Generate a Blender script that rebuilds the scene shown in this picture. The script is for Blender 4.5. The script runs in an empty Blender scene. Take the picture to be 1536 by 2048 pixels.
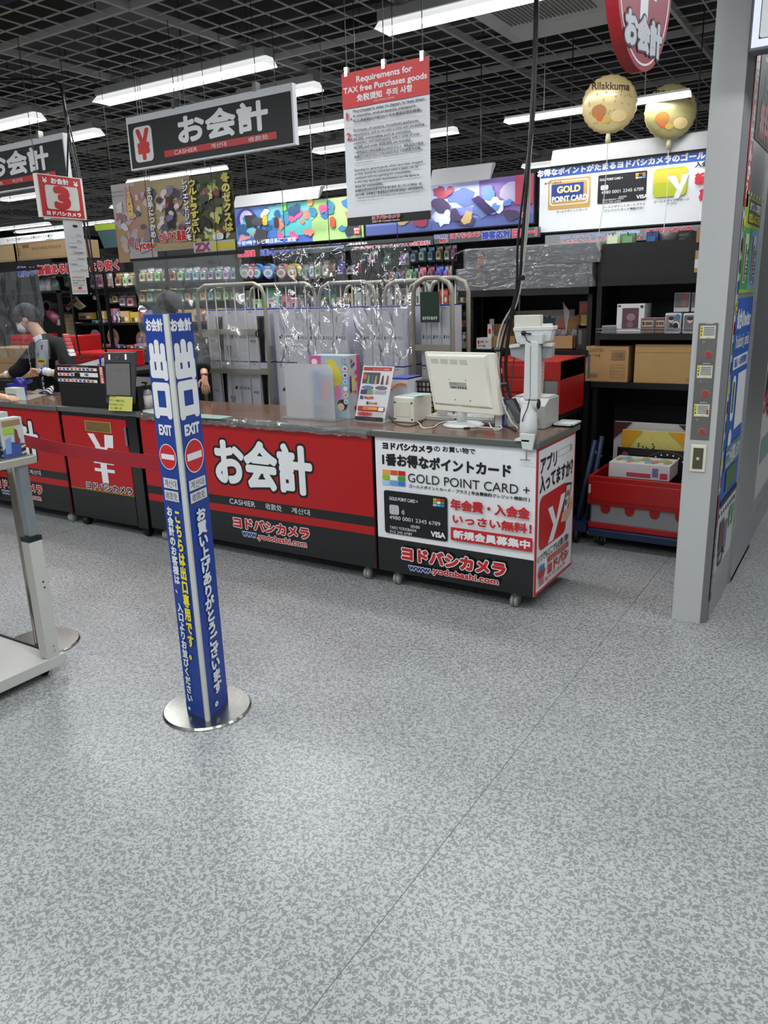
import bpy, bmesh, math, random
from mathutils import Vector, Matrix
random.seed(7)
C = bpy.context.scene.collection
PI = math.pi
# ------------------------------------------------------------------ camera
FPX, ROLL, PIT, YAW, CH = 1553.0, math.radians(-1.85), math.radians(15.6), math.radians(32.45), 1.5
def _rx(a): c, s = math.cos(a), math.sin(a); return Matrix(((1,0,0),(0,c,-s),(0,s,c)))
def _ry(a): c, s = math.cos(a), math.sin(a); return Matrix(((c,0,s),(0,1,0),(-s,0,c)))
def _rz(a): c, s = math.cos(a), math.sin(a); return Matrix(((c,-s,0),(s,c,0),(0,0,1)))
RB = _rz(ROLL) @ _rx(PIT) @ _ry(YAW) @ Matrix(((1,0,0),(0,0,-1),(0,1,0)))   # world -> (right, down, forward)
EYE = Vector((0, 0, CH))
cam_d = bpy.data.cameras.new('camera'); cam = bpy.data.objects.new('camera', cam_d); C.objects.link(cam)
W2 = RB.transposed()
cam.matrix_world = Matrix.Translation(EYE) @ Matrix((W2.col[0], -W2.col[1], -W2.col[2])).transposed().to_4x4()
cam_d.sensor_fit = 'VERTICAL'; cam_d.sensor_height = 32; cam_d.lens = FPX * 32 / 2048
cam_d.clip_start = 0.05; cam_d.clip_end = 100
bpy.context.scene.camera = cam
# ------------------------------------------------------------------ world and exposure
S = bpy.context.scene
wd = bpy.data.worlds.new('world'); S.world = wd; wd.use_nodes = True
wd.node_tree.nodes['Background'].inputs[0].default_value = (0.90, 0.95, 1.0, 1)
wd.node_tree.nodes['Background'].inputs[1].default_value = 0.24
S.view_settings.view_transform = 'Standard'; S.view_settings.look = 'None'
S.view_settings.exposure = 0.28; S.view_settings.gamma = 1.0; S.view_settings.use_curve_mapping = False
LAMP_W = 17.0       # watts of one twin tube fitting
TUBE_E = 5.0
# points on real planes of the room found along the sight line of the photograph
def ray(px, py): return W2 @ Vector(((px-768)/FPX, (py-1024)/FPX, 1.0))
def PZ(px, py, z): d = ray(px, py); return EYE + d*((z-CH)/d.z)
def PY(px, py, y): d = ray(px, py); return EYE + d*(y/d.y)
def PX(px, py, x): d = ray(px, py); return EYE + d*(x/d.x)

# ------------------------------------------------------------------ materials
def lin(c): 
    c /= 255.0
    return c/12.92 if c <= 0.04045 else ((c+0.055)/1.055)**2.4
MC = {}
def M(r, g, b, rough=0.5, metal=0.0, emit=0.0, var=0.04, bump=0.0, scale=40.0, coat=0.0):
    k = (r, g, b, rough, metal, emit, var, bump, scale, coat)
    if k in MC: return MC[k]
    m = bpy.data.materials.new('surface'); m.use_nodes = True
    nt = m.node_tree; p = nt.nodes['Principled BSDF']
    col = (lin(r), lin(g), lin(b), 1)
    p.inputs['Base Color'].default_value = col
    p.inputs['Roughness'].default_value = rough; p.inputs['Metallic'].default_value = metal
    if coat: p.inputs['Coat Weight'].default_value = coat
    if emit:
        p.inputs['Emission Color'].default_value = col; p.inputs['Emission Strength'].default_value = emit
    n = nt.nodes.new('ShaderNodeTexNoise'); n.inputs['Scale'].default_value = scale; n.inputs['Detail'].default_value = 3
    tc = nt.nodes.new('ShaderNodeTexCoord'); nt.links.new(tc.outputs['Object'], n.inputs['Vector'])
    if var and not emit:
        mx = nt.nodes.new('ShaderNodeMix'); mx.data_type = 'RGBA'
        mx.inputs[6].default_value = tuple(max(0, v*(1-var)) for v in col[:3])+(1,)
        mx.inputs[7].default_value = tuple(min(1, v*(1+var)) for v in col[:3])+(1,)
        nt.links.new(n.outputs['Fac'], mx.inputs[0]); nt.links.new(mx.outputs[2], p.inputs['Base Color'])
    if bump:
        bp = nt.nodes.new('ShaderNodeBump'); bp.inputs['Strength'].default_value = bump; bp.inputs['Distance'].default_value = 0.01
        nt.links.new(n.outputs['Fac'], bp.inputs['Height']); nt.links.new(bp.outputs['Normal'], p.inputs['Normal'])
    MC[k] = m; return m
def clear_mat(tint=(1,1,1), gloss=0.25, bump=0.4, scale=9.0, rough=0.05, haze=0.0, stretch=(1,1,1), dist=0.05):
    m = bpy.data.materials.new('clear_plastic'); m.use_nodes = True; nt = m.node_tree; nt.nodes.clear()
    out = nt.nodes.new('ShaderNodeOutputMaterial'); tr = nt.nodes.new('ShaderNodeBsdfTransparent'); tr.inputs[0].default_value = (*tint, 1)
    gl = nt.nodes.new('ShaderNodeBsdfGlossy'); gl.inputs['Roughness'].default_value = rough
    fr = nt.nodes.new('ShaderNodeFresnel'); fr.inputs[0].default_value = 1.45
    ad = nt.nodes.new('ShaderNodeMath'); ad.operation = 'MULTIPLY_ADD'; ad.inputs[1].default_value = 1.0; ad.inputs[2].default_value = gloss*0.2
    mx = nt.nodes.new('ShaderNodeMixShader'); n = nt.nodes.new('ShaderNodeTexNoise'); n.inputs['Scale'].default_value = scale; n.inputs['Detail'].default_value = 2
    n.inputs['Distortion'].default_value = 1.5
    tc = nt.nodes.new('ShaderNodeTexCoord'); mp = nt.nodes.new('ShaderNodeMapping'); mp.inputs['Scale'].default_value = stretch
    bp = nt.nodes.new('ShaderNodeBump'); bp.inputs['Strength'].default_value = bump; bp.inputs['Distance'].default_value = dist
    L = nt.links.new
    L(tc.outputs['Object'], mp.inputs[0]); L(mp.outputs[0], n.inputs['Vector']); L(n.outputs['Fac'], bp.inputs['Height'])
    L(bp.outputs['Normal'], gl.inputs['Normal']); L(bp.outputs['Normal'], fr.inputs['Normal']); L(fr.outputs[0], ad.inputs[0]); L(ad.outputs[0], mx.inputs[0])
    if haze:
        df = nt.nodes.new('ShaderNodeBsdfDiffuse'); df.inputs[0].default_value = (0.75, 0.78, 0.8, 1)
        m2 = nt.nodes.new('ShaderNodeMixShader'); m2.inputs[0].default_value = haze
        L(tr.outputs[0], m2.inputs[1]); L(df.outputs[0], m2.inputs[2]); L(m2.outputs[0], mx.inputs[1])
    else: L(tr.outputs[0], mx.inputs[1])
    L(gl.outputs[0], mx.inputs[2]); L(mx.outputs[0], out.inputs[0])
    return m
def floor_mat():
    m = bpy.data.materials.new('speckled_vinyl'); m.use_nodes = True; nt = m.node_tree; p = nt.nodes['Principled BSDF']; L = nt.links.new
    tc = nt.nodes.new('ShaderNodeTexCoord')
    a = nt.nodes.new('ShaderNodeTexNoise'); a.inputs['Scale'].default_value = 96; a.inputs['Detail'].default_value = 1.5; a.inputs['Distortion'].default_value = 1.1
    r = nt.nodes.new('ShaderNodeValToRGB'); r.color_ramp.elements[0].position = 0.42; r.color_ramp.elements[1].position = 0.56
    r.color_ramp.elements[0].color = (lin(117), lin(122), lin(124), 1); r.color_ramp.elements[1].color = (lin(167), lin(169), lin(168), 1)
    b = nt.nodes.new('ShaderNodeTexNoise'); b.inputs['Scale'].default_value = 2.2; b.inputs['Detail'].default_value = 4
    r2 = nt.nodes.new('ShaderNodeValToRGB'); r2.color_ramp.elements[0].position = 0.3; r2.color_ramp.elements[1].position = 0.7
    r2.color_ramp.elements[0].color = (0.90, 0.90, 0.90, 1); r2.color_ramp.elements[1].color = (1.06, 1.06, 1.07, 1)
    mx = nt.nodes.new('ShaderNodeMix'); mx.data_type = 'RGBA'; mx.blend_type = 'MULTIPLY'; mx.inputs[0].default_value = 1
    L(tc.outputs['Object'], a.inputs['Vector']); L(tc.outputs['Object'], b.inputs['Vector'])
    L(a.outputs['Fac'], r.inputs[0]); L(b.outputs['Fac'], r2.inputs[0]); L(r.outputs[0], mx.inputs[6]); L(r2.outputs[0], mx.inputs[7]); L(mx.outputs[2], p.inputs['Base Color'])
    p.inputs['Roughness'].default_value = 0.33; p.inputs['Specular IOR Level'].default_value = 0.4
    bp = nt.nodes.new('ShaderNodeBump'); bp.inputs['Strength'].default_value = 0.12; bp.inputs['Distance'].default_value = 0.002
    L(a.outputs['Fac'], bp.inputs['Height']); L(bp.outputs[0], p.inputs['Normal'])
    return m

WHITE = M(225,227,228,0.45); BLACK = M(14,14,15,0.35); DARK = M(24,25,27,0.5); GREYP = M(120,122,124,0.5); STEEL = M(150,150,147,0.28,1.0,var=0.08,scale=8)
RED = M(172,22,26,0.28); CHROME = M(200,200,200,0.15,1.0)

# ------------------------------------------------------------------ mesh builder
ORG = {}
class MB:
    def __init__(s): s.v = []; s.f = []
    def add(s, vs, fs):
        n = len(s.v); s.v += [Vector(v) for v in vs]; s.f += [tuple(i+n for i in f) for f in fs]; return s
    def box(s, x0, x1, y0, y1, z0, z1):
        return s.add([(x0,y0,z0),(x1,y0,z0),(x1,y1,z0),(x0,y1,z0),(x0,y0,z1),(x1,y0,z1),(x1,y1,z1),(x0,y1,z1)],
                     [(0,3,2,1),(4,5,6,7),(0,1,5,4),(1,2,6,5),(2,3,7,6),(3,0,4,7)])
    def slab(s, q, d):      # q: four points, d: depth vector
        q = [Vector(p) for p in q]; d = Vector(d); n = len(q)
        s.add(q+[p+d for p in q], [tuple(range(n)), tuple(range(2*n-1, n-1, -1))]+[(i, i+n, (i+1)%n+n, (i+1)%n) for i in range(n)]); return s
    def quad(s, *q): return s.add(q, [tuple(range(len(q)))])
    def cyl(s, a, b, r, r2=None, n=12, caps=True):
        a = Vector(a); b = Vector(b); r2 = r if r2 is None else r2
        d = (b-a).normalized(); u = d.orthogonal().normalized(); w = d.cross(u); k = len(s.v)
        for p, rr in ((a, r), (b, r2)):
            for i in range(n): t = 2*PI*i/n; s.v.append(p+(u*math.cos(t)+w*math.sin(t))*rr)
        for i in range(n): j = (i+1) % n; s.f.append((k+i, k+j, k+n+j, k+n+i))
        if caps: s.f.append(tuple(k+n-1-i for i in range(n))); s.f.append(tuple(k+n+i for i in range(n)))
        return s
    def tube(s, pts, r, n=6, smooth=0):
        pts = [Vector(p) for p in pts]
        if smooth:
            o = []
            for i in range(len(pts)-1):
                p0 = pts[max(i-1,0)]; p1 = pts[i]; p2 = pts[i+1]; p3 = pts[min(i+2,len(pts)-1)]
                for k in range(smooth):
                    t = k/smooth
                    o.append(0.5*((2*p1)+(p2-p0)*t+(2*p0-5*p1+4*p2-p3)*t*t+(3*p1-p0-3*p2+p3)*t**3))
            pts = o+[pts[-1]]
        k = len(s.v); u = None
        for i, p in enumerate(pts):
            d = (pts[min(i+1,len(pts)-1)]-pts[max(i-1,0)]).normalized()
            u = d.orthogonal().normalized() if u is None else (u-d*u.dot(d)).normalized()
            w = d.cross(u)
            for j in range(n): t = 2*PI*j/n; s.v.append(p+(u*math.cos(t)+w*math.sin(t))*r)
        m = len(pts)
        for i in range(m-1):
            for j in range(n): j2 = (j+1) % n; s.f.append((k+i*n+j, k+i*n+j2, k+(i+1)*n+j2, k+(i+1)*n+j))
        s.f.append(tuple(k+n-1-j for j in range(n))); s.f.append(tuple(k+(m-1)*n+j for j in range(n)))
        return s
    def lathe(s, prof, c, n=24, axis=(0,0,1)):
        c = Vector(c); ax = Vector(axis).normalized(); u = ax.orthogonal().normalized(); w = ax.cross(u); k = len(s.v)
        for r, h in prof:
            for i in range(n): t = 2*PI*i/n; s.v.append(c+ax*h+(u*math.cos(t)+w*math.sin(t))*r)
        for a in range(len(prof)-1):
            for i in range(n): j = (i+1) % n; s.f.append((k+a*n+i, k+a*n+j, k+(a+1)*n+j, k+(a+1)*n+i))
        s.f.append(tuple(k+n-1-i for i in range(n))); s.f.append(tuple(k+(len(prof)-1)*n+i for i in range(n)))
        return s
    def ball(s, c, r, n=12, m=8, sc=(1,1,1)):
        c = Vector(c); k = len(s.v)
        for i in range(1, m):
            for j in range(n):
                a = PI*i/m; b = 2*PI*j/n
                s.v.append(c+Vector((math.sin(a)*math.cos(b)*r*sc[0], math.sin(a)*math.sin(b)*r*sc[1], math.cos(a)*r*sc[2])))
        for i in range(m-2):
            for j in range(n): j2 = (j+1) % n; s.f.append((k+i*n+j, k+(i+1)*n+j, k+(i+1)*n+j2, k+i*n+j2))
        s.v.append(c+Vector((0,0,r*sc[2]))); t = len(s.v)-1; s.v.append(c-Vector((0,0,r*sc[2])))
        for j in range(n):
            j2 = (j+1) % n; s.f.append((t, k+j, k+j2)); s.f.append((t+1, k+(m-2)*n+j2, k+(m-2)*n+j))
        return s
    def build(s, name, mat, parent=None, smooth=False, bevel=0, keep=False):
        me = bpy.data.meshes.new(name)
        if parent is None and not keep:
            xs = [v.x for v in s.v]; ys = [v.y for v in s.v]; zs = [v.z for v in s.v]
            org = Vector(((min(xs)+max(xs))/2, (min(ys)+max(ys))/2, min(zs)))
        else: org = ORG[parent.name] if parent is not None else Vector((0,0,0))
        me.from_pydata([v-org for v in s.v], [], s.f); me.update()
        bm = bmesh.new(); bm.from_mesh(me)
        if not getattr(s, 'flat', False): bmesh.ops.recalc_face_normals(bm, faces=bm.faces)
        bm.to_mesh(me); bm.free()
        o = bpy.data.objects.new(name, me); C.objects.link(o); me.materials.append(mat)
        if smooth:
            for p in me.polygons: p.use_smooth = True
        if parent is not None: o.parent = parent
        elif not keep: o.location = org
        ORG[o.name] = org
        if bevel:
            b = o.modifiers.new('bevel', 'BEVEL'); b.width = bevel; b.segments = 2; b.limit_method = 'ANGLE'; b.angle_limit = 0.6
        return o
def B(*a): return MB().box(*a)
def tag(o, label=None, cat=None, group=None, kind=None):
    if label: o['label'] = label
    if cat: o['category'] = cat
    if group: o['group'] = group
    if kind: o['kind'] = kind
    return o
def thing(name, loc, label, cat, group=None):
    o = bpy.data.objects.new(name, None); C.objects.link(o); o.location = loc; o.empty_display_size = 0.05
    ORG[o.name] = Vector(loc); return tag(o, label, cat, group)
def copy_tree(o, delta, label=None, group=None):
    def rec(s, par):
        c = s.copy(); C.objects.link(c)
        if par is not None: c.parent = par
        for ch in s.children: rec(ch, c)
        return c
    c = rec(o, None); c.location = o.location+Vector(delta); ORG[c.name] = Vector(c.location)
    if label: c['label'] = label
    if group: c['group'] = group
    return c

# ------------------------------------------------------------------ print (lettering and flat graphics) on real planes
TX = {}
def text_mesh(s, lead=1.0):
    k = (s, lead)
    if k in TX: return TX[k]
    c = bpy.data.curves.new('t', 'FONT'); c.body = s; c.size = 1; c.resolution_u = 4; c.fill_mode = 'FRONT'; c.align_x = 'CENTER'; c.space_line = lead
    o = bpy.data.objects.new('t', c); m = o.to_mesh()
    v = [(p.co.x, p.co.y) for p in m.vertices]; f = [tuple(p.vertices) for p in m.polygons]
    o.to_mesh_clear(); bpy.data.objects.remove(o); bpy.data.curves.remove(c)
    x0 = min(a[0] for a in v); x1 = max(a[0] for a in v); y0 = min(a[1] for a in v); y1 = max(a[1] for a in v)
    TX[k] = (v, f, x0, x1, y0, y1); return TX[k]
class Pr:
    """flat print on a plane: origin o, unit u (right), unit v (up)"""
    def __init__(s, o, u, v, parent, conv=None, step=0.0003):
        s.o = Vector(o); s.u = Vector(u).normalized(); s.v = Vector(v).normalized(); s.n = s.u.cross(s.v).normalized()
        s.parent = parent; s.d = step; s.step = step; s.items = {}; s.conv = conv
    def uv(s, px, py):
        if s.conv: px, py = s.conv(px, py)
        d = ray(px, py); t = (s.o-EYE).dot(s.n)/d.dot(s.n); q = EYE+d*t-s.o
        return q.dot(s.u), q.dot(s.v)
    def at(s, a, b): return s.o+s.u*a+s.v*b+s.n*s.d
    def put(s, pts, faces, mat, name):
        k = (mat.name, name); mb = s.items.setdefault(k, (MB(), mat))[0]; mb.flat = True
        mb.add([s.at(*p) for p in pts], faces)
    def poly(s, pts, mat, name='printed_shape', raw=False):
        q = pts if raw else [s.uv(*p) for p in pts]
        a = sum(q[i][0]*q[(i+1)%len(q)][1]-q[(i+1)%len(q)][0]*q[i][1] for i in range(len(q)))
        if a < 0: q = q[::-1]
        s.put(q, [tuple(range(len(q)))], mat, name); s.d += s.step; return s
    def box_of(s, c): return (*s.uv(c[0], c[1]), *s.uv(c[2], c[3]))
    def rect(s, bx, by, tx, ty, mat, r=0, raw=False, name='printed_shape'):
        a, b, c, d = (bx, by, tx, ty) if raw else s.box_of((bx, by, tx, ty))
        if a > c: a, c = c, a
        if b > d: b, d = d, b
        if not r: q = [(a,b),(c,b),(c,d),(a,d)]
        else:
            r *= min(c-a, d-b); q = []
            for cx, cy, t0 in ((c-r,b+r,-90),(c-r,d-r,0),(a+r,d-r,90),(a+r,b+r,180)):
                for k in range(5): t = math.radians(t0+k*22.5); q.append((cx+r*math.cos(t), cy+r*math.sin(t)))
        return s.poly(q, mat, name, raw=True)
    def ell(s, cx, cy, ru, rv, mat, n=28, raw=False, name='printed_shape'):
        a, b = (cx, cy) if raw else s.uv(cx, cy)
        return s.poly([(a+ru*math.cos(2*PI*i/n), b+rv*math.sin(2*PI*i/n)) for i in range(n)], mat, name, raw=True)
    def text(s, t, bx, by, tx, ty, mat, bold=0.0, out=None, raw=False, vert=False, lead=1.0):
        a, b, c, d = (bx, by, tx, ty) if raw else s.box_of((bx, by, tx, ty))
        if vert: t = '\n'.join(t)
        s.k = getattr(s, 'k', 0)+1; tn = 'lettering|%d' % s.k
        v, f, x0, x1, y0, y1 = text_mesh(t, lead)
        sx = (c-a)/(x1-x0); sy = (d-b)/(y1-y0)
        em = min(abs(sx), abs(sy))
        def lay(rad, m, n, dz=0):
            offs = [(0, 0)]+([(rad*em*math.cos(2*PI*i/n), rad*em*math.sin(2*PI*i/n)) for i in range(n)] if rad else [])
            for ox, oy in offs:
                s.put([(a+(p[0]-x0)*sx+ox, b+(p[1]-y0)*sy+oy) for p in v], f, m, tn)
                s.d += s.step/20
            s.d += s.step
        if out: lay(out[1], out[0], 20)
        lay(bold, mat, 12 if bold >= 0.045 else (6 if bold > 0.03 else 4))
        return s
    def flush(s):
        for (k, name), (mb, mat) in s.items.items(): mb.build(name.split('|')[0], mat, s.parent)
        s.items = {}
def cf(ox, oy, sc): return lambda x, y: (ox+x/sc, oy+y/sc)
XU = (1,0,0); ZU = (0,0,1)
INK = M(20,20,22,0.5); PW = M(228,230,232,0.4); PR_ = M(190,28,34,0.4); PB = M(28,70,165,0.4); PY_ = M(235,215,40,0.4); LGREY = M(205,207,208,0.5)

# ================================================================== structure
fl = MB(); fl.add([(-22,-4,0),(6,-4,0),(6,18,0),(-22,18,0)], [(0,1,2,3)])
floor = fl.build('floor', floor_mat(), keep=True); tag(floor, kind='structure')
seam = M(96,100,103,0.6)
for xx in (-0.885, -2.70-1.9, 0.95): MB().box(xx-0.0011, xx+0.0011, -3.9, 9, -0.001, 0.0006).build('floor_seam', seam, floor)
MB().box(-0.885, -0.68, 3.40, 3.4025, -0.001, 0.0006).build('floor_seam', seam, floor)
# dark void above the open grid
slab = B(-22,6,-4,18,4.3,4.4).build('ceiling', M(92,92,90,0.9,bump=0.3,scale=3), keep=True); tag(slab, kind='structure')
dk = M(88,86,82,0.85); dk2 = M(104,102,98,0.7)
for i in range(9): B(-21,5,-1.0+i*2.1,-0.85+i*2.1,3.95,4.3).build('roof_beam', dk, slab)
for i in range(7): B(-20+i*3.7,-19.8+i*3.7,-3,17,3.6,3.78).build('cable_tray', dk2, slab)
for i, (x, y) in enumerate([(-9,2.5),(-6.5,5.5),(-3.4,3.4),(-1.6,7.2),(-12,7)]): B(x,x+2.4,y,y+0.55,3.45,3.8).build('air_duct', M(88,88,84,0.6), slab)
for i in range(9):
    y = 0.8+i*1.35; MB().cyl((-20,y,3.38+0.05*(i%3)),(5,y+0.3,3.38+0.05*(i%3)),0.03 if i%2 else 0.045,n=8).build('pipe', M(26,38,60,0.5) if i in (2,5) else M(72,72,70,0.6), slab)
for i in range(40):
    x = random.uniform(-12, 1); y = random.uniform(1, 10); MB().cyl((x,y,3.0),(x,y,4.2),0.006,n=5).build('hanger_rod', M(60,60,60,0.6), slab)
B(-22,6,17.9,18,0,4.3).build('wall_back', M(60,60,62,0.8), keep=True)['kind'] = 'structure'
B(-22,-21.9,-4,18,0,4.3).build('wall_left', M(70,70,72,0.8), keep=True)['kind'] = 'structure'
# open grid
GZ, P = 3.0, 1.176/7
grid = thing('ceiling_grid', (-6,6,GZ), None, None); grid['kind'] = 'structure'
gm = M(176,174,170,0.55); gm2 = M(168,166,162,0.5)
X0, Y0 = -4.744, 3.27
thin = MB()
for i in range(-62, 50):
    x = X0+i*P
    if i % 7: thin.box(x-0.0028,x+0.0028,0.3,15.9,GZ,GZ+0.007)
for j in range(-17, 75):
    y = Y0+j*P
    if j % 7: thin.box(-15,3.5,y-0.0028,y+0.0028,GZ,GZ+0.007)
t_ = thin.build('grid_lath', gm, grid); t_['kind'] = 'stuff'
for i in range(-9, 8):
    x = X0+i*7*P; B(x-0.011,x+0.011,0.3,15.9,GZ-0.012,GZ+0.03).build('main_bar', gm2, grid)
for j in range(-2, 11):
    y = Y0+j*7*P; B(-15,3.5,y-0.011,y+0.011,GZ-0.010,GZ+0.028).build('main_bar', gm2, grid)

# ================================================================== lights
LZ = 2.86
def fixture(x0, x1, y, z, label, power=1.0, h=1.0):
    w = .075*h; q = .03*h
    t = thing('fluorescent_light', ((x0+x1)/2, y, z), label, 'ceiling light', 'fluorescent ceiling lights')
    for xx in (x0+0.25, x1-0.25): MB().cyl((xx,y,z+0.08*h),(xx,y,3.0),0.003,n=5).build('suspension_rod', M(120,120,120,0.4), t)
    B(x0,x1,y-0.045*h,y+0.045*h,z+0.055*h,z+(0.10 if h == 1 else .04)).build('housing', M(150,150,148,0.5), t)
    rf = MB()
    rf.slab([(x0,y-q,z+0.055*h),(x0,y-w,z+0.012*h),(x0,y-w+0.004*h,z+0.008*h),(x0,y-0.026*h,z+0.048*h)], (x1-x0,0,0))
    rf.slab([(x0,y+q,z+0.055*h),(x0,y+w,z+0.012*h),(x0,y+w-0.004*h,z+0.008*h),(x0,y+0.026*h,z+0.048*h)], (x1-x0,0,0))
    rf.box(x0,x1,y-q,y+q,z+0.048*h,z+0.055*h)
    for xx, dx in ((x0, -0.001), (x1, 0.001)):
        rf.slab([(xx,y-q,z+0.055*h),(xx,y-w,z+0.012*h),(xx,y+w,z+0.012*h),(xx,y+q,z+0.055*h)], (dx,0,0))
    rf.build('emissive_reflector', M(235,236,236,0.4,emit=0.7), t)  # wings emit a little themselves, standing in for tube light on them
    MB().cyl((x0+0.03,y,z+0.022*h),(x1-0.03,y,z+0.022*h),0.016*h,n=8).build('tube', M(255,255,255,0.4,emit=TUBE_E), t)
    ld = bpy.data.lights.new('lamp', 'AREA'); ld.shape = 'RECTANGLE'; ld.size = x1-x0-0.06; ld.size_y = 0.10*h; ld.energy = LAMP_W*power; ld.color = (0.965, 0.99, 1.0)
    lo = bpy.data.objects.new('lamp', ld); C.objects.link(lo); lo.parent = t; lo.location = (0, 0, 0.002)
    return t
def fx(a, b, label, z=LZ, y=None, power=1.0):
    if y is None:
        A = PZ(*a, z); Bp = PZ(*b, z); yy = (A.y+Bp.y)/2
    else: A = PY(*a, y); Bp = PY(*b, y); yy = y; z = (A.z+Bp.z)/2
    return fixture(A.x, Bp.x, yy, z, label, power, 1.0 if y is None else .55)
fx((205,212),(537,132), 'long white fluorescent light above the left part of the cashier sign')
fixture(-2.49, -0.95, 4.05, LZ, 'long white fluorescent light at the top edge, above the tax free sign')
fx((480,212),(637,182), 'white fluorescent light half hidden behind the cashier sign, its lit end showing at the right')
fx((-160,292),(86,242), 'white fluorescent light over the left cashier sign, nearest the left edge')
fx((60,300),(192,270), 'white fluorescent light whose end shows right of the left cashier sign')
fx((585,278),(800,228), 'white fluorescent light running behind the tax free sign from its left')
fx((635,310),(908,266), 'white fluorescent light passing behind the lower half of the tax free sign')
fx((1012,250),(1380,192), 'long white fluorescent light behind the left foil balloon', y=5.0, power=0.15)
fx((5,404),(140,385), 'small white fluorescent light left of the number 3 sign')
fx((-60,470),(90,450), 'far fluorescent light low at the left edge, upper of the distant ones')
fx((45,468),(215,445), 'far fluorescent light directly beside the hanging price paper')
fx((258,367),(452,340), 'slim fluorescent light just above the three posters', y=5.6, power=0.4)
for (x, y, w_) in [(-6.5,1.6,'left of the picture, over the far end of the red counters'),(-4.4,1.6,'over the aisle in front of the red cabinet'),(-2.3,1.6,'directly above the blue exit post'),(-0.2,1.4,'above the open floor before the pillar'),
        (-5.5,-0.6,'far behind the left shoulder of the photographer'),(-3.2,-0.6,'behind the grey cart'),(-0.9,-0.6,'straight behind the photographer'),(1.4,-0.6,'behind the right shoulder of the photographer'),
        (-4.4,0.5,'left of the grey cart'),(0.6,3.2,'over the aisle right of the grey pillar'),(0.6,5.6,'over the far end of the poster wall aisle'),(-7.6,3.4,'over the counter beyond the left edge'),(-8.6,5.95,'behind the dark left stock shelf'),
        (-9.2,8.4,'deep in the shop at the far left'),(-6.4,9.0,'deep in the shop behind the posters'),(-3.0,9.2,'deep in the shop behind the header banners'),(1.2,8.2,'deep in the aisle at the right'),(-1.0,0.4,'just over the photographer')]:
    fixture(x-0.77, x+0.77, y, LZ, 'added fluorescent light '+w_)  # further fittings beyond the visible ones, added to light the room

# ================================================================== checkout counters (fronts on y = 3.3)
YF, YBK, ZT, ZB = 3.30, 3.86, 0.842, 0.085
WOOD = M(112,82,66,0.22,var=0.18,scale=14,coat=0.3); EDGE = M(88,92,88,0.35); BLKP = M(18,20,21,0.3,coat=0.3)
def caster(t, x, y, mat=None, r=0.034):
    mat = mat or M(150,150,146,0.4)
    w = MB(); w.cyl((x-0.016,y,r),(x-0.004,y,r),r,n=16); w.cyl((x+0.004,y,r),(x+0.016,y,r),r,n=16); w.cyl((x-0.006,y,r),(x+0.006,y,r),r*0.5,n=10)
    c = w.build('caster', mat, t, True)
    MB().cyl((x,y-0.005,r*1.6),(x,y-0.005,ZB+0.004),0.011,n=8).add([], []).box(x-0.022,x+0.022,y-0.028,y+0.022,ZB-0.008,ZB+0.003).build('caster_fork', STEEL, c)
def counter(label, x0, x1, cas, gap=0.0, name='checkout_counter'):
    t = thing(name, ((x0+x1)/2, (YF+YBK)/2, 0), label, 'counter', 'checkout counters in a row')
    B(x0+gap,min(x1-gap,XW1),YF+0.004,YBK-0.02,ZB,ZT-0.034).build('body', BLKP, t)
    B(x0,x1,YF-0.022,YBK,ZT-0.034,ZT).build('worktop', EDGE, t, bevel=0.006)
    MB().quad((x0+0.008,YF-0.012,ZT+0.0006),(x1-0.008,YF-0.012,ZT+0.0006),(x1-0.008,YBK-0.01,ZT+0.0006),(x0+0.008,YBK-0.01,ZT+0.0006)).build('worktop_laminate', WOOD, t)
    for cx in cas: caster(t, cx, YF+0.05); caster(t, cx, YBK-0.06)
    return t
XW0, XW1, XR0, XC0, XL0 = -2.150, -1.268, -3.905, -4.70, -6.35
# white card counter --------------------------------------------------
c1 = counter('white counter at the right end with a black credit card printed on its front', XW0, XW1+0.02, (XW0+0.10, XW1-0.11), 0.006)
B(XW0+0.012,XW1,YF-0.002,YF+0.004,ZB,ZT-0.036).build('front_panel', PW, c1)
p = Pr((0,YF-0.002,0), XU, ZU, c1, cf(740,840,3.572))
p.rect(72,1062,1186,992, BLKP); 
zs = p.uv(200,850)[1]
p.items.clear(); p.d = p.step
p.rect(XW0+0.012, ZB, XW1, p.uv(600,905)[1], BLKP, raw=True)
p.text('ヨドバシカメラ', 93,205,440,185, INK, 0.06); p.text('の', 458,222,500,190, INK, 0.03); p.text('お買い物で', 520,226,752,200, INK, 0.03)
p.items.clear(); p.d = p.step*2
def row(pp, t, x0, yb0, x1, yt0, slope, mat, bold=0.0, out=None):
    """text on a line that runs along the counter: (x0, yb0) its lower left, yt0 the upper edge at x0; slope in the crop gives the right end"""
    a = pp.uv(x0, yb0); b = pp.uv(x1, yb0+(x1-x0)*slope); h = pp.uv(x0, yt0)[1]
    pp.text(t, a[0], a[1], b[0], h, mat, bold, out, raw=True)
p.rect(XW0+0.012, ZB, XW1, p.uv(72,832)[1], BLKP, raw=True)
row(p,'ヨドバシカメラ',93,204,445,158,.085,INK,0.07); row(p,'の',458,222,500,188,.085,INK,.03); row(p,'お買い物で',520,226,752,186,.085,INK,0.03)
row(p,'1番お得なポイントカード',93,318,1005,236,.07,INK,0.05)
cols = [(228,160,50),(205,88,32),(190,34,34),(140,185,40),None,(78,150,50),(165,200,225),(95,160,215),(55,120,195)]
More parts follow.
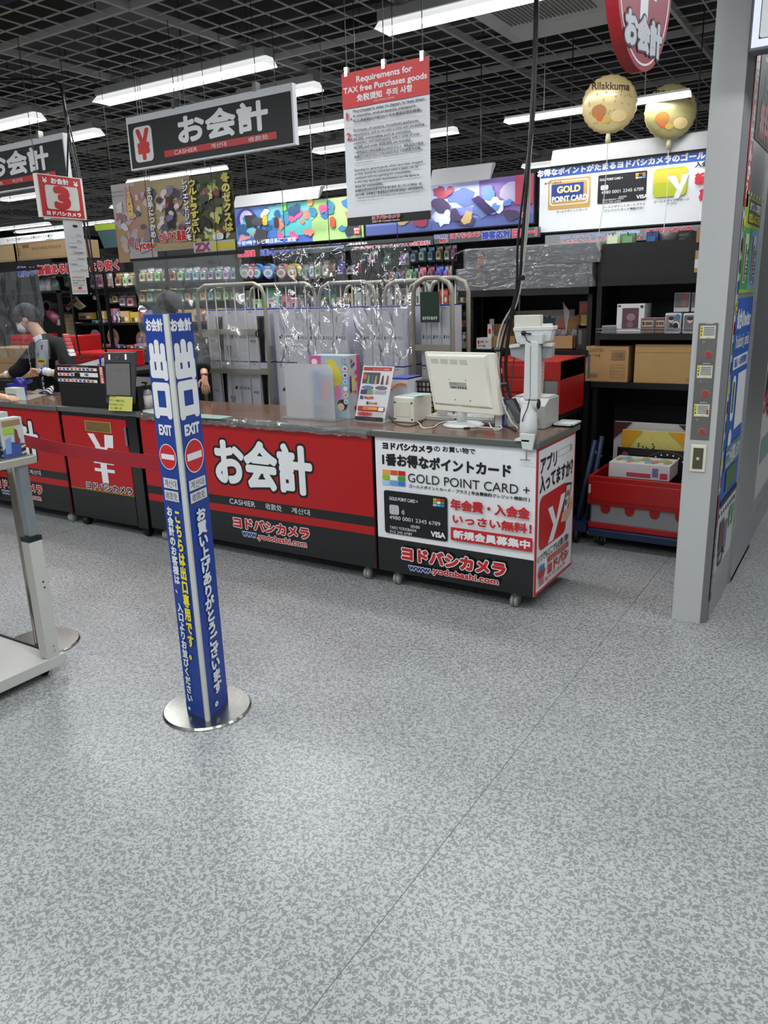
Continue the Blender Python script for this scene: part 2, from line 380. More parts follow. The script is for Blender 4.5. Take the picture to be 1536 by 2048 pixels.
def squares(pp, x, y, w, h, sl, gap=0.12):
    for i, c in enumerate(cols):
        if c is None: c = (235,236,236)
        cx = x+(i % 3)*w/3; cy = y+(i//3)*h/3+(i % 3)*w/3*sl
        a = pp.uv(cx, cy+h/3*(1-gap)); b = pp.uv(cx+w/3*(1-gap), cy)
        pp.rect(a[0], a[1], b[0], pp.uv(cx, cy)[1], M(*c,0.4), raw=True)
squares(p, 92,352,168,112,.085)
row(p,'GOLD POINT CARD +',275,440,1143,378,.095,INK,0.0)
row(p,'ゴールドポイントカード・プラス [ 年会費無料クレジット機能付 ]',282,484,1143,456,.1,INK,0.03)
CARD = M(22,23,26,0.35)
a = p.uv(112,800); b = p.uv(556,540); p.rect(a[0], a[1], b[0], p.uv(104,497)[1], CARD, r=0.06, raw=True)
row(p,'GOLD POINT CARD +',143,568,345,545,.1,PW,0.02)
squares(p, 456,556,84,58,.1)
a = p.uv(147,668); b = p.uv(212,608); p.rect(*a,*b, M(198,198,196,0.4), r=0.2, raw=True)
for k in range(1,4): a = p.uv(147,668); b = p.uv(212,608); w_ = (b[0]-a[0])/4*k; p.rect(a[0]+w_-0.0006, a[1], a[0]+w_+0.0006, b[1], CARD, raw=True)
for k in range(3):
    uu, vv = p.uv(228+k*2,655); rr = 0.006+0.005*k
    p.poly([(uu+rr*math.cos(t_), vv+rr*math.sin(t_)) for t_ in [-.9+.3*i for i in range(7)]]+[(uu+(rr+.0025)*math.cos(t_), vv+(rr+.0025)*math.sin(t_)) for t_ in [.9-.3*i for i in range(7)]], PW, raw=True)
row(p,'4980 0001 2345 6789',148,702,510,676,.105,PW,0.0); row(p,'00/00',300,765,363,745,.1,PW); row(p,'TARO YODOBASHI',150,770,338,750,.1,PW); row(p,'012 345 6789',152,798,308,780,.1,PW)
row(p,'VISA',445,826,545,790,.1,PW,0.05)
CR = M(188,36,40,0.4)
row(p,'年会費・入会金',586,632,1145,560,.11,CR,0.05); row(p,'いっさい無料！',602,730,1160,668,.125,CR,0.05)
a = p.uv(586,850); b = p.uv(1167,932); p.rect(a[0],a[1],b[0],p.uv(586,758)[1], CR, r=0.06, raw=True)
row(p,'新規会員募集中',606,836,1148,780,.12,PW,0.05)
row(p,'ヨドバシカメラ',243,985,972,902,.155,CR,0.07,(PW,.13)); row(p,'www.yodobashi.com',290,1070,440,1036,.14,M(40,60,130,0.4)) if 0 else None
row(p,'www',290,1062,440,1034,.14,M(36,56,130,0.4),0.05,(PW,.11)); row(p,'.yodobashi.com',450,1096,926,1046,.14,CR,0.05,(PW,.11))
p.flush()
# its right side
B(XW1,XW1+0.006,YF+0.004,YBK-0.03,ZB,ZT-0.036).build('side_panel', CR, c1)
q = Pr((XW1+0.006,0,0), (0,1,0), ZU, c1, cf(740,840,3.572))
q.rect(YF+0.016,ZB+0.016,YBK-0.042,ZT-0.05, PW, raw=True)
def qr(t,u0,v0,u1,v1,m,bold=0,out=None): q.text(t, YF+u0*.53, ZB+v0*.72, YF+u1*.53, ZB+v1*.72, m, bold, out, raw=True)
qr('アプリ',.08,.83,.48,.93,INK,.05); q.rect(YF+.52*.53,ZB+.875*.72,YF+.9*.53,ZB+.925*.72, M(170,172,174,.4), raw=True); q.rect(YF+.525*.53,ZB+.88*.72,YF+.83*.53,ZB+.92*.72, PW, raw=True)
qr('入ってますか？',.07,.70,.93,.81,INK,.05)
q.rect(YF+.07*.53,ZB+.30*.72,YF+.78*.53,ZB+.67*.72, M(190,32,34,.35), r=.16, raw=True)
ZQ = lambda u,v:(YF+u*.53, ZB+v*.72)
q.poly([ZQ(.28,.56),ZQ(.40,.56),ZQ(.50,.44),ZQ(.62,.60),ZQ(.76,.60),ZQ(.44,.31),ZQ(.30,.31),ZQ(.43,.42)], PW, raw=True)
q.poly([ZQ(.66,.42),ZQ(.80,.42),ZQ(.92,.64),ZQ(.76,.66)], INK, raw=True); q.poly([ZQ(.69,.44),ZQ(.79,.44),ZQ(.89,.63),ZQ(.77,.64)], M(215,215,218,.4), raw=True)
for i,(c_) in enumerate([(90,70,150),(210,180,60),(90,160,90),(200,70,80)]): q.rect(YF+(.73+.06*(i%2))*.53, ZB+(.50+.06*(i//2))*.72, YF+(.78+.06*(i%2))*.53, ZB+(.54+.06*(i//2))*.72, M(*c_,.4), raw=True)
q.poly([ZQ(.62,.40),ZQ(.80,.38),ZQ(.95,.46),ZQ(.93,.54),ZQ(.82,.47),ZQ(.66,.46)], M(214,170,140,.5), raw=True)
qr('いつでもどこでもお買い物!!',.04,.225,.86,.28,INK,.03)
q.rect(YF+.3*.53,ZB+.175*.72,YF+.86*.53,ZB+.215*.72, CR, raw=True); qr('ショッピングアプリ',.34,.18,.82,.21,PW)
qr('ヨドバシ',.3,.095,.86,.165,CR,.07); qr('ヨドバシカメラ',.24,.055,.76,.085,CR,.05); qr('www.yodobashi.com',.26,.03,.74,.045,INK)
q.poly([ZQ(.05,.16),ZQ(.24,.16),ZQ(.20,.11),ZQ(.08,.11)], CR, raw=True)
for k in range(3): q.rect(YF+.07*.53, ZB+(.095-.018*k)*.72, YF+.2*.53, ZB+(.105-.018*k)*.72, CR, raw=True)
q.poly([ZQ(.08,.165),ZQ(.2,.165),ZQ(.2,.2),ZQ(.08,.2)], M(60,110,170,.4), raw=True)
q.flush()
# red counters ----------------------------------------------------------
def red_front(t, x0, x1, c, xe):
    B(x0+0.01,x1-0.01,YF-0.002,YF+0.004,ZB,ZT-0.036).build('front_panel', RED, t)
    p = Pr((0,YF-0.002,0), XU, ZU, t, c)
    z1, z2, z3 = 0.372, 0.318, 0.272
    p.rect(x0+.01,z2,x1-.01,z1, BLKP, raw=True); p.rect(x0+.01,ZB,x1-.01,z3, BLKP, raw=True)
    R = xe   # x of the right edge of the lettering block
    p.text('お会計', R-.70, .452, R, .715, PW, 0.052, (INK,.108), raw=True)
    p.text('CASHIER', R-.62,.330,R-.42,.362, PW, raw=True); p.text('收款处', R-.34,.328,R-.22,.365, PW, raw=True); p.text('계산대', R-.15,.328,R-.02,.363, PW, raw=True)
    p.text('ヨドバシカメラ', R-.60,.19,R-.035,.25, CR, 0.06, (PW,.12), raw=True)
    p.text('www', R-.535,.142,R-.43,.168, M(36,56,130,0.4), .04, (PW,.10), raw=True); p.text('.yodobashi.com', R-.42,.128,R-.055,.172, CR, .04, (PW,.10), raw=True)
    p.flush()
c2 = counter('long red counter behind the blue exit post with large white Japanese cashier lettering', XR0, XW0, (XR0+.09, XW0-.09), .004)
red_front(c2, XR0, XW0, None, -2.565)
c3 = counter('red counter at the left edge of the picture, left of the small red cabinet', XL0, XC0, (XL0+.1, XC0-.08), .004)
red_front(c3, XL0, XC0, None, -4.985)
# small cabinet between them -------------------------------------------
cb = thing('register_cabinet', ((XR0+XC0)/2, 3.55, 0), 'small red and black cabinet with a white yen mark between the two red counters', 'cabinet')
B(XC0+.01,XR0-.01,YF+.01,YBK-.02,.07,ZT-.036).build('body', BLKP, cb)
B(XC0,XR0,YF-.01,YBK,ZT-.034,ZT).build('worktop', EDGE, cb, bevel=.006)
xd1 = XR0-.12
dr = B(XC0+.03,xd1,YF-.006,YF+.01,.285,ZT-.06).build('door', RED, cb)
MB().box(xd1-.006,xd1+.012,YF-.022,YF-.006,.62,.74).build('door_handle', CHROME, dr)
B(XC0+.03,xd1,YF-.006,YF+.01,.10,.278).build('drawer', BLKP, cb)
B(xd1+.015,XR0-.012,YF-.012,YF+.01,.07,ZT-.036).build('side_post', M(10,10,11,.15,coat=.5), cb)
B(XC0+.03,xd1,YF-.009,YF-.004,.278,.286).build('gold_strip', M(170,140,60,.3,.6), cb)
vt = B(-4.43,-4.17,YF-.010,YF-.006,.69,.76).build('vent_grille', M(190,160,90,.4,.3), cb)
gr_ = MB()
for k in range(6): gr_.box(-4.42,-4.18,YF-.0125,YF-.010,.697+k*.0105,.7015+k*.0105)
gr_.build('vent_slot', M(60,45,20,.5), vt)
p = Pr((0,YF-.006,0), XU, ZU, cb)
p.poly([(-4.42,.675),(-4.355,.675),(-4.30,.59),(-4.355,.59)], PW, raw=True); p.poly([(-4.25,.675),(-4.165,.675),(-4.175,.59),(-4.26,.59)], PW, raw=True)
p.poly([(-4.36,.59),(-4.23,.59),(-4.265,.52),(-4.325,.52)], PW, raw=True)
for zz in (.475,.42): p.rect(-4.39,zz,-4.19,zz+.022, PW, raw=True)
p.rect(-4.325,.345,-4.262,.53, PW, raw=True)
p.text('ヨドバシカメラ', -4.50,.292,-4.04,.335, INK, .05, (PW,.13), raw=True)
p.flush()
for cx in (XC0+.08, XR0-.09): caster(cb, cx, YF+.05, M(24,24,25,.4)); caster(cb, cx, YBK-.08, M(24,24,25,.4))

# ================================================================== blue exit post and belt
BLUE = M(22,62,150,0.35)
ps = thing('exit_post', (-2.0,1.87,0), 'three-sided blue exit sign post with no-entry marks on a round steel base', 'sign post')
F0 = Vector((-1.945,1.800,0)); L0 = PZ(374,1419,.02); R0 = PZ(456,1398,.02); F0 = PZ(415,1437,.02)
for v_ in (L0,R0,F0): v_.z = 0
ZP = 1.463
cen = (L0+R0+F0)/3
MB().slab([L0+Vector((0,0,.012)),F0+Vector((0,0,.012)),R0+Vector((0,0,.012))],(0,0,ZP-.012)).build('panel_body', BLUE, ps)
fv = (F0-cen).normalized(); sd = Vector((fv.y,-fv.x,0))
MB().slab([F0-sd*.010+Vector((0,0,.012))-fv*.006,F0+sd*.010+Vector((0,0,.012))-fv*.006,F0+sd*.0055+fv*.009+Vector((0,0,.012)),F0-sd*.0055+fv*.009+Vector((0,0,.012))],(0,0,ZP-.012)).build('corner_strip', M(205,207,200,.4), ps)
bc = Vector((-2.018,1.872,0))
MB().lathe([(.165,0),(.166,.004),(.160,.011),(.02,.013)], bc, 64).build('base_disc', M(165,165,160,.22,1.0,var=.1,scale=5), ps, False)
cL = cf(270,600,4.552); cP8 = cf(300,1000,4.359)
def postface(a, b, L):
    u = (b-a).normalized(); pr = Pr(a+u.cross(Vector((0,0,1)))*0.0005, u, ZU, ps, cL); pr.o = a.copy(); w = (b-a).length
    return pr, w
for side in 'LR':
    if side == 'L': pr, w = postface(L0, F0, 1)
    else: pr, w = postface(F0, R0, 1)
    off = 0.0 if side == 'L' else .012
    ww = w-.012
    def T(t, u0, u1, zb, zt, m=PW, bold=.05, **k): pr.text(t, off+u0*ww, zb, off+u1*ww, zt, m, bold, raw=True, **k)
    # heights: read along the front edge
    zf = lambda py: PX(335+(py-632)*.0994, py, F0.x).z if False else None
    def z_at(pxy): return pr.uv(*pxy)[1]
    if side == 'L':
        T('お会計',.10,.90,z_at((185,283)),z_at((185,172)),bold=.06); T('出',.16,.86,z_at((240,710)),z_at((210,385)),bold=.09); T('口',.16,.86,z_at((270,1060)),z_at((245,775)),bold=.09)
        T('EXIT',.2,.82,z_at((290,1228)),z_at((290,1142)),bold=.06)
        cc = z_at((322,1430)); k1, k2 = (270,1665), (345,1785)
        pr.ell(off+.5*ww, cc, .43*ww, .43*ww, PW, raw=True); pr.ell(off+.5*ww, cc, .40*ww, .40*ww, M(200,30,36,.4), raw=True); pr.rect(off+.17*ww,cc-.055*ww*1.6,off+.83*ww,cc+.055*ww*1.6, PW, raw=True)
        za, zb_ = z_at((340,1672)), z_at((355,1785))
        for zz, t_ in ((za,'계산대'),(zb_,'收款处')):
            pr.rect(off+.14*ww, zz-.018, off+.86*ww, zz+.018, M(215,217,219,.4), raw=True); T(t_,.2,.8,zz-.014,zz+.014,INK,0)
        pr.conv = cP8
        zt = z_at((225,70)); zb2 = z_at((370,1830)); T('お会計のお客様は、　入口よりお並びください。',.16,.44,zb2,zt,bold=.05,vert=True)
        zt = z_at((262,105)); zb2 = z_at((405,1400)); T('こちらは出口専用です。',.54,.84,zb2,zt,M(240,225,40,.4),bold=.06,vert=True)
    else:
        T('お会計',.07,.93,z_at((420,280)),z_at((420,170)),bold=.06); T('出',.14,.86,z_at((450,700)),z_at((440,385)),bold=.09); T('口',.16,.86,z_at((490,1050)),z_at((475,760)),bold=.09)
        T('EXIT',.2,.84,z_at((520,1215)),z_at((520,1125)),bold=.06)
        cc = z_at((547,1413))
        pr.ell(off+.5*ww, cc, .43*ww, .43*ww, PW, raw=True); pr.ell(off+.5*ww, cc, .40*ww, .40*ww, M(200,30,36,.4), raw=True); pr.rect(off+.17*ww,cc-.055*ww*1.6,off+.83*ww,cc+.055*ww*1.6, PW, raw=True)
        for zz, t_ in ((z_at((565,1665)),'계산대'),(z_at((580,1775)),'收款处')):
            pr.rect(off+.12*ww, zz-.018, off+.88*ww, zz+.018, M(215,217,219,.4), raw=True); T(t_,.2,.8,zz-.014,zz+.014,INK,0)
        pr.conv = cP8
        T('お買い上げありがとうございます。',.3,.72,z_at((590,1775)),z_at((450,65)),bold=.06,vert=True)
    pr.flush()
sp = thing('belt_post', (-3.12,1.93,0), 'silver steel belt post with a round base standing behind the grey cart', 'post')
MB().lathe([(.165,0),(.166,.004),(.160,.011),(.02,.013)], (-3.12,1.93,0), 48).build('base_disc', M(165,165,160,.22,1.0,var=.1,scale=5), sp)
MB().cyl((-3.12,1.93,.012),(-3.12,1.93,1.0),.030,n=20).build('pole', M(150,142,135,.3,1.0,var=.1), sp, True)
MB().cyl((-3.12,1.93,.93),(-3.12,1.93,1.015),.038,n=20).build('belt_cassette', DARK, sp, True)
bl = MB(); A_ = Vector((-3.079,1.925,0)); B_ = L0+Vector((0.004,0.012,0)); n_ = 14
for k in range(n_):
    a, b = A_.lerp(B_, k/n_), A_.lerp(B_, (k+1)/n_); s1, s2 = -.012*math.sin(PI*k/n_), -.012*math.sin(PI*(k+1)/n_)
    bl.slab([(a.x,a.y,.938+s1),(b.x,b.y,.938+s2),(b.x,b.y,.990+s2),(a.x,a.y,.990+s1)], (0,.0015,0))
tag(bl.build('barrier_belt', M(150,14,34,.55,bump=.1,scale=300)), 'dark red barrier belt stretched from the blue exit post to the steel pole', 'belt')

# ================================================================== grey cart in the left foreground
ct = thing('display_cart', (-3.3,1.3,0), 'light grey adjustable cart with a steel-edged top cut off by the left edge', 'cart')
GC = M(196,196,190,.4)
XC = -2.775
B(-3.55,XC-.022,.55,1.79,.045,.078).build('base_platform', M(196,196,192,.35), ct, bevel=.003)
B(-3.55,XC-.03,1.79,1.797,.05,.084).build('platform_edge', DARK, ct)
B(XC-.022,XC,.55,1.815,.038,.086).build('base_rail', GC, ct, bevel=.003)
for yy in (.65,1.74): MB().cyl((-2.84,yy,.019),(-2.82,yy,.019),.019,n=14).build('wheel', BLACK, ct, True)
sv = B(XC-.055,XC-.002,1.732,1.790,.086,.595).build('leg_sleeve', GC, ct, bevel=.003)
for yy,z_ in ((1.765,.42),(1.768,.395),(1.765,.135),(1.768,.115)): MB().cyl((XC-.003,yy,z_),(XC+.001,yy,z_),.0035,n=10).build('rivet', DARK if z_ > .3 else CHROME, sv)
B(XC-.056,XC-.001,1.731,1.791,.595,.615).build('leg_collar', DARK, ct)
B(XC-.045,XC-.010,1.744,1.784,.615,.905).build('leg', M(146,154,158,.3,.5), ct, bevel=.002)
tp = B(-3.6,XC,.55,1.822,.904,.936).build('table_top', M(190,188,176,.3,.5), ct, bevel=.004)
B(-3.58,XC-.008,.57,1.815,.936,.9385).build('top_sheet', M(120,122,115,.4,.3), tp)
# coloured pouches standing on the cart
for i in range(7):
    y0 = 1.83-.062*(i)-.0; x0 = XC-.115-.0*i
for r_ in range(3):
    for i in range(2):
        xx = -2.80-.085*r_; yy = 1.590+.112*i
        hh = .150 if r_ == 0 else .165
        bx = thing('snack_box', (xx-.03,yy+.045,.9395), ['small white carton with a blue and yellow striped foot','white carton with green and lilac print'][i]+[' at the cart edge',' second from the cart edge',' third from the cart edge'][r_], 'box', 'small cartons on the cart')
        MB().slab([(xx-.06,yy,.9395),(xx,yy,.9395),(xx,yy,.9395+hh),(xx-.05,yy,.9395+hh)],(0,.095,0)).build('carton', M(186,190,186,.3), bx)
        for fc in (0,1):
            pr = Pr((xx-.06,yy,0),XU,ZU,bx) if fc == 0 else Pr((xx,yy,0),(0,1,0),ZU,bx)
            w_ = .06 if fc == 0 else .095
            pr.poly([(0,.9395),(w_,.9395),(w_,.985),(w_*.4,.999),(0,.97)], M(60,84,150,.35), raw=True)
            pr.poly([(w_*.1,.955),(w_*.35,.955),(w_*.42,1.02),(w_*.15,1.01)], M(120,150,200,.35), raw=True)
            pr.ell(w_*.7,1.0,.011,.014, M(70,110,140,.35), raw=True)
            for k in range(3): pr.poly([(w_*.8,.946+.012*k),(w_,.950+.012*k),(w_,.957+.012*k),(w_*.8,.952+.012*k)], PY_ if k%2==0 else INK, raw=True)
            pr.rect(w_*.12,1.03,w_*.62,1.055, M(150,190,70,.35) if i else M(120,100,150,.35), raw=True); pr.rect(w_*.1,1.062,w_*.9,1.082, M(150,120,80,.35), raw=True); pr.poly([(w_*.55,.99),(w_*.75,.99),(w_*.72,1.04),(w_*.6,1.05)], M(120,60,60,.35), raw=True)
            pr.flush()

# ================================================================== steel-clad pillar and poster wall on the right
PGREY = M(186,188,188,.45,var=.02,bump=.05,scale=25)
HW = 4.25
pl = MB(); pl.slab([(-.678,3.542,0),(-.556,3.547,0),(-.532,3.575,0),(-.532,9.0,0),(-.678,9.0,0)], (0,0,HW))
wl = pl.build('wall_right', PGREY, keep=True); tag(wl, kind='structure')
MB().slab([(-.553,3.5475,.0),(-.5305,3.572,0),(-.5305,3.60,0),(-.5305,3.60,0)],(0,0,HW)).build('trim_1', M(120,121,123,.5), wl)
XS = -.530
stl = M(186,187,186,.30,.8,var=.06,scale=6)
def wy(px, py=900): return PX(px, py, XS).y
ya, yb, yc, yd = 3.60, wy(1476,943), wy(1509,943), 6.6
B(XS-.002,XS+.003,3.60,9.0,0,.15).build('baseboard_right', stl, wl)
B(XS-.002,XS+.012,yb,yc,0,HW).build('steel_jamb', stl, wl)
B(XS-.002,XS+.012,yb+.005,yc-.005,0,.02).build('steel_foot', stl, wl)
B(XS-.002,XS+.006,yd,yd+.18,0,HW).build('steel_jamb', stl, wl)
glass = M(120,125,132,.12,.0,coat=.6)
B(XS-.002,XS+.002,ya,yb,.15,2.6).build('wall_panel', M(176,178,180,.3,.5), wl)
B(XS-.002,XS+.002,yc,yd,.15,2.9).build('wall_panel', M(160,165,174,.2,.4), wl)
# posters on the wall ----------------------------------------------------
def poster(name, label, x, y0, y1, z0, z1, base, cat='poster', group=None, thick=.002):
    t = B(x,x+thick,y0,y1,z0,z1).build(name, base); tag(t, label, cat, group)
    o = Pr((x+thick,y0,z0),(0,1,0),ZU,t); o.w = y1-y0; o.h = z1-z0
    def R(u0,v0,u1,v1,m,**k): o.rect(u0*o.w,v0*o.h,u1*o.w,v1*o.h,m,raw=True,**k)
    def T(s_,u0,v0,u1,v1,m,b=0,out=None,**k): o.text(s_,u0*o.w,v0*o.h,u1*o.w,v1*o.h,m,b,out,raw=True,**k)
    return t, o, R, T
G1, G2, BL_, TQ = M(150,180,60,.4), M(70,150,85,.4), M(34,92,180,.4), M(110,160,210,.4)
zt = PX(1478,770,XS).z; 
y0p, y1p = ya+.03, yb-.06
za = PX(1450,1110,XS).z
t, o, R, T = poster('window_poster','tall blue poster with a white blank square on the wall behind the grey pillar',XS+.002,y0p,y1p,.53,1.44,BL_)
T('仙台のtwitter',.08,.86,.92,.95,PW,.05); T('Yodobashi_sendai',.08,.76,.92,.83,PW,.02); R(.05,.67,.95,.73,PW); T('商品・お買得情報',.12,.68,.88,.72,BL_,.04)
R(.42,.36,.95,.64,PW); R(.1,.42,.3,.64,PW,r=.4); R(.15,.46,.25,.61,M(60,80,60,.4)); o.ell(.2*o.w,.33*o.h,.1*o.w,.05*o.h,PW,raw=True); R(.05,.18,.95,.30,M(90,120,140,.4)); R(.2,.06,.8,.17,M(70,110,60,.4))
T('ここから発車します!!',.1,.19,.92,.28,PW,.05); R(0,0,1,.03,INK); o.flush()
t, o, R, T = poster('window_poster','green and blue poster with two panels under a striped edge, above the tall blue poster',XS+.002,y0p,y1p,1.46,1.86,G1)
R(.02,.04,.49,.66,G2); R(.51,.04,.98,.66,TQ); R(.18,.70,.95,.94,INK); T('タワレコ専用',.22,.83,.9,.92,PW,.05); T('お支払いはこちら',.22,.72,.9,.81,PY_,.05)
for uu in (.12,.6): R(uu,.1,uu+.2,.6,M(200,196,190,.4)); R(uu+.04,.12,uu+.12,.5,M(120,90,70,.4)); T('デュエル',uu+.12,.1,uu+.26,.45,INK,.03,vert=True)
for k in range(12): R(k/12,.965,k/12+.04,1,INK if k%2 else PW)
o.flush()
t, o, R, T = poster('window_poster','white poster with black and green lettering low on the wall behind the pillar',XS+.002,y0p,y1p,.22,.51,M(196,198,200,.4))
R(0,.86,1,1,M(200,202,204,.4)); 
for k in range(8): R(k/8,.9,k/8+.06,.97,INK)
T('行',.62,.5,.95,.84,G2,.06); R(.1,.3,.35,.8,M(90,60,50,.4)); R(.36,.2,.55,.7,M(120,90,140,.4)); T('ひ',.1,.05,.5,.28,INK,.05); o.flush()
t, o, R, T = poster('vertical_sign','narrow red vertical sign with white lettering on the edge of the poster wall',XS+.002,ya-.02,ya+.075,1.80,2.85,M(170,30,40,.4))
T('お忘れものはございませんか？',.15,.03,.85,.97,PW,.06,vert=True); o.flush()
t, o, R, T = poster('vertical_sign','narrow dark magenta strip with tiny white lettering down the wall edge beside the pillar',XS+.002,ya-.02,ya+.02,.10,.60,M(30,26,34,.4))
T('ありがとうございました。またのご来店を。',.2,.03,.8,.97,PW,.03,vert=True); R(0,.7,1,1,M(130,30,60,.4)); o.flush()
t, o, R, T = poster('vertical_sign','narrow strip of small coloured notices on the wall edge, between pillar and blue poster',XS+.002,ya-.02,ya+.02,.62,1.78,M(190,192,196,.4))
for k in range(14): R(.1,k/14+.01,.9,k/14+.055,[M(150,30,60,.4),PY_,M(60,110,170,.4),M(90,150,70,.4)][k%4])
T('お取扱いしております。各種ご利用',.25,.04,.75,.96,INK,.04,vert=True); o.flush()
t, o, R, T = poster('wall_poster','pale poster with dark shapes and red lettering at the right edge of the picture',XS+.003,yc+.02,yd-.6,.26,1.28,M(196,192,190,.4))
o.poly([(.1*o.w,.98*o.h),(.3*o.w,.98*o.h),(.45*o.w,.7*o.h),(.25*o.w,.45*o.h),(.05*o.w,.6*o.h)],INK,raw=True); o.poly([(.3*o.w,.95*o.h),(.5*o.w,.98*o.h),(.55*o.w,.6*o.h),(.4*o.w,.6*o.h)],M(214,180,150,.5),raw=True)
T('おとく',.05,.5,.9,.62,M(190,60,80,.4),.05); R(.1,.2,.5,.35,M(120,150,140,.4)); R(.55,.1,.7,.4,INK); o.flush()
t, o, R, T = poster('wall_poster','blue poster with a white bird mark above the far poster at the right edge',XS+.003,yc+.02,yd-.6,1.40,2.0,M(40,110,190,.4))
T('仙台の',.1,.6,.4,.95,PW,.05,vert=True); o.ell(.3*o.w,.3*o.h,.12*o.w,.1*o.h,PW,raw=True); R(.1,.02,.9,.15,INK); o.flush()
t, o, R, T = poster('wall_poster','black and yellow vertical banner high on the wall beside the red vertical sign',XS+.003,ya+.09,yb-.01,2.06,2.95,INK)
T('こちら',.2,.55,.8,.97,PY_,.06,vert=True); T('ガイド',.2,.2,.8,.5,M(60,90,150,.4),.05,vert=True); T('無料',.2,.02,.8,.18,M(180,40,50,.4),.05); o.flush()
# control plates on the pillar end --------------------------------------
PN = Vector((-.678,3.542,0)); PU = (Vector((-.556,3.547,0))-PN).normalized(); pn = Vector((PU.y,-PU.x,0))
def pat(u, z, d=0): return PN+PU*u+Vector((0,0,z))+pn*d
def pslab(u0,u1,z0,z1,d0,d1): return MB().slab([pat(u0,z0,d1),pat(u1,z0,d1),pat(u1,z1,d1),pat(u0,z1,d1)], -pn*(d1-d0))
pp_ = Pr(PN, PU, ZU, None)
def puv(px,py): return pp_.uv(px,py)
cp = thing('shutter_control_plate', pat(.05,.9), 'brushed steel plate with three red buttons and warning stickers on the grey pillar', 'control panel')
ub, zb0 = puv(1375,878); ut, zt0 = puv(1444,646)
pslab(.022,.098,zb0,zt0,0,.003).build('steel_plate', M(120,118,114,.4,.7,var=.05), cp)
hh = (zt0-zb0)/3
for k in range(3):
    z0 = zb0+hh*k
    pslab(.024,.096,z0+.003,z0+hh-.003,.003,.0045).build('module_plate', M(126,124,120,.4,.7), cp)
    MB().cyl(pat(.070,z0+hh*.22,.004),pat(.070,z0+hh*.22,.008),.0165,n=20).build('button_ring', M(150,120,115,.4), cp)
    MB().cyl(pat(.070,z0+hh*.22,.008),pat(.070,z0+hh*.22,.012),.0125,n=20).build('red_button', M(160,60,58,.4), cp)
    MB().cyl(pat(.047,z0+hh*.53,.004),pat(.047,z0+hh*.53,.007),.007,n=14).build('keyhole', CHROME, cp)
    st = pslab(.030,.090,z0+hh*.62,z0+hh*.94,.0045,.005).build('warning_sticker', M(214,216,205,.4), cp)
    o = Pr(pat(0,0,.005), PU, ZU, st)
    o.rect(.031,z0+hh*.66,.040,z0+hh*.93,PY_,raw=True); o.text('▲●●',.033,z0+hh*.68,.038,z0+hh*.92,INK,vert=True,raw=True)
    for j in range(5): o.rect(.044,z0+hh*(.70+.046*j),.086,z0+hh*(.722+.046*j),M(110,112,114,.5),raw=True)
    o.rect(.055,z0+hh*.635,.07,z0+hh*.66,PY_,raw=True)
    if k == 0: o.rect(.080,z0+hh*.68,.087,z0+hh*.80,M(190,40,40,.4),raw=True)
    o.flush()
    MB().slab([pat(.05,z0+hh*.985,.006),pat(.08,z0+hh*.985,.006),pat(.08,z0+hh*.998,.006),pat(.05,z0+hh*.998,.006)], -pn*.003).build('number_tag', LGREY, cp)
ep = thing('card_switch', pat(.04,.7), 'ivory wall switch plate low on the grey pillar below the steel plate', 'switch')
a_ = puv(1379,942); b_ = puv(1414,890)
pslab(a_[0],b_[0],a_[1],b_[1],0,.008).build('plate', M(222,220,196,.4), ep, bevel=.003)
pslab(a_[0]+.011,b_[0]-.011,a_[1]+.014,b_[1]-.014,.008,.010).build('dark_window', M(80,76,60,.3), ep)
MB().cyl(pat((a_[0]+b_[0])/2,(a_[1]+b_[1])/2,.010),pat((a_[0]+b_[0])/2,(a_[1]+b_[1])/2,.012),.007,n=14).build('round_sensor', M(200,190,180,.4), ep)
# lit sign at the top right corner --------------------------------------
ls = thing('hanging_sign_box', (-.1,3.5,2.58), 'grey-framed sign box with a lit white face cut off at the top right corner', 'sign')
a_ = PY(1497,104,3.48)
B(a_.x,a_.x+.9,3.48,3.56,a_.z,a_.z+.55).build('frame', M(112,113,116,.4), ls, bevel=.004)
B(a_.x+.008,a_.x+.88,3.472,3.48,a_.z+.010,a_.z+.53).build('lit_face', M(200,205,232,.4,emit=.55), ls)
o = Pr((0,3.472,0),XU,ZU,ls); o.rect(a_.x+.032,a_.z+.035,a_.x+.5,a_.z+.4,INK,raw=True); o.text('E',a_.x+.042,a_.z+.045,a_.x+.1,a_.z+.3,PW,.05,raw=True); o.flush()
B(a_.x+.3,a_.x+.33,3.51,3.54,a_.z+.55,4.2).build('bracket', DARK, ls)

# ================================================================== right stock shelves
SB = M(8,8,9,.6,bump=.15,scale=6); SH = M(13,13,14,.4)
Y1, Y2 = 4.85, 5.30
def PYz(px,py,y): return PY(px,py,y).z
sh = thing('stock_shelf', (-1.1,5.08,0), 'black shelving with figure boxes and cartons between the balloons and the pillar', 'shelf')
xl, xr = PY(1190,720,Y1).x, -.70
B(xl,xr,Y2,Y2+.02,0,1.74).build('back_panel', SB, sh)
for xx in (xl-.02,): B(xx,xx+.03,Y1+.05,Y2,0,1.72).build('upright', SH, sh)
z1 = PYz(1180,668,Y1); z2 = PYz(1175,763,Y1); zt_ = PYz(1210,562,Y1)
B(xl-.005,xr,Y1,Y2,z1-.035,z1).build('shelf_board', SH, sh); B(xl-.02,xr,Y1,Y2,z2-.035,z2).build('shelf_board', SH, sh)
B(xl,xr,Y1,Y2,zt_-.03,zt_).build('shelf_board', SH, sh)
B(xl,xr,Y1,Y2,.10,.14).build('shelf_board', SH, sh)
B(xl+.01,xr,Y1+.01,Y1+.03,zt_,PYz(1210,488,Y1)).build('paper_cover', M(9,9,10,.55,bump=.5,scale=5), sh)
rail = MB(); 
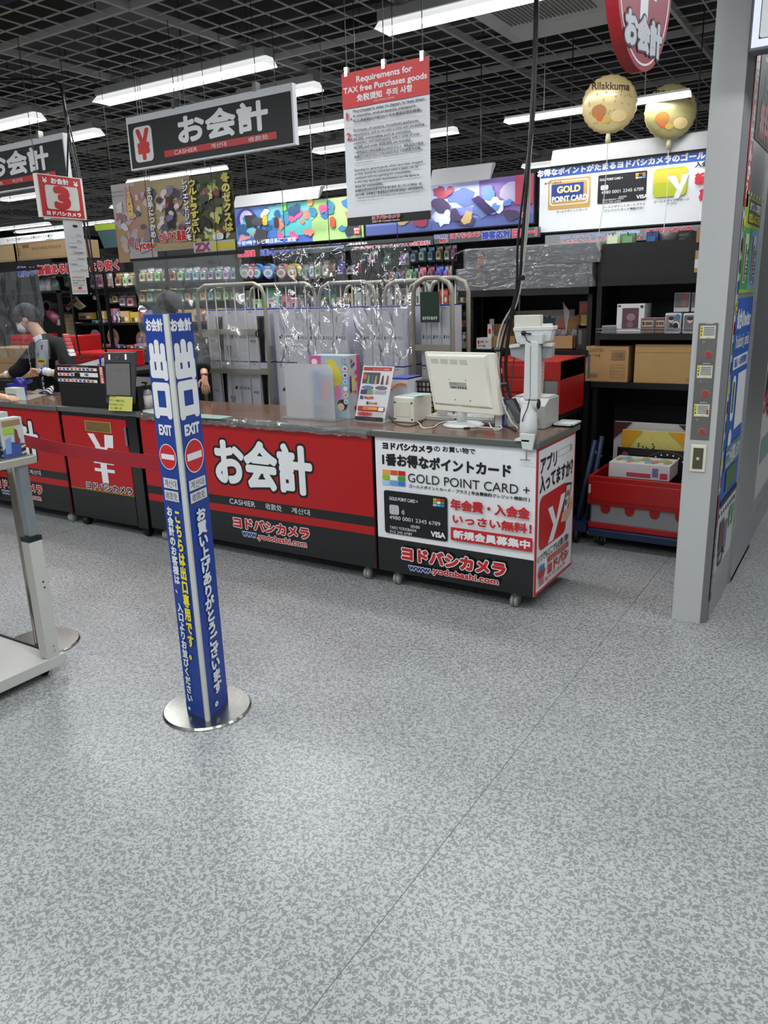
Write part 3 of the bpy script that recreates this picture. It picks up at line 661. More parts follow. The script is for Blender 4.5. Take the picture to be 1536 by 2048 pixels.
for dz in (.012,.030): rail.tube([(xl,Y1+.06,z1+dz),(xl,Y1-.004,z1+dz),(xr,Y1-.004,z1+dz)],.0028)
rail.build('wire_rail', CHROME, sh)
s2 = thing('stock_shelf', (-2.0,5.08,0), 'black shelving with the grey film-wrapped packs on top behind the monitor', 'shelf')
xa, xb = PY(932,600,Y1).x, PY(1186,600,Y1).x
B(xa,xb-.01,Y2,Y2+.02,0,PYz(1000,580,Y1)-.04).build('back_panel', SB, s2)
for xx in (xa,xb-.05): B(xx,xx+.03,Y1+.05,Y2,0,PYz(1000,580,Y1)-.04).build('upright', SH, s2)
zs1 = PYz(1000,580,Y1); zs2 = PYz(1100,700,Y1)
B(xa-.05,xb-.022,Y1-.02,Y2,zs1-.04,zs1).build('shelf_board', SH, s2); B(xa,xb-.022,Y1,Y2,zs2-.035,zs2).build('shelf_board', SH, s2)
B(xa,xb,Y1,Y2,.10,.14).build('shelf_board', SH, s2)
def fb(name, label, cat, px0, py0, px1, py1, y, depth, mat, group=None, zbase=None, parts=None, bev=0):
    """box whose front face fills the seen rectangle on plane y"""
    a = PY(px0,py0,y); b = PY(px1,py1,y); z0 = a.z if zbase is None else zbase
    t = thing(name, ((a.x+b.x)/2, y+depth/2, z0), label, cat, group)
    B(a.x,b.x,y,y+depth,z0,b.z).build('carton', mat, t, bevel=bev)
    t['_x0'] = a.x; t['_x1'] = b.x; t['_z0'] = z0; t['_z1'] = b.z; t['_y'] = y
    return t
def face(t):
    o = Pr((t['_x0'],t['_y'],t['_z0']),XU,ZU,t); o.w = t['_x1']-t['_x0']; o.h = t['_z1']-t['_z0']
    o.R = lambda u0,v0,u1,v1,m,**k: o.rect(u0*o.w,v0*o.h,u1*o.w,v1*o.h,m,raw=True,**k)
    o.T = lambda s_,u0,v0,u1,v1,m,b=0,out=None,**k: o.text(s_,u0*o.w,v0*o.h,u1*o.w,v1*o.h,m,b,out,raw=True,**k)
    o.E = lambda u,v,ru,rv,m: o.ell(u*o.w,v*o.h,ru*o.w,rv*o.h,m,raw=True)
    return o
# grey wrapped packs
FILM = clear_mat(gloss=.45,bump=.35,scale=7,rough=.12,haze=.10,stretch=(1,1,3))
GW = M(98,101,104,.30,bump=.12,scale=5,coat=.3)
for n_, (q0, q1, q2, q3, lb) in enumerate([(915,577,1184,530,'lower grey film-wrapped flat pack on the shelf behind the monitor'),(930,532,1200,478,'upper grey film-wrapped flat pack lying on the lower one')]):
    a = PY(q0,q1,Y1-.01); b = PY(q2,q3,Y1-.01); 
    z0 = zs1 if n_ == 0 else zlast; zz = PYz(q0+10,q3+(8 if n_==0 else 20),Y1-.01); zlast = zz
    t = thing('wrapped_pack', ((a.x+b.x)/2,Y1+.2,z0), lb, 'package', 'film-wrapped packs'); 
    B(a.x,b.x-.03,Y1-.01,Y1+.42,z0,zz).build('board_pack', GW, t, bevel=.006)
    m_ = MB(); N_ = 26
    for i in range(N_):
        for j in range(5): pass
    vs = []; fs = []
    for i in range(N_+1):
        for j in range(6):
            vs.append((a.x-.006+(b.x-a.x+.012)*i/N_, Y1-.018+random.uniform(-.004,.002), z0+.002+(zz-z0)*j/5))
    for i in range(N_):
        for j in range(5): k = i*6+j; fs.append((k,k+6,k+7,k+1))
    m_.add(vs,fs); m_.build('plastic_film', FILM, t, True)
    en = MB(); vs = []; fs = []
    for i in range(6):
        for j in range(6): vs.append((b.x-.028+.03*math.sin(i*1.3+j)*.4+.02, Y1-.01+.42*i/5, z0+.004+(zz-z0-.006)*j/5))
    for i in range(5):
        for j in range(5): k = i*6+j; fs.append((k,k+6,k+7,k+1))
    en.add(vs,fs); en.build('gathered_film', M(190,194,198,.25,bump=.5,scale=18), t, True)
    o = Pr((0,Y1-.0105,0),XU,ZU,t)
    hx = a.x+.10
    if n_ == 1:
        w_ = .15; o.poly([(a.x+.0,z0+.01),(a.x+.13,z0+.005),(a.x+.14,z0+.09),(a.x+.10,zz-.01),(a.x+.03,zz-.006),(a.x+.0,zz-.03)], M(26,20,18,.3), raw=True)
        o.poly([(a.x+.08,z0+.004),(a.x+.15,z0+.02),(a.x+.135,z0+.07),(a.x+.105,z0+.12)], M(176,112,64,.35), raw=True)
    else: o.ell(a.x+.17,(z0+zz)/2,.035,.045,M(140,128,118,.3),raw=True)
    o.text('ZONEX' if 0 else 'BOX SERIES', b.x-.30,(z0+zz)/2-.01,b.x-.12,(z0+zz)/2+.012,M(120,123,126,.4),raw=True); o.flush()
# figure boxes on the right shelf
KR, MAR = M(170,130,84,.55,var=.08,scale=12), M(74,36,46,.4)
BXW = M(206,206,208,.35); MGW = M(90,60,68,.25,coat=.5)
z1p = z1+.001
def fig_box(lb, x0, x1, yt, accent, zb=None, y=Y1+.04, dp=.16, pxb=660):
    a = PY(x0,pxb,y); b = PY(x1,yt,y)
    t = thing('figure_box', ((a.x+b.x)/2,y+dp/2,zb or z1p), lb, 'box', 'small boxed figures on the shelf')
    t['_x0']=a.x; t['_x1']=b.x; t['_z0']=zb or z1p; t['_z1']=b.z; t['_y']=y
    B(a.x,b.x,y,y+dp,zb or z1p,b.z).build('carton', BXW, t, bevel=.002)
    o = face(t); return t, o
t, o = fig_box('large white figure box with a clear maroon window, left on the rail shelf',1232,1290,607,None)
o.R(.2,.14,.8,.86,MGW,r=.05); o.E(.52,.55,.16,.13,M(140,110,118,.3)); o.E(.5,.3,.12,.10,M(120,90,98,.3)); o.R(.04,.9,.14,.96,MAR); o.E(.9,.9,.06,.05,MAR); o.flush()
tops = {}
for i,(x0,x1,yt,lb,c_) in enumerate([(1281,1309,636,'lower of two small brown boxes beside the large figure box',(110,84,76)),(1310,1331,636,'small brown box right of the lower brown one',(104,74,70))]):
    t, o = fig_box(lb,x0,x1,yt,None,y=Y1+.03,dp=.10); o.R(0,0,1,1,M(*c_,.4)); o.R(.08,.45,.92,.85,M(176,160,140,.4)); o.E(.2,.65,.09,.14,MAR); o.R(.35,.55,.85,.75,M(90,80,60,.4)); o.R(0,.1,1,.14,PW); o.flush()
t, o = fig_box('front white figure box with a round blue badge and a dark-haired face',1329,1363,626,None,y=Y1+.03,dp=.14); o.R(.05,.1,.95,.9,M(120,122,130,.3)); o.E(.38,.66,.16,.13,M(216,180,160,.4)); o.E(.38,.74,.17,.09,M(40,32,34,.4)); o.E(.78,.82,.15,.13,M(60,120,150,.4)); o.E(.7,.38,.24,.22,M(208,206,206,.4)); o.E(.68,.36,.18,.17,M(30,26,28,.4)); o.R(.3,.3,.5,.5,M(60,60,66,.4)); o.flush()
t, o = fig_box('white figure box at the pillar, partly hidden behind it',1365,1404,626,None,y=Y1+.03,dp=.14); o.R(.05,.1,.95,.9,M(110,104,112,.3)); o.E(.38,.64,.15,.13,M(216,180,160,.4)); o.E(.38,.73,.17,.09,M(60,40,40,.4)); o.E(.78,.42,.22,.2,M(200,200,205,.4)); o.flush()
zb_ = PYz(1350,624,Y1+.05)
for x0,x1,lb in ((1347,1380,'upper figure box with a round red badge stacked above the others'),(1382,1414,'upper figure box hard against the pillar')):
    t, o = fig_box(lb,x0,x1,585,None,zb=zb_,y=Y1+.06,dp=.12,pxb=624)
    o.R(.02,.02,.98,.98,M(96,84,90,.35)); o.R(.02,.02,.98,.22,M(176,174,178,.35)); o.E(.75,.85,.14,.12,M(150,60,80,.4)); o.E(.68,.5,.24,.22,M(120,92,88,.4)); o.flush()
st_ = thing('tag_stack', (xl+.06,Y1+.08,z1p), 'small stack of grey tags at the left end of the rail shelf', 'tags')
for k in range(6): B(xl+.02+.003*(k%3),xl+.11,Y1+.03,Y1+.10,z1p+.008*k,z1p+.0075+.008*k).build('tag_card', M(150,154,156,.4) if k%2 else M(110,112,116,.4), st_)
# cartons on the lower board
t = fb('cardboard_carton','cardboard carton with printed label lines and a blue stripe on the lower shelf','box',1170,762,1258,693,Y1+.02,.36,KR,zbase=z2+.001); o = face(t)
o.R(.05,.08,.11,.78,M(70,92,112,.5)); o.T('SCHOTTEC',.08,.84,.42,.93,M(96,76,56,.5),.03); o.T('ノーマル品',.12,.7,.34,.78,M(90,80,84,.5),.03); o.T('14型 240入',.12,.1,.3,.24,M(70,72,76,.5))
o.R(.6,.62,.92,.88,M(84,74,62,.5)); o.R(.61,.635,.91,.865,KR); 
for k in range(9): o.R(.63+.03*k,.66,.645+.03*k,.84,M(80,74,66,.5))
for k in range(5): o.R(.6,.12+.09*k,.92,.128+.09*k,M(100,84,64,.5))
o.R(.6,.12,.605,.49,M(100,84,64,.5)); o.R(.915,.12,.92,.49,M(100,84,64,.5)); o.flush()
t = fb('cardboard_carton','plain wide cardboard carton beside the printed carton, running behind the pillar','box',1267,764,1412,690,Y1+.02,.36,M(172,138,86,.55,var=.08,scale=12),zbase=z2+.001); o = face(t)
o.R(0,.79,1,.80,M(120,92,56,.5)); o.R(.75,.05,.86,.16,M(160,120,76,.5)); o.flush()
for i,(x0,x1,y0_,y1_,c_) in enumerate([(1392,1402,485,452,(150,110,70)),(1388,1398,545,500,(164,132,88))]):
    t = fb('cardboard_carton',['small carton standing upright against the pillar on the top shelf','carton with a white label just left of the pillar'][i],'box',x0,y0_,x1+14,y1_,Y1-.03,.2,M(*c_,.55)); o = face(t)
    if i: o.R(.0,.2,.4,.6,LGREY)
    o.flush()
# things along the very top of the right shelf
ztop = PYz(1210,488,Y1)
for i,(x0,x1,yt,c_,lb,nm) in enumerate([(1213,1240,468,(196,204,170),'pale green hanging pack on the top of the right shelf, leftmost','blister_pack'),(1243,1270,466,(100,140,96),'green hanging pack second on the top of the right shelf','blister_pack'),(1292,1316,462,(50,74,130),'dark blue hanging pack on the top of the right shelf','blister_pack')]):
    a = PY(x0,486,Y1+.1); b = PY(x1,yt,Y1+.1)
    t = thing(nm, ((a.x+b.x)/2,Y1+.15,ztop-.02), lb, 'pack', 'hanging packs on the top of the right shelf')
    B(a.x,b.x,Y1+.1,Y1+.14,a.z-.03,b.z).build('card', M(*c_,.4), t); B(a.x+.01,b.x-.01,Y1+.09,Y1+.1,a.z-.01,a.z+.035).build('blister', M(min(255,c_[0]+30),min(255,c_[1]+30),min(255,c_[2]+30),.2), t)
    MB().tube([((a.x+b.x)/2,Y1+.44,b.z-.005),((a.x+b.x)/2,Y1+.09,b.z-.005),((a.x+b.x)/2,Y1+.08,b.z+.012)],.003).build('hook', CHROME, t)
t = thing('cable_reel', (PY(1338,480,Y1+.15).x,Y1+.15,ztop-.01), 'coiled grey band on the top of the right shelf below the right string', 'reel')
c_ = PY(1338,474,Y1+.2); MB().lathe([(.075,0),(.078,.01),(.078,.05),(.07,.055)],(c_.x,c_.y,c_.z-.03),24).build('band', M(90,88,84,.4), t, True); B(c_.x-.08,c_.x+.08,c_.y-.06,c_.y+.06,c_.z-.045,c_.z-.03).build('tray', DARK, t)
t = fb('display_box','black box with grey print on the top of the right shelf near the pillar','box',1355,484,1384,460,Y1+.12,.15,DARK); o = face(t); o.T('RUNXEAR' if 0 else 'HEADSET',.1,.5,.8,.75,M(130,130,132,.4)); o.R(.1,.3,.6,.34,M(110,110,112,.4)); o.R(.1,.2,.5,.24,M(110,110,112,.4)); o.flush()
# dolly, folding crate and boards at the foot of the shelf ----------------
NAVY = M(24,44,78,.45)
dl = thing('platform_dolly', (-1.12,4.6,0), 'navy blue platform dolly with black casters under the red folding crate', 'dolly')
xd0, xd1 = -1.36, -.72
dz = PYz(1250,1066,4.42)
B(xd0,xd1,4.42,4.83,dz-.045,dz).build('platform', NAVY, dl, bevel=.006)
for xx in (xd0+.07, xd1-.05):
    for yy in (4.48, 4.76):
        w = MB().cyl((xx-.014,yy,.042),(xx+.014,yy,.042),.042,n=16).build('wheel', BLACK, dl, True)
        MB().box(xx-.022,xx-.016,yy-.02,yy+.02,.03,dz-.04).box(xx+.016,xx+.022,yy-.02,yy+.02,.03,dz-.04).box(xx-.022,xx+.022,yy-.025,yy+.025,dz-.052,dz-.043).build('wheel_fork', CHROME, w)
CRD = M(170,24,26,.35)
a = PY(1172,1050,4.44); b = PY(1350,950,4.44)
fcx0, fcx1, fz0, fz1 = a.x+.012, -.70, dz+.002, PYz(1180,950,4.44)
fc = thing('folding_crate', ((fcx0+fcx1)/2,4.62,fz0), 'red and clear folding crate standing on the navy dolly', 'crate', 'red folding crates')
B(fcx0,fcx1,4.44,4.80,fz0,fz0+.035).build('base', CRD, fc, bevel=.003)
zm = fz0+(fz1-fz0)*.46
for q_ in ([(fcx0+.01,4.450),(fcx1-.01,4.450),(fcx1-.01,4.456),(fcx0+.01,4.456)],[(fcx0+.008,4.45),(fcx0+.014,4.45),(fcx0+.014,4.79),(fcx0+.008,4.79)],[(fcx1-.014,4.45),(fcx1-.008,4.45),(fcx1-.008,4.79),(fcx1-.014,4.79)]):
    MB().slab([(x,y,fz0+.03) for x,y in q_],(0,0,zm-fz0)).build('clear_side', M(150,152,156,.25), fc)
t_ = MB(); t_.slab([(fcx0-.008,4.428,zm),(fcx1,4.428,zm),(fcx1,4.428,fz1),(fcx0-.008,4.428,fz1)],(0,.02,0)); 
t_.build('side_flap', CRD, fc, bevel=.004)
MB().slab([(fcx0+.02,4.422,zm+.03),(fcx1-.03,4.422,zm+.03),(fcx1-.03,4.422,fz1-.03),(fcx0+.02,4.422,fz1-.03)],(0,.006,0)).build('flap_rib', M(176,30,30,.3), fc, bevel=.004)
for k in range(4):
    xc = fcx0+.10+k*(fcx1-fcx0-.16)/3.6
    MB().slab([(xc-.03,4.44,zm+.004),(xc+.03,4.44,zm+.004),(xc+.026,4.44,zm-.035),(xc+.012,4.44,zm-.05),(xc-.012,4.44,zm-.05),(xc-.026,4.44,zm-.035)],(0,.01,0)).build('hinge_tab', CRD, fc)
for xx in (fcx0-.004,fcx1-.016): B(xx,xx+.02,4.44,4.80,zm,fz1).build('end_wall', CRD, fc)
B(fcx0,fcx1,4.78,4.80,zm-.1,fz1).build('rear_wall', CRD, fc)
B(fcx0+.002,fcx0+.012,4.415,4.43,zm+.07,zm+.12).build('latch', LGREY, fc)
ib = thing('paper_pack', (-1.1,4.6,fz0+.04), 'white printed pack seen through the clear side of the red crate', 'pack')
B(fcx0+.12,fcx1-.08,4.46,4.70,fz0+.036,zm+.02).build('carton', M(196,196,190,.4), ib)
gb = fb('game_box','white printed game box lying across the open red crate','box',1217,950,1340,934,4.50,.22,M(204,204,206,.4),zbase=fz1-.01); o = face(gb)
o.R(.3,.1,.7,.4,M(190,70,90,.4)); o.R(.72,.2,.82,.8,M(120,110,160,.4)); o.R(.85,.1,.97,.5,M(190,60,80,.4)); o.flush()
o = Pr((gb['_x0'],4.50,gb['_z1']),XU,(0,1,0),gb); w_=gb['_x1']-gb['_x0']
for k in range(9): o.ell(w_*(.1+.1*k),.11+.04*math.sin(k*2),.022,.05,M(*[(180,150,90),(110,170,190),(200,120,90),(150,190,120)][k%4],.4),raw=True)
o.flush()
bb = fb('display_board','black board with a dial print standing behind the open red crate','board',1233,938,1400,906,4.74,.012,M(18,16,17,.35),zbase=.30); o = face(bb)
o.h = bb['_z1']-bb['_z0']; cx_, cz_ = o.w*.62, o.h-.12
for k in range(9): t0 = math.radians(20+17.5*k); o.ell(cx_+.115*math.cos(t0), cz_+.095*math.sin(t0), .005,.005, PW, raw=True)
for k in range(24):
    t0 = math.radians(10+6.6*k); t1 = math.radians(10+6.6*(k+.9)); r1, r2 = .14, .143
    o.poly([(cx_+r1*math.cos(t0),cz_+r1*.8*math.sin(t0)),(cx_+r2*math.cos(t0),cz_+r2*.8*math.sin(t0)),(cx_+r2*math.cos(t1),cz_+r2*.8*math.sin(t1)),(cx_+r1*math.cos(t1),cz_+r1*.8*math.sin(t1))],M(120,120,122,.4),raw=True)
o.ell(.05,o.h-.05,.022,.03,M(120,50,60,.4),raw=True); o.T('OL',.86,.86,.94,.94,M(150,170,200,.4),.05); o.flush()
pb = thing('framed_board', (-1.0,4.80,.3), 'yellow board with an amber corner frame inside clear wrap behind the red crate', 'board')
a = PY(1243,915,4.78); b = PY(1400,868,4.78)
B(a.x,b.x,4.775,4.79,.3,b.z).build('board', M(206,196,110,.4,var=.15,scale=30), pb)
MB().slab([(a.x,4.77,b.z-.16),(a.x+.12,4.77,b.z),(a.x,4.77,b.z)],(0,.006,0)).build('corner_protector', M(206,150,30,.4), pb)
MB().slab([(a.x+.27,4.77,b.z),(a.x+.45,4.77,b.z-.16),(a.x+.45,4.77,b.z)],(0,.006,0)).build('corner_protector', M(206,150,30,.4), pb)
o = Pr((0,4.7748,0),XU,ZU,pb)
for k in range(14): o.ell(a.x+.10+random.random()*.3, b.z-.05-random.random()*.12,.006,.005,M(50,42,30,.5),raw=True)
o.flush()
pb2 = thing('framed_board', (-1.0,4.84,.3), 'larger white board with maroon corners behind the yellow board', 'board')
a = PY(1224,960,4.815); b = PY(1400,852,4.815)
B(a.x,b.x,4.81,4.83,.2,b.z).build('board', M(186,186,186,.35), pb2)
MB().slab([(a.x,4.805,b.z-.11),(a.x+.11,4.805,b.z),(a.x,4.805,b.z)],(0,.006,0)).build('corner_protector', MAR, pb2)
MB().slab([(a.x+.38,4.805,b.z),(a.x+.5,4.805,b.z-.10),(a.x+.5,4.805,b.z)],(0,.006,0)).build('corner_protector', MAR, pb2)
# tilted blue hand truck
ht = thing('hand_truck', (-1.5,4.6,0), 'dark blue folded hand truck leaning between the white counter and the crate', 'hand truck')
a = PY(1152,1045,4.5); b = PY(1190,880,4.62); 
MB().tube([(a.x,4.5,.12),(a.x+.01,4.5,a.z),(b.x,4.62,b.z)],.016,8).build('frame_tube', NAVY, ht, True)
MB().tube([(a.x+.03,4.55,.12),(a.x+.05,4.55,a.z),(b.x+.03,4.66,b.z+.02)],.016,8).build('frame_tube', NAVY, ht, True)
B(a.x-.04,a.x+.08,4.45,4.62,.075,.13).build('deck', NAVY, ht)
for yy in (4.47,4.6): MB().cyl((a.x,yy,.04),(a.x+.03,yy,.04),.04,n=14).build('wheel', BLACK, ht, True)
c_ = PY(1197,912,4.66); MB().tube([(c_.x-.03,4.66,c_.z+.04),(c_.x-.01,4.66,c_.z+.01),(c_.x+.02,4.66,c_.z)],.007).build('brake_lever', M(170,172,160,.4), ht); 
# boxes on the left stock shelf
KB = M(150,116,76,.6,var=.1,scale=12)
obx = thing('open_carton', (PY(1020,690,4.95).x,5.0,zs2), 'open brown carton with flaps on the shelf just behind the cables', 'box')
def open_box(t, x0, x1, y0, y1, z0, z1, m, th=.005):
    for q_ in ((x0,x1,y0,y0+th),(x0,x1,y1-th,y1),(x0,x0+th,y0,y1),(x1-th,x1,y0,y1)): B(*q_,z0,z1).build('side', m, t)
    B(x0,x1,y0,y1,z0,z0+th).build('bottom', m, t)
a = PY(984,695,4.9); b = PY(1026,672,4.9); c_ = PY(984,628,5.12)
open_box(obx, a.x, b.x+.02, 4.9, 5.12, zs2+.001, b.z, KB); B(a.x,b.x+.02,5.12,5.125,zs2+.01,c_.z).build('flap', M(126,96,62,.6), obx)
ir = fb('paper_bundle','bundle of brown folded sheets inside the open carton','paper',988,675,1022,648,4.98,.08,M(160,128,90,.6),zbase=zs2+.01)
lb_ = fb('label_box','white box with a red printed corner mark left of the open carton','box',953,697,982,676,4.88,.12,M(206,206,204,.4),zbase=zs2+.001); o = face(lb_)
o.E(.14,.62,.07,.18,CR); o.T('お買い上げ',.25,.55,.8,.75,CR,.03); o.T('ポスター各種',.1,.2,.6,.38,INK,.03); o.flush()
for k,(x0,x1,yb_,yt_) in enumerate([(975,984,678,648),(979,988,672,638)]):
    t = fb('paper_card',['white and red card leaning on the open carton, front one','white and red card leaning on the open carton, rear one'][k],'card',x0,yb_,x1,yt_,4.93+.04*k,.004,M(200,196,194,.4),zbase=zs2+.001); o = face(t); o.R(.2,.6,.8,.8,CR); o.flush()
bg = thing('goods_carton', (PY(1110,690,4.9).x,4.95,zs2), 'big open carton of prizes with blue and orange bursts and a red label', 'box')
a = PY(1030,698,4.9); b = PY(1150,672,4.9); c_ = PY(1030,622,5.15); d_ = PY(1150,612,5.15)
open_box(bg, a.x, b.x-.01, 4.9, 5.15, zs2+.001, b.z, M(166,128,84,.6,var=.08,scale=12))
cvr = MB().slab([(c_.x,5.152,zs2+.01),(d_.x,5.152,zs2+.01),(d_.x,5.152,d_.z-.02),(c_.x,5.152,c_.z)],(0,.006,0)).build('printed_lid', M(150,146,140,.45,bump=.2,scale=10), bg)
o = Pr((0,5.152,0),XU,ZU,bg); cx_=c_.x+.24; cz_=d_.z-.13
def burst(o, cx, cz, r, m, n=11):
    o.poly([(cx+(r if i%2 else r*.72)*math.cos(PI*i/n), cz+(r if i%2 else r*.72)*math.sin(PI*i/n)) for i in range(2*n)], m, raw=True)
burst(o, cx_, cz_, .08, M(60,84,104,.45)); burst(o, cx_+.12, cz_-.02, .09, M(196,122,98,.45)); o.ell(cx_+.22,cz_-.01,.085,.085,M(206,150,80,.45),raw=True)
o.rect(cx_+.03,cz_-.10,cx_+.13,cz_-.01,CR,r=.1,raw=True); o.rect(cx_+.04,cz_-.055,cx_+.12,cz_-.02,PW,raw=True); o.text('ラストワン賞',cx_+.044,cz_-.05,cx_+.116,cz_-.025,CR,.05,raw=True)
o.text('くじ',c_.x+.02,cz_-.02,c_.x+.1,cz_+.05,M(190,180,150,.4),.06,raw=True); o.flush()
MB().slab([(d_.x-.005,5.0,zs2+.1),(d_.x+.01,5.0,d_.z-.03),(d_.x-.06,5.08,d_.z+.03)],(.004,0,0)).build('curled_flap', M(206,206,204,.4), bg)
for k in range(4):
    c2_ = PY(1088+18*k,668-3*(k%2),5.0); t = MB().ball((c2_.x,5.0+.02*k,b.z+.01),.032,10,7,(1,.8,.9+.2*(k%2)))
    t.box(c2_.x-.02,c2_.x+.02,4.99,5.03,zs2+.012,b.z)
    tag(t.build('prize_bag', clear_mat(gloss=.6,bump=.6,scale=30,haze=.5), smooth=False), ['white','silver','clear crumpled','clear round'][k]+' wrapped prize number %s sticking out of the big prize carton' % ['one','two','three','four'][k], 'prize', 'wrapped prizes in the open carton')
rb = fb('snack_tin','dark red and gold box at the right end of the middle shelf','box',1157,655,1181,602,4.93,.12,M(84,52,36,.4),zbase=zs2+.13); o = face(rb); o.R(.1,.6,.9,.9,M(130,50,50,.4)); o.R(.2,.1,.8,.5,M(150,130,70,.4)); o.flush()
tg = fb('dark_box','dark box with a grey label under the red and gold box','box',1152,697,1180,650,4.93,.12,M(40,36,30,.5),zbase=zs2+.001); tg2 = face(tg); tg2.R(.15,.2,.4,.8,M(90,92,94,.5)); tg2.flush()
# red crate on the floor stack behind the monitor
def tote(lb, px0, pyb, px1, pyt, y, dp, clear=True, name='folding_crate'):
    a = PY(px0,pyb,y); b = PY(px1,pyt,y); z0 = a.z; z1_ = b.z
    t = thing(name, ((a.x+b.x)/2,y+dp/2,z0), lb, 'crate', 'red folding crates')
    xs = b.x-(.17 if clear else 0)
    B(a.x,xs,y,y+dp,z0,z1_).build('crate_body', CRD, t, bevel=.006)
    for k in range(3): B(a.x+.03,xs-.02,y-.006,y,z0+(z1_-z0)*(.12+.28*k),z0+(z1_-z0)*(.36+.28*k)).build('side_rib', M(176,30,30,.3), t, bevel=.003)
    if clear:
        B(xs,b.x-.01,y+.01,y+dp,z0+.01,z1_-.10).build('clear_side', M(140,142,144,.3), t)
        B(xs-.01,b.x,y-.002,y+dp,z1_-.11,z1_-.002).build('top_rim', CRD, t, bevel=.004); B(b.x-.015,b.x,y,y+dp,z0,z1_).build('corner_post', CRD, t)
        B(xs+.05,xs+.07,y,y+.01,z0,z1_-.10).build('corner_post', CRD, t)
    return t
t = tote('red folding crate with a clear end, behind the monitor arm',970,822,1122,722,4.25,.42)
# table below it so that it stands on something
wt = thing('work_table', (-1.75,4.5,0), 'low dark table hidden behind the counters under the red crate', 'table')
zc_ = ORG[t.name].z
B(-2.15,-1.52,4.22,4.70,zc_-.035,zc_-.001).build('table_top', DARK, wt)
for xx in (-2.12,-1.56):
    for yy in (4.24,4.67): B(xx-.015,xx+.015,yy-.015,yy+.015,0,zc_-.035).build('leg', DARK, wt)

# ================================================================== hanging signs
def wires(t, pts, m=None, top=3.0, r=.0022):
    for p_ in pts: MB().cyl(p_, (p_[0], p_[1], top), r, n=5).build('hanging_wire', m or M(20,20,20,.5), t)
def hang_panel(name, label, cat, TL, TR, BL, y, th, mat, group=None):
    a = PY(*TL,y); b = PY(*TR,y); c_ = PY(*BL,y); x0 = (a.x+c_.x)/2; x1 = b.x; z1_ = (a.z+b.z)/2; z0 = c_.z
    t = thing(name, ((x0+x1)/2,y,z0), label, cat, group)
    B(x0,x1,y,y+th,z0,z1_).build('sign_panel', mat, t)
    t['_x0']=x0; t['_x1']=x1; t['_z0']=z0; t['_z1']=z1_; t['_y']=y
    return t
def cashier_sign(TL, TR, BL, label):
    t = hang_panel('cashier_sign', label, 'sign', TL, TR, BL, 3.5, .03, M(222,224,228,.4), 'black cashier signs')
    o = face(t); W, H_ = o.w, o.h
    o.rect(.012,.03*H_,W-.012,H_*.875, M(15,17,19,.5), raw=True)
    o.rect(.05,.13*H_,.05+.155,.13*H_+.66*H_, PW, r=.18, raw=True)
    o.text('¥',.05+.03,.19*H_,.05+.125,.72*H_, M(206,28,34,.4), .05, raw=True)
    o.text('お会計',W*.34,.345*H_,W*.86,.815*H_, M(240,242,244,.4), .05, raw=True)
    o.rect(W*.235,.145*H_,W*.905,.265*H_, M(190,34,38,.4), raw=True)
    o.text('CASHIER',W*.30,.165*H_,W*.445,.24*H_,PW,raw=True); o.text('계산대',W*.53,.165*H_,W*.62,.245*H_,PW,raw=True); o.text('收款处',W*.75,.165*H_,W*.86,.245*H_,PW,raw=True)
    o.flush()
    for k in (.32,.80): B(t['_x0']+W*k-.012,t['_x0']+W*k+.012,3.497,3.533,t['_z1']-.005,t['_z1']+.04).build('clip', CHROME, t)
    wires(t, [(t['_x0']+W*k,3.515,t['_z1']+.03) for k in (.32,.80)])
    return t
g1 = cashier_sign((252,236),(584,165),(262,342), 'black Japanese cashier sign with a white yen tile hanging above the red counter')
W_ = g1['_x1']-g1['_x0']; a = PY(125,265,3.5); 
g2 = copy_tree(g1, (a.x-g1['_x1'],0,a.z-g1['_z1']), 'black cashier sign cut off by the left edge of the picture')
# tax free banner ---------------------------------------------------------
tx = thing('tax_free_banner', (-1.95,2.95,1.8), 'tall red, white and black tax free requirements banner hanging in the middle', 'banner')
TYY = 2.95
a = PY(684,150,TYY); b = PY(857,108,TYY); c_ = PY(694,453,TYY)
x0, x1, z1_, z0 = (a.x+c_.x)/2, b.x, (a.z+b.z)/2, c_.z; W, H_ = x1-x0, z1_-z0
N_ = 12; vs = []; fs = []
for i in range(N_+1):
    for j in range(9):
        u = i/N_; s_ = .004*math.sin(u*7)*(j/8)**2; dz_ = -.012*math.sin(PI*min(1,u/.5 if u < .5 else (u-.5)/.5))*(1 if j == 8 else 0)
        vs.append((x0+W*u, TYY+.004+abs(s_), z0+H_*j/8+dz_))
for i in range(N_):
    for j in range(8): k = i*9+j; fs.append((k,k+9,k+10,k+1))
bn = MB().add(vs,fs); vb = [Vector(v)+Vector((0,.002,0)) for v in bn.v]; n0 = len(bn.v)
bn.build('banner_sheet', M(214,216,220,.45), tx, True)
o = Pr((x0,TYY,z0),XU,ZU,tx)
def tr_(u0,v0,u1,v1,m): o.rect(u0*W,(1-v1)*H_,u1*W,(1-v0)*H_,m,raw=True)
def tt_(s_,u0,v0,u1,v1,m,b=0,out=None): o.text(s_,u0*W,(1-v1)*H_,u1*W,(1-v0)*H_,m,b,out,raw=True)
TR = M(206,32,38,.42); LN = M(190,100,104,.4); DI = M(30,31,34,.5); MI = M(90,92,96,.5)
tr_(0,0.002,1,.225,TR); tr_(0,.943,1,1,M(18,18,19,.4))
tt_('Requirements for',.18,.035,.82,.085,PW,.03); tt_('TAX free Purchases goods',.02,.095,.98,.142,PW,.03); tt_('免税须知  주의 사항',.18,.150,.82,.193,PW,.035)
tr_(.04,.2,.96,.2012,LN); tt_('免税の対象者と対象商品',.38,.2035,.62,.213,PW)
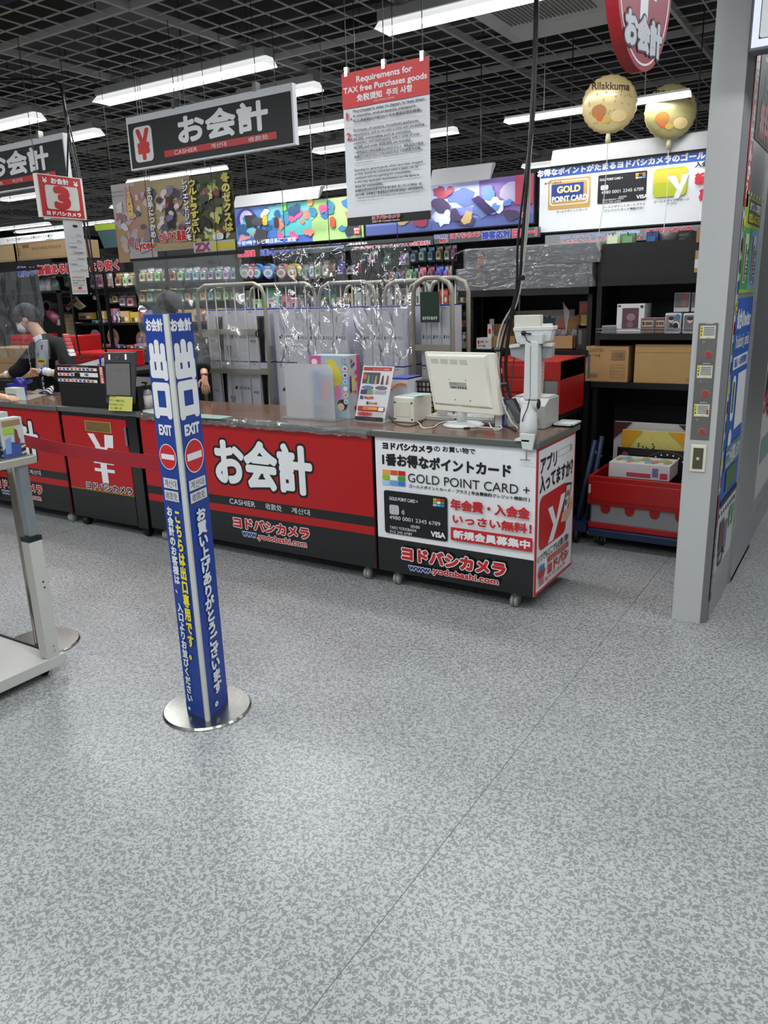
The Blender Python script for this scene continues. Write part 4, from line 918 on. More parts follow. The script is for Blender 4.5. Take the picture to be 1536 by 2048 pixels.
tt_('1.',.045,.255,.11,.30,TR,.04); tt_("Purchaser's stay in Japan is less than",.13,.242,.95,.262,DI,.03); tt_('6 months, and presents passport.',.13,.272,.86,.292,DI,.03)
tt_('在日滞留期间不超过6个月并携带护照的顾客。',.13,.302,.92,.322,DI,.022); tt_('日本に滞在する期間が6ヶ月以内で、パスポートをご持参された方が対象です。',.13,.331,.86,.340,MI)
tr_(.04,.35,.96,.3515,LN)
tt_('2.',.045,.385,.11,.43,TR,.04)
for k,(s_,w_) in enumerate([('Purchases of cameras, household appliances,',.89),('decorations, and so on with a total sum exceeding',.95),('¥5,000; consumables such as cosmetics,',.80),('stationary, and medications with a total of over',.90),('¥5,000; and under ¥500,000; are included.',.80)]):
    tt_(s_,.13,.366+.0275*k,w_,.386+.0275*k,DI,.025)
tt_('一般物品合计购买金额在5,000日元以上, 消耗品合计购买',.13,.508,.94,.528,DI,.022); tt_('金额在5,000日元以上500,000日元以下的顾客为对象。',.13,.536,.92,.556,DI,.022)
tt_('一般物品は合計金額5,000円以上、消耗品は合計金額5,000円以上、500,000円以下',.13,.565,.93,.574,MI); tt_('のお品計の方が対象です。',.13,.583,.36,.592,MI)
tr_(.13,.602,.94,.6035,MI)
for k,(s_,w_) in enumerate([('Spending for general goods, which have been wrapped',.93),('so they cannot be consumed while in Japan, can be',.88),('combined with the spending for consumables.',.80),('In the case, applicable requirements are the same as',.89),('those for consumables.',.47)]):
    tt_(s_,.13,.625+.0262*k,w_,.644+.0262*k,DI,.025)
tt_('普通商品若经密封包装不在日本境内使用, 那么可以与消耗品一起',.13,.76,.92,.779,DI,.022); tt_('进行计算。此种情况下普通商品必须符合款消耗品一样的免税条件。',.13,.787,.94,.806,DI,.022)
tt_('一般物品を日本国内で使用しないように包装した場合、消耗品との合算ができます。',.13,.815,.90,.824,MI); tt_('この場合消耗品と同じ要件になります。',.13,.833,.48,.842,MI)
tt_('ヨドバシカメラ',.33,.950,.66,.972,CR,.06,(PW,.12)); tt_('友都八喜 Yodobashi Camera',.33,.979,.66,.992,CR,0,(PW,.06))
o.flush()
for k in (.06,.5,.93): B(x0+W*k-.008,x0+W*k+.008,TYY-.004,TYY+.012,z1_-.015,z1_+.02).build('clip', clear_mat(gloss=.6,haze=.5) if 0 else CHROME, tx)
wires(tx, [(x0+W*k,TYY+.004,z1_+.01) for k in (.06,.5,.93)])
# number three sign ---------------------------------------------------------
n3 = thing('number_sign', (-4.45,3.3,1.9), 'red and white box sign with the number 3 hanging at the upper left', 'sign')
NX = -4.40
TLp, TRp, BLp, BRp = PX(73,347,NX), PX(163,356,NX), PX(82,434,NX), PX(168,439,NX)
y0n, y1n, z0n, z1n = (TLp.y+BLp.y)/2, (TRp.y+BRp.y)/2, (BLp.z+BRp.z)/2, (TLp.z+TRp.z)/2
B(NX-.03,NX,y0n,y1n+.012,z0n,z1n).build('sign_box', M(222,220,212,.4), n3)
B(NX-.12,NX-.03,y0n+.10,y1n-.02,z0n-.001,z1n-.03).build('rear_wedge', M(212,210,204,.4), n3)
o = Pr((NX,y0n,z0n),(0,1,0),ZU,n3); W, H_ = y1n-y0n, z1n-z0n
def nr(u0,v0,u1,v1,m,**k): o.rect(u0*W,v0*H_,u1*W,v1*H_,m,raw=True,**k)
def nt_(s_,u0,v0,u1,v1,m,b=0): o.text(s_,u0*W,v0*H_,u1*W,v1*H_,m,b,raw=True)
RD3 = M(186,36,44,.4)
nr(.03,.02,.99,.98,RD3); nt_('お会計',.31,.80,.71,.93,PW,.05); nt_('¥',.12,.80,.22,.92,PW,.03); nt_('¥',.82,.78,.92,.90,PW,.03)
nr(.15,.2,.90,.76,M(206,204,198,.4),r=.12); nt_('3',.36,.25,.66,.70,RD3,.09); nt_('ヨドバシカメラ',.12,.06,.90,.15,PW,.06); o.flush()
wires(n3, [(NX-.02,y0n+.02,z1n),(NX-.02,y1n-.02,z1n)])
def xpanel(name, label, cat, TL, TR, BL, BR, x, mat, th=.002):
    a,b,c_,d_ = (PX(*q_,x) for q_ in (BL,BR,TR,TL)); y0=(a.y+d_.y)/2; y1=(b.y+c_.y)/2; z0=(a.z+b.z)/2; z1_=(c_.z+d_.z)/2
    t = B(x-th,x,y0,y1,z0,z1_).build(name, mat); tag(t, label, cat)
    o = Pr((x,y0,z0),(0,1,0),ZU,t); w,h = y1-y0, z1_-z0
    return t, o, w, h
t,o,w,h = xpanel('paper_banner','long white paper with small print hanging under the number 3 sign','paper',(124,440),(162,441),(142,556),(180,554),NX-.01,M(196,197,198,.5))
o.ell(.6*w,.9*h,.14*w,.025*h,M(30,28,28,.4),raw=True)
for k,(s_,u0,u1,hh_) in enumerate([('TVs',.6,.85,.035),('PCs',.62,.85,.035),('Yodobashi',.12,.55,.035),('Camera',.32,.85,.045),('Yodobashi',.5,.9,.03),('Camera',.1,.45,.035),('Yodobashi',.55,.95,.025)]):
    o.text(s_,u0*w,(.72-.10*k)*h,u1*w,(.72-.10*k+hh_)*h,INK,raw=True)
    o.rect(.12*w,(.705-.10*k)*h,.88*w,(.709-.10*k)*h,M(130,130,130,.5),raw=True)
o.flush(); PBAN = t
t,o,w,h = xpanel('price_notice','small white notice with red lines hanging at the end of the long paper','notice',(140,552),(170,551),(147,590),(177,587),NX-.005,M(200,197,192,.5))
o.text('お客様各位',.08*w,.86*h,.92*w,.97*h,CR,raw=True)
for k in range(3): o.text(['新しい商品は店頭','取扱商品、サービス','となります。'][k],.1*w,(.70-.13*k)*h,.9*w,(.79-.13*k)*h,INK,raw=True)
o.text('無料',.4*w,.27*h,.65*w,.40*h,CR,.05,raw=True); o.text('させていただきます。',.08*w,.12*h,.92*w,.22*h,INK,raw=True); o.flush()
# oval sign upper right -----------------------------------------------------
ov = thing('oval_sign', (-.5,2.2,2.0), 'red oval yen sign with outlined Japanese lettering hanging at the upper right', 'sign')
du = ray(2180,565); du.z = 0; du.normalize()
pc = PY(1285,60,2.35)
o = Pr(pc, du, ZU, ov)
l_, r_ = o.uv(1231,20)[0], o.uv(1341,20)[0]; zb_ = o.uv(1288,144)[1]
cxo = (l_+r_)/2; ru = (r_-l_)/2; rv = ru*1.28; cvo = zb_+rv
nrm = o.n
pts = [pc+du*(cxo+ru*math.cos(2*PI*i/56))+Vector((0,0,cvo+rv*math.sin(2*PI*i/56))) for i in range(56)]
MB().slab(pts, -nrm*.035).build('sign_body', M(150,24,32,.4), ov)
o.ell(cxo,cvo,ru*.93,rv*.94,PW,raw=True,n=48); o.ell(cxo,cvo,ru*.895,rv*.915,M(150,24,32,.4),raw=True,n=48)
o.rect(cxo-.16*ru,cvo-.46*rv,cxo+.12*ru,cvo+.12*rv,PW,raw=True); 
for k_ in (0,1): o.rect(cxo-.44*ru,cvo+(-.18+.2*k_)*rv,cxo+.42*ru,cvo+(-.06+.2*k_)*rv,PW,raw=True)
o.poly([(cxo-.5*ru,cvo+.7*rv),(cxo-.2*ru,cvo+.7*rv),(cxo+.12*ru,cvo+.08*rv),(cxo-.16*ru,cvo+.08*rv)],PW,raw=True); o.poly([(cxo+.5*ru,cvo+.7*rv),(cxo+.2*ru,cvo+.7*rv),(cxo-.12*ru,cvo+.08*rv),(cxo+.12*ru,cvo+.0*rv)],PW,raw=True)
o.text('お会計',cxo-.66*ru,cvo-.78*rv,cxo+.66*ru,cvo-.42*rv,M(196,198,200,.4),.07,(INK,.14),raw=True); o.flush()
wires(ov, [tuple(pc+du*cxo+Vector((0,0,cvo+rv-.005)))], top=3.0)
# white product brand banners over the shelves -------------------------------
YB = 5.28
def wall_banner(label, TL, TR, BL, BR, base, group='lit banners over the shelves', bname='header_banner'):
    a,b,c_,d_ = PY(*BL,YB),PY(*BR,YB),PY(*TR,YB),PY(*TL,YB)
    x0=(a.x+d_.x)/2; x1=(b.x+c_.x)/2; z0=(a.z+b.z)/2; z1_=(c_.z+d_.z)/2
    t = thing(bname, ((x0+x1)/2,YB,z0), label, 'banner', group)
    B(x0,x1,YB,YB+.05,z0,z1_).build('frame', M(20,20,22,.4), t)
    t['_x0']=x0; t['_x1']=x1; t['_z0']=z0; t['_z1']=z1_; t['_y']=YB
    o = face(t); o.R(.006,.02,.994,.98,base); return t, o
GLOW = lambda r,g,b: M(r,g,b,.45)
t, o = wall_banner('white point card header banner with gold, black and lime cards, right of the middle',(1068,342),(1420,296),(1086,474),(1420,436),M(226,228,232,.45))
XG0,XG1,ZG0,ZG1 = t['_x0'],t['_x1'],t['_z0'],t['_z1']
o.conv = cf(1060,280,4.042); 
def uvr(x,y): return o.uv(x,y)
def grect(xa,ya,xb,yb_,m,r=0): a=uvr(xa,ya); b=uvr(xb,yb_); o.rect(a[0],a[1],b[0],b[1],m,r=r,raw=True)
def gtext(s_,x0,yb_,x1,sl,hgt,m,b_=0,out=None):
    a=uvr(x0,yb_); b=uvr(x1,yb_+(x1-x0)*sl); h0=uvr(x0,yb_-hgt)[1]; o.text(s_,a[0],a[1],b[0],h0,m,b_,out,raw=True)
vb = uvr(30,320)[1]; o.rect(.012,vb,o.w-.012,o.h*.98,M(34,84,176,.45),raw=True)
gtext('お得なポイントがたまるヨドバシカメラのゴールド',62,300,1480,-.138,52,PW,.06)
grect(145,570,495,290,M(196,160,90,.45),r=.06)
a=uvr(160,535); b=uvr(480,305)
o.rect(a[0]-.003,a[1],b[0],b[1],PW,r=.15,raw=True); o.rect(a[0]+.006,a[1]+.006,b[0]-.01,b[1]-.006,M(196,160,90,.45),r=.15,raw=True)
o.rect(a[0]+.012,a[1]+.03,b[0]-.035,b[1]-.02,M(36,60,140,.45),raw=True)
gtext('GOLD',222,430,405,-.1,50,M(235,215,140,.4),.05); gtext('POINT CARD',180,505,462,-.1,42,PW,.05); gtext('ヨドバシカメラ',120,362,255,-.1,16,INK,.03)
grect(545,518,950,245,CARD,r=.05)
gtext('GOLD POINT CARD +',565,334,752,-.1,18,PW,.02); grect(572,408,636,362,M(200,198,204,.4),r=.3)
gtext('4980 0001 2345 6789',578,440,918,-.1,26,PW,.0); gtext('00/00',720,468,782,-.1,14,PW); gtext('YODOBASHI TARO',585,495,760,-.1,13,PW); gtext('012 345 6789',590,512,735,-.1,12,PW); gtext('VISA',862,475,952,-.06,28,PW,.05)
cols_ = [(235,215,60),(190,40,40),(220,110,110),(250,160,50),None,(90,190,120),(230,230,230),(120,190,230),(100,140,220)]
for i,cc in enumerate(cols_):
    if cc is None: continue
    xx=856+28*(i%3); yy=268+16*(i//3)-3*(i%3); grect(xx,yy+14,xx+25,yy,M(*cc,.4))
grect(992,470,1282,208,M(178,190,40,.45),r=.18); a=uvr(992,470); b=uvr(1282,208); o.rect(a[0]+.0,(a[1]+b[1])/2,b[0],b[1]-.012,M(206,190,60,.45),r=.12,raw=True)
o.poly([uvr(1108,298),uvr(1180,290),uvr(1214,362),uvr(1235,280),uvr(1290,272),uvr(1205,472),uvr(1160,478),uvr(1190,400)],PW,raw=True)
gtext('ゴールドポイントカード',216,592,466,-.1,20,INK,.02); gtext('ゴールドポイントカードプラス',588,556,932,-.1,20,INK,.02); gtext('（クレジットカード機能付き）',600,584,922,-.1,20,INK,.02); gtext('ゴールドポイントカード',1002,514,1290,-.1,20,INK,.02); gtext('アプリ',1108,530,1184,-.1,20,INK,.02)
gtext('入会金',1338,224,1500,-.1,44,INK,.05); gtext('新規',1338,360,1480,-.08,86,M(206,40,60,.4),.08); gtext('募集',1370,490,1500,-.06,86,M(206,40,60,.4),.08)
o.flush()
# generic art banners (plain colour fields)
def blobs(o, n, cols, seed, sc=1.0):
    rr = random.Random(seed)
    for _ in range(n):
        u, v, r1, ang = rr.uniform(.06,.94)*o.w, rr.uniform(.15,.85)*o.h, rr.uniform(.03,.09)*o.w*sc*(1 if sc == 1 else 3), rr.uniform(0,PI)
        k = 7; q = []
        for i in range(k*2):
            R_ = r1*rr.uniform(.6,1.05)*(.7+.5*abs(math.cos(PI*i/k))); q.append((min(max(u+R_*math.cos(ang+PI*i/k),.02*o.w),.98*o.w), min(max(v+R_*.8*math.sin(ang+PI*i/k),.05*o.h),.95*o.h)))
        o.poly(q, M(*rr.choice(cols),.45), raw=True)
t, o = wall_banner('teal and lime header banner with loose colour shapes, left of the tax free banner',(468,418),(728,386),(474,497),(728,475),M(90,190,190,.45))
o.R(.006,.02,.35,.98,M(76,120,190,.45)); o.R(.62,.02,.994,.98,M(170,205,130,.45)); o.R(.006,.02,.62,.2,M(70,100,180,.45))
a_ = o.w; o.ell(.1*a_,.62*o.h,.09*a_,.36*o.h,M(60,50,160,.45),raw=True); o.ell(.1*a_,.7*o.h,.055*a_,.22*o.h,M(200,190,225,.45),raw=True)
o.poly([(.02*a_,.15*o.h),(.12*a_,.22*o.h),(.16*a_,.45*o.h),(.06*a_,.5*o.h)],M(216,150,160,.45),raw=True)
blobs(o, 10, [(60,120,180),(60,150,190),(110,190,200),(40,90,140)], 3); blobs(o, 22, [(220,90,140),(40,80,120),(220,130,110),(60,130,160),(206,220,230)], 12, .2); blobs(o, 4, [(36,36,40),(60,60,66)], 14)
for uu,vv,cc in ((.24,.5,(220,160,50)),(.33,.42,(60,50,50)),(.4,.8,(120,200,90)),(.6,.85,(230,170,70)),(.76,.3,(190,90,60))): o.rect(uu*a_,vv*o.h,uu*a_+.05,vv*o.h+.08,M(*cc,.4),r=.3,raw=True)
o.T('午前9時テレビ朝日系にて放送',.02,.05,.5,.16,M(210,225,245,.4),.03); o.R(.93,.10,.975,.26,M(206,36,60,.4),r=.15); o.T('BAN\nDAI',.935,.12,.97,.24,PW,.04); o.flush()
t, o = wall_banner('violet and silver header banner with loose shapes, right of the tax free banner',(728,386),(1062,343),(730,474),(1078,446),M(118,128,190,.45))
o.R(.006,.45,.994,.98,M(168,176,214,.45)); o.R(.7,.02,.994,.98,M(128,98,168,.45)); o.R(.006,.02,.994,.22,M(86,98,160,.45))
blobs(o, 12, [(196,206,224),(150,170,205),(92,110,160),(178,170,200)], 5); blobs(o, 26, [(150,60,80),(206,214,226),(70,60,90),(96,130,190),(190,160,110)], 8, .22)
o.poly([(.66*o.w,.6*o.h),(.7*o.w,.66*o.h),(.80*o.w,.3*o.h),(.75*o.w,.25*o.h)],M(54,44,84,.4),raw=True); o.rect(.9*o.w,.4*o.h,.994*o.w,.98*o.h,M(170,60,80,.45),raw=True)
o.R(.925,.12,.965,.27,M(206,36,60,.4),r=.15); o.T('BAN\nDAI',.93,.14,.96,.25,PW,.04); o.flush()
# strip banners beneath
YS = 5.24
def strip(label, TL, TR, BL, BR, base, texts, YS=5.24):
    a,b,c_,d_ = PY(*BL,YS),PY(*BR,YS),PY(*TR,YS),PY(*TL,YS)
    t = thing('shelf_strip', ((a.x+b.x)/2,YS,(a.z+b.z)/2), label, 'banner', 'slogan strips under the header banners')
    t['_x0']=(a.x+d_.x)/2; t['_x1']=(b.x+c_.x)/2; t['_z0']=(a.z+b.z)/2; t['_z1']=(c_.z+d_.z)/2; t['_y']=YS
    B(t['_x0'],t['_x1'],YS,YS+.03,t['_z0'],t['_z1']).build('strip_panel', base, t); o = face(t)
    for (s_,u0,v0,u1,v1,m,b_,ou) in texts: o.T(s_,u0,v0,u1,v1,m,b_,ou)
    o.flush(); return t
PK, BU, YW, WO = M(216,60,90,.4), M(60,70,170,.4), M(225,225,60,.4), (PW,.11)
GG = M(84,92,90,.45)
strip('grey slogan strip under the point card banner',(1088,478),(1420,440),(1092,500),(1420,464),M(132,134,138,.45),[('とにかく早くポイントを貯めたいお客様へ',.10,.56,.44,.84,BU,.03,WO),('新規会員募集中',.46,.56,.60,.88,M(150,190,230,.4),.04,WO),('ゴールドポイントカード・プラス',.10,.08,.44,.46,M(196,30,50,.4),.04,WO),('年会費',.455,.1,.51,.4,PK,.03,WO),('無料！',.53,.08,.61,.5,M(206,40,60,.4),.05,WO),('ヨドバシカメラ',.64,.45,.90,.92,PK,.07,WO),('は割り引きます',.75,.08,.90,.38,YW,.05,WO)])
strip('dark green slogan strip under the violet banner',(868,470),(1078,452),(868,488),(1078,474),GG,[('新規会員募集中',.0,.55,.14,.9,BU,.03,WO),('無料！',.06,.1,.14,.5,CR,.05,WO),('ヨドバシカメラ',.17,.42,.46,.95,PK,.07,WO),('接客応対',.48,.15,.74,.9,BU,.07,WO),('日本一！',.77,.12,.98,.9,PK,.08,WO)])
strip('slogan strip behind the crumpled sheet with small blue lettering',(590,494),(866,470),(590,508),(866,490),M(60,66,66,.45),[('とにかくポイントをためたいお客様へ',.02,.5,.38,.9,BU,.03,WO),('新規会員募集中',.40,.5,.55,.9,PW,.03,None),('ゴールドポイントカード・プラス 年会費無料！',.45,.05,.98,.5,PK,.03,WO)])
strip('slogan strip left of the crumpled sheet with pink and blue lettering',(474,502),(590,492),(474,518),(590,506),M(30,32,33,.45),[('は商品知識',.02,.1,.32,.9,PK,.07,WO),('お買い物・サポート',.42,.1,.98,.9,BU,.07,WO)])
strip('dark slogan strip at the left with blue and red lettering under the cartons',(-20,520),(245,532),(-20,548),(245,556),M(16,16,17,.4),[('新しい',.23,.15,.37,.85,M(40,60,150,.4),.08,WO),('価値ある商品をより安く',.385,.15,.98,.85,M(150,40,50,.4),.08,WO)], YS=4.868)
# valance lamps: pale hoods above the banners
for i,(TL_,TR_,BL_2,lb) in enumerate([((468,398),(638,378),(468,416),'pale light hood above the teal banner'),((862,346),(982,332),(862,372),'pale light hood above the violet banner'),((1103,312),(1424,262),(1103,338),'long pale light hood above the point card banner')]):
    a = PY(*TL_,5.16); b = PY(*TR_,5.16); c_ = PY(*BL_2,5.16); z1_ = (a.z+b.z)/2; z0_ = z1_-(a.z-c_.z)
    t = thing('light_hood', ((a.x+b.x)/2,5.2,z0_), lb, 'light hood', 'light hoods above the banners')
    MB().slab([(a.x,5.14,z0_),(a.x,5.15,z0_),(a.x,5.24,z1_+.02),(a.x,5.22,z1_+.03),(a.x,5.18,z1_+.02)],(b.x-a.x,0,0)).build('hood', M(168,168,170,.4), t)
    for xx in (a.x+.1,b.x-.1): MB().cyl((xx,5.22,z1_+.01),(xx,5.22,3.0),.004,n=5).build('hanger', DARK, t)
    MB().cyl((a.x+.02,5.185,z0_+.02),(b.x-.02,5.185,z0_+.02),.008,n=8).build('tube', M(255,255,255,.4,emit=2.5), t)
    ld = bpy.data.lights.new('lamp','AREA'); ld.shape='RECTANGLE'; ld.size=b.x-a.x; ld.size_y=.03; ld.energy=1.3; lo=bpy.data.objects.new('lamp',ld); C.objects.link(lo); lo.parent=t; lo.location=(0,-.015,-.002)
# three posters and the rods with clear sheets --------------------------------
YP = 3.78
PCLR = clear_mat(gloss=.7,bump=.25,scale=5,rough=.12,haze=.08,stretch=(1,1,.4))
def rod_sheet(name, label, RL, RR, BLx, BRx, y, mat, seed, amp=.01, nx=40, nz=30, rodm=BLACK, rodr=.009, crumple=0, rng=None):
    a = PY(*RL,y); b = PY(*RR,y); c_ = PY(*BLx,y); d_ = PY(*BRx,y); zt_ = (a.z+b.z)/2; zb_ = (c_.z+d_.z)/2; x0, x1 = a.x, b.x
    t = thing(name, ((x0+x1)/2,y,zb_), label, 'clear sheet', 'clear plastic sheets')
    B(x0-.02,x1+.02,y-rodr,y+rodr,zt_-rodr,zt_+rodr).build('top_rod', rodm, t)
    rr = random.Random(seed); ph = [(rr.uniform(3,12), rr.uniform(0,6), rr.uniform(1,7), rr.uniform(0,6)) for _ in range(7)]
    vs = []; fs = []
    for i in range(nx+1):
        for j in range(nz+1):
            u, v = i/nx, j/nz; X = x0+(x1-x0)*u; Z = zt_-.005-(zt_-zb_-.005)*v; dy = 0
            for k,(f1,p1,f2,p2) in enumerate(ph): dy += math.sin(f1*u*6.3*.5+p1+math.sin(f2*v*3+p2)*1.4)/(1+k*.6)
            dy *= amp*(.3+v)
            if crumple:
                dy += crumple*(abs(math.sin(11*u+3*v+2.2*math.sin(5*v)))**3*.9+.5*abs(math.sin(23*u-6*v+3*math.sin(7*v+2*u)))**4+rr.uniform(-.5,.5)*.10)*(.6+.5*v)
                X += crumple*rr.uniform(-.08,.08)
            vs.append((X,y-.002+dy,Z))
    for i in range(nx):
        for j in range(nz): k = i*(nz+1)+j; fs.append((k,k+1,k+nz+2,k+nz+1))
    m_ = MB(); m_.add(vs,fs); m_.build('clear_sheet', mat, t, True)
    wires(t, [(x0+(x1-x0)*k,y,zt_) for k in (.2,.8)])
    return t, x0, x1, zt_, zb_
tM,xm0,xm1,zrod,_ = rod_sheet('clear_screen','clear plastic sheet on a black rod under the three posters',(266,520),(482,505),(266,730),(490,722),YP,PCLR,1)
tL,*_ = rod_sheet('clear_screen','clear plastic sheet in front of the masked cashier at the left edge',(-90,545),(78,541),(-90,718),(96,713),YP,clear_mat(tint=(.92,.95,1.0),gloss=.5,bump=.3,scale=6,rough=.08,haze=.07,stretch=(2,1,.3)),2,amp=.012)
CR1 = clear_mat(gloss=.9,bump=1.0,scale=5,rough=.05,haze=.03,stretch=(1,1,.6),dist=.11)
tR,*_ = rod_sheet('clear_screen','crumpled clear plastic sheet hanging in front of the white console boxes',(543,497),(690,491),(545,738),(700,735),YP,CR1,3,amp=.008,nx=60,nz=70,rodm=M(40,40,40,.4),rodr=.004,crumple=.017)
tR2,*_ = rod_sheet('clear_screen','second crumpled clear sheet joining the first one at its right',(700,492),(820,484),(702,735),(822,728),YP,CR1,14,amp=.008,nx=60,nz=70,rodm=M(40,40,40,.4),rodr=.004,crumple=.013)
def ybox_poster(label, TL, TR, BL, BR, base, y, deco):
    a,b,c_,d_ = PY(*BL,y),PY(*BR,y),PY(*TR,y),PY(*TL,y)
    x0=(a.x+d_.x)/2; x1=(b.x+c_.x)/2; z0=(a.z+b.z)/2; z1_=(c_.z+d_.z)/2
    t = B(x0,x1,y,y+.002,z0,z1_).build('game_poster', base); tag(t, label, 'poster', 'posters hanging over the counter')
    o = Pr((x0,y,z0),XU,ZU,t); o.w=x1-x0; o.h=z1_-z0
    o.R = lambda u0,v0,u1,v1,m,**k: o.rect(u0*o.w,v0*o.h,u1*o.w,v1*o.h,m,raw=True,**k)
    o.T = lambda s_,u0,v0,u1,v1,m,b=0,out=None,**k: o.text(s_,u0*o.w,v0*o.h,u1*o.w,v1*o.h,m,b,out,raw=True,**k)
    deco(o); o.flush(); 
    MB().cyl((x0+.02,y+.001,z1_),(x0+.02,y+.001,3.0),.0015,n=4).build('hanging_wire', INK, t); MB().cyl((x1-.02,y+.001,z1_),(x1-.02,y+.001,3.0),.0015,n=4).build('hanging_wire', INK, t)
    return t
def d1(o):
    o.R(.0,.0,.3,.5,M(170,140,100,.5)); o.R(.6,.3,1,1,M(166,140,104,.5)); o.R(.35,.2,.62,.95,M(176,130,120,.5)); blobs(o,34,[(176,168,178),(140,120,132),(196,170,160),(96,84,100),(170,100,104),(206,200,204)],21,.5)
    o.T('12月発売',.4,.55,.55,.97,M(216,190,110,.4),.06,vert=True); o.T('Lycee',.5,.12,.98,.25,CR,.05,(PW,.1)); o.R(0,.9,.35,.905,INK); o.R(0,.85,.35,.855,INK)
def d2(o):
    o.R(.1,.05,.9,.95,M(170,150,110,.5)); blobs(o,44,[(60,56,64),(200,194,196),(130,124,150),(160,120,84),(90,90,110),(176,80,80),(210,206,210)],22,.5); o.poly([(.42*o.w,.3*o.h),(.6*o.w,.3*o.h),(.64*o.w,.5*o.h),(.56*o.w,.74*o.h),(.44*o.w,.74*o.h),(.38*o.w,.5*o.h)],M(46,42,50,.4),raw=True); blobs(o,14,[(206,200,204),(120,110,140),(150,60,66)],25,.35)
    o.T('その手につかめ！',.0,.1,.13,.9,PW,.05,(INK,.1),vert=True); o.T('レジェンドリーグを',.86,.12,.99,.95,PW,.05,(INK,.1),vert=True); o.T('セレクス最高',.2,.12,.85,.26,CR,.07,(PW,.13))
def d3(o):
    o.R(.0,.25,1,1,M(70,72,40,.5)); blobs(o,50,[(60,60,50),(160,172,86),(96,116,84),(40,40,36),(120,60,50),(190,190,110),(206,210,190)],23,.55)
    o.R(0,0,1,.14,M(176,178,176,.4)); o.R(.45,.02,1,.11,M(196,186,60,.4)); o.T('ZX',.05,.02,.4,.12,M(150,60,100,.4),.08)
    o.T('ウルトラすごい！',.0,.16,.2,.95,M(206,190,90,.4),.07,(INK,.13),vert=True); o.T('冬のセクスは',.8,.25,.98,.98,M(196,180,80,.4),.07,(INK,.13),vert=True); o.R(.5,.15,.75,.23,PW,r=.4); o.T('ワールド\nオーダー',.53,.16,.72,.22,INK)
ybox_poster('pale tan game poster with red lettering at its foot, leftmost of three',(223,372),(302,357),(238,530),(312,516),M(176,168,168,.5),YP+.06,d1)
ybox_poster('tan game poster with a red logo between two lines of vertical lettering, middle of three',(297,363),(378,348),(308,506),(391,494),M(160,146,118,.5),YP+.045,d2)
ybox_poster('dark olive game poster with large yellow vertical lettering, rightmost of three',(380,356),(463,338),(390,508),(474,498),M(90,90,60,.5),YP+.03,d3)
PBAN.name = 'paper_banner'

# ================================================================== goods wall (left and middle)
YG = 5.36
gw = thing('goods_gondola', (-3.6,YG+.3,0), 'black goods gondola with hanging toys behind the crumpled sheets and cages', 'shelf')
xg0, xg1 = PY(480,560,5.30).x, PY(918,560,YG).x+.08
B(xg0,xg1,YG+.10,YG+.14,0,1.9).build('back_panel', SB, gw)
wg = MB()
for k in range(int((xg1-xg0)/.05)): wg.box(xg0+k*.05,xg0+k*.05+.004,YG+.085,YG+.09,.9,1.88)
for k in range(20): wg.box(xg0,xg1,YG+.08,YG+.085,.9+k*.05,.904+k*.05)
w_ = wg.build('wire_mesh', M(40,40,42,.4), gw); w_['kind'] = 'stuff'
def gz(px,py): return PY(px,py,YG).z
zr1, zr2, zr3 = gz(600,560)-.0, gz(600,612), gz(600,690)
for zz in (gz(600,569),gz(600,625),gz(600,700)): B(xg0,xg1,YG-.16,YG+.10,zz-.02,zz).build('shelf_board', SH, gw)
cnt = {}
ords = ['first','second','third','fourth','fifth','sixth','seventh','eighth','ninth','tenth','eleventh','twelfth','thirteenth','fourteenth','fifteenth','sixteenth','seventeenth','eighteenth','nineteenth','twentieth']
def cname(c):
    r,g,b = c; mx, mn = max(c), min(c)
    if mx-mn < 22: return 'white' if mx > 170 else ('grey' if mx > 70 else 'black')
    if r == mx: return ('yellow' if g > .8*r else ('orange' if g > .55*r else ('pink' if r > 170 and b > 110 else 'red'))) if b < .8*r or g < .7*r else 'pink'
    if g == mx: return 'green'
    return 'violet' if r > g+15 else 'blue'
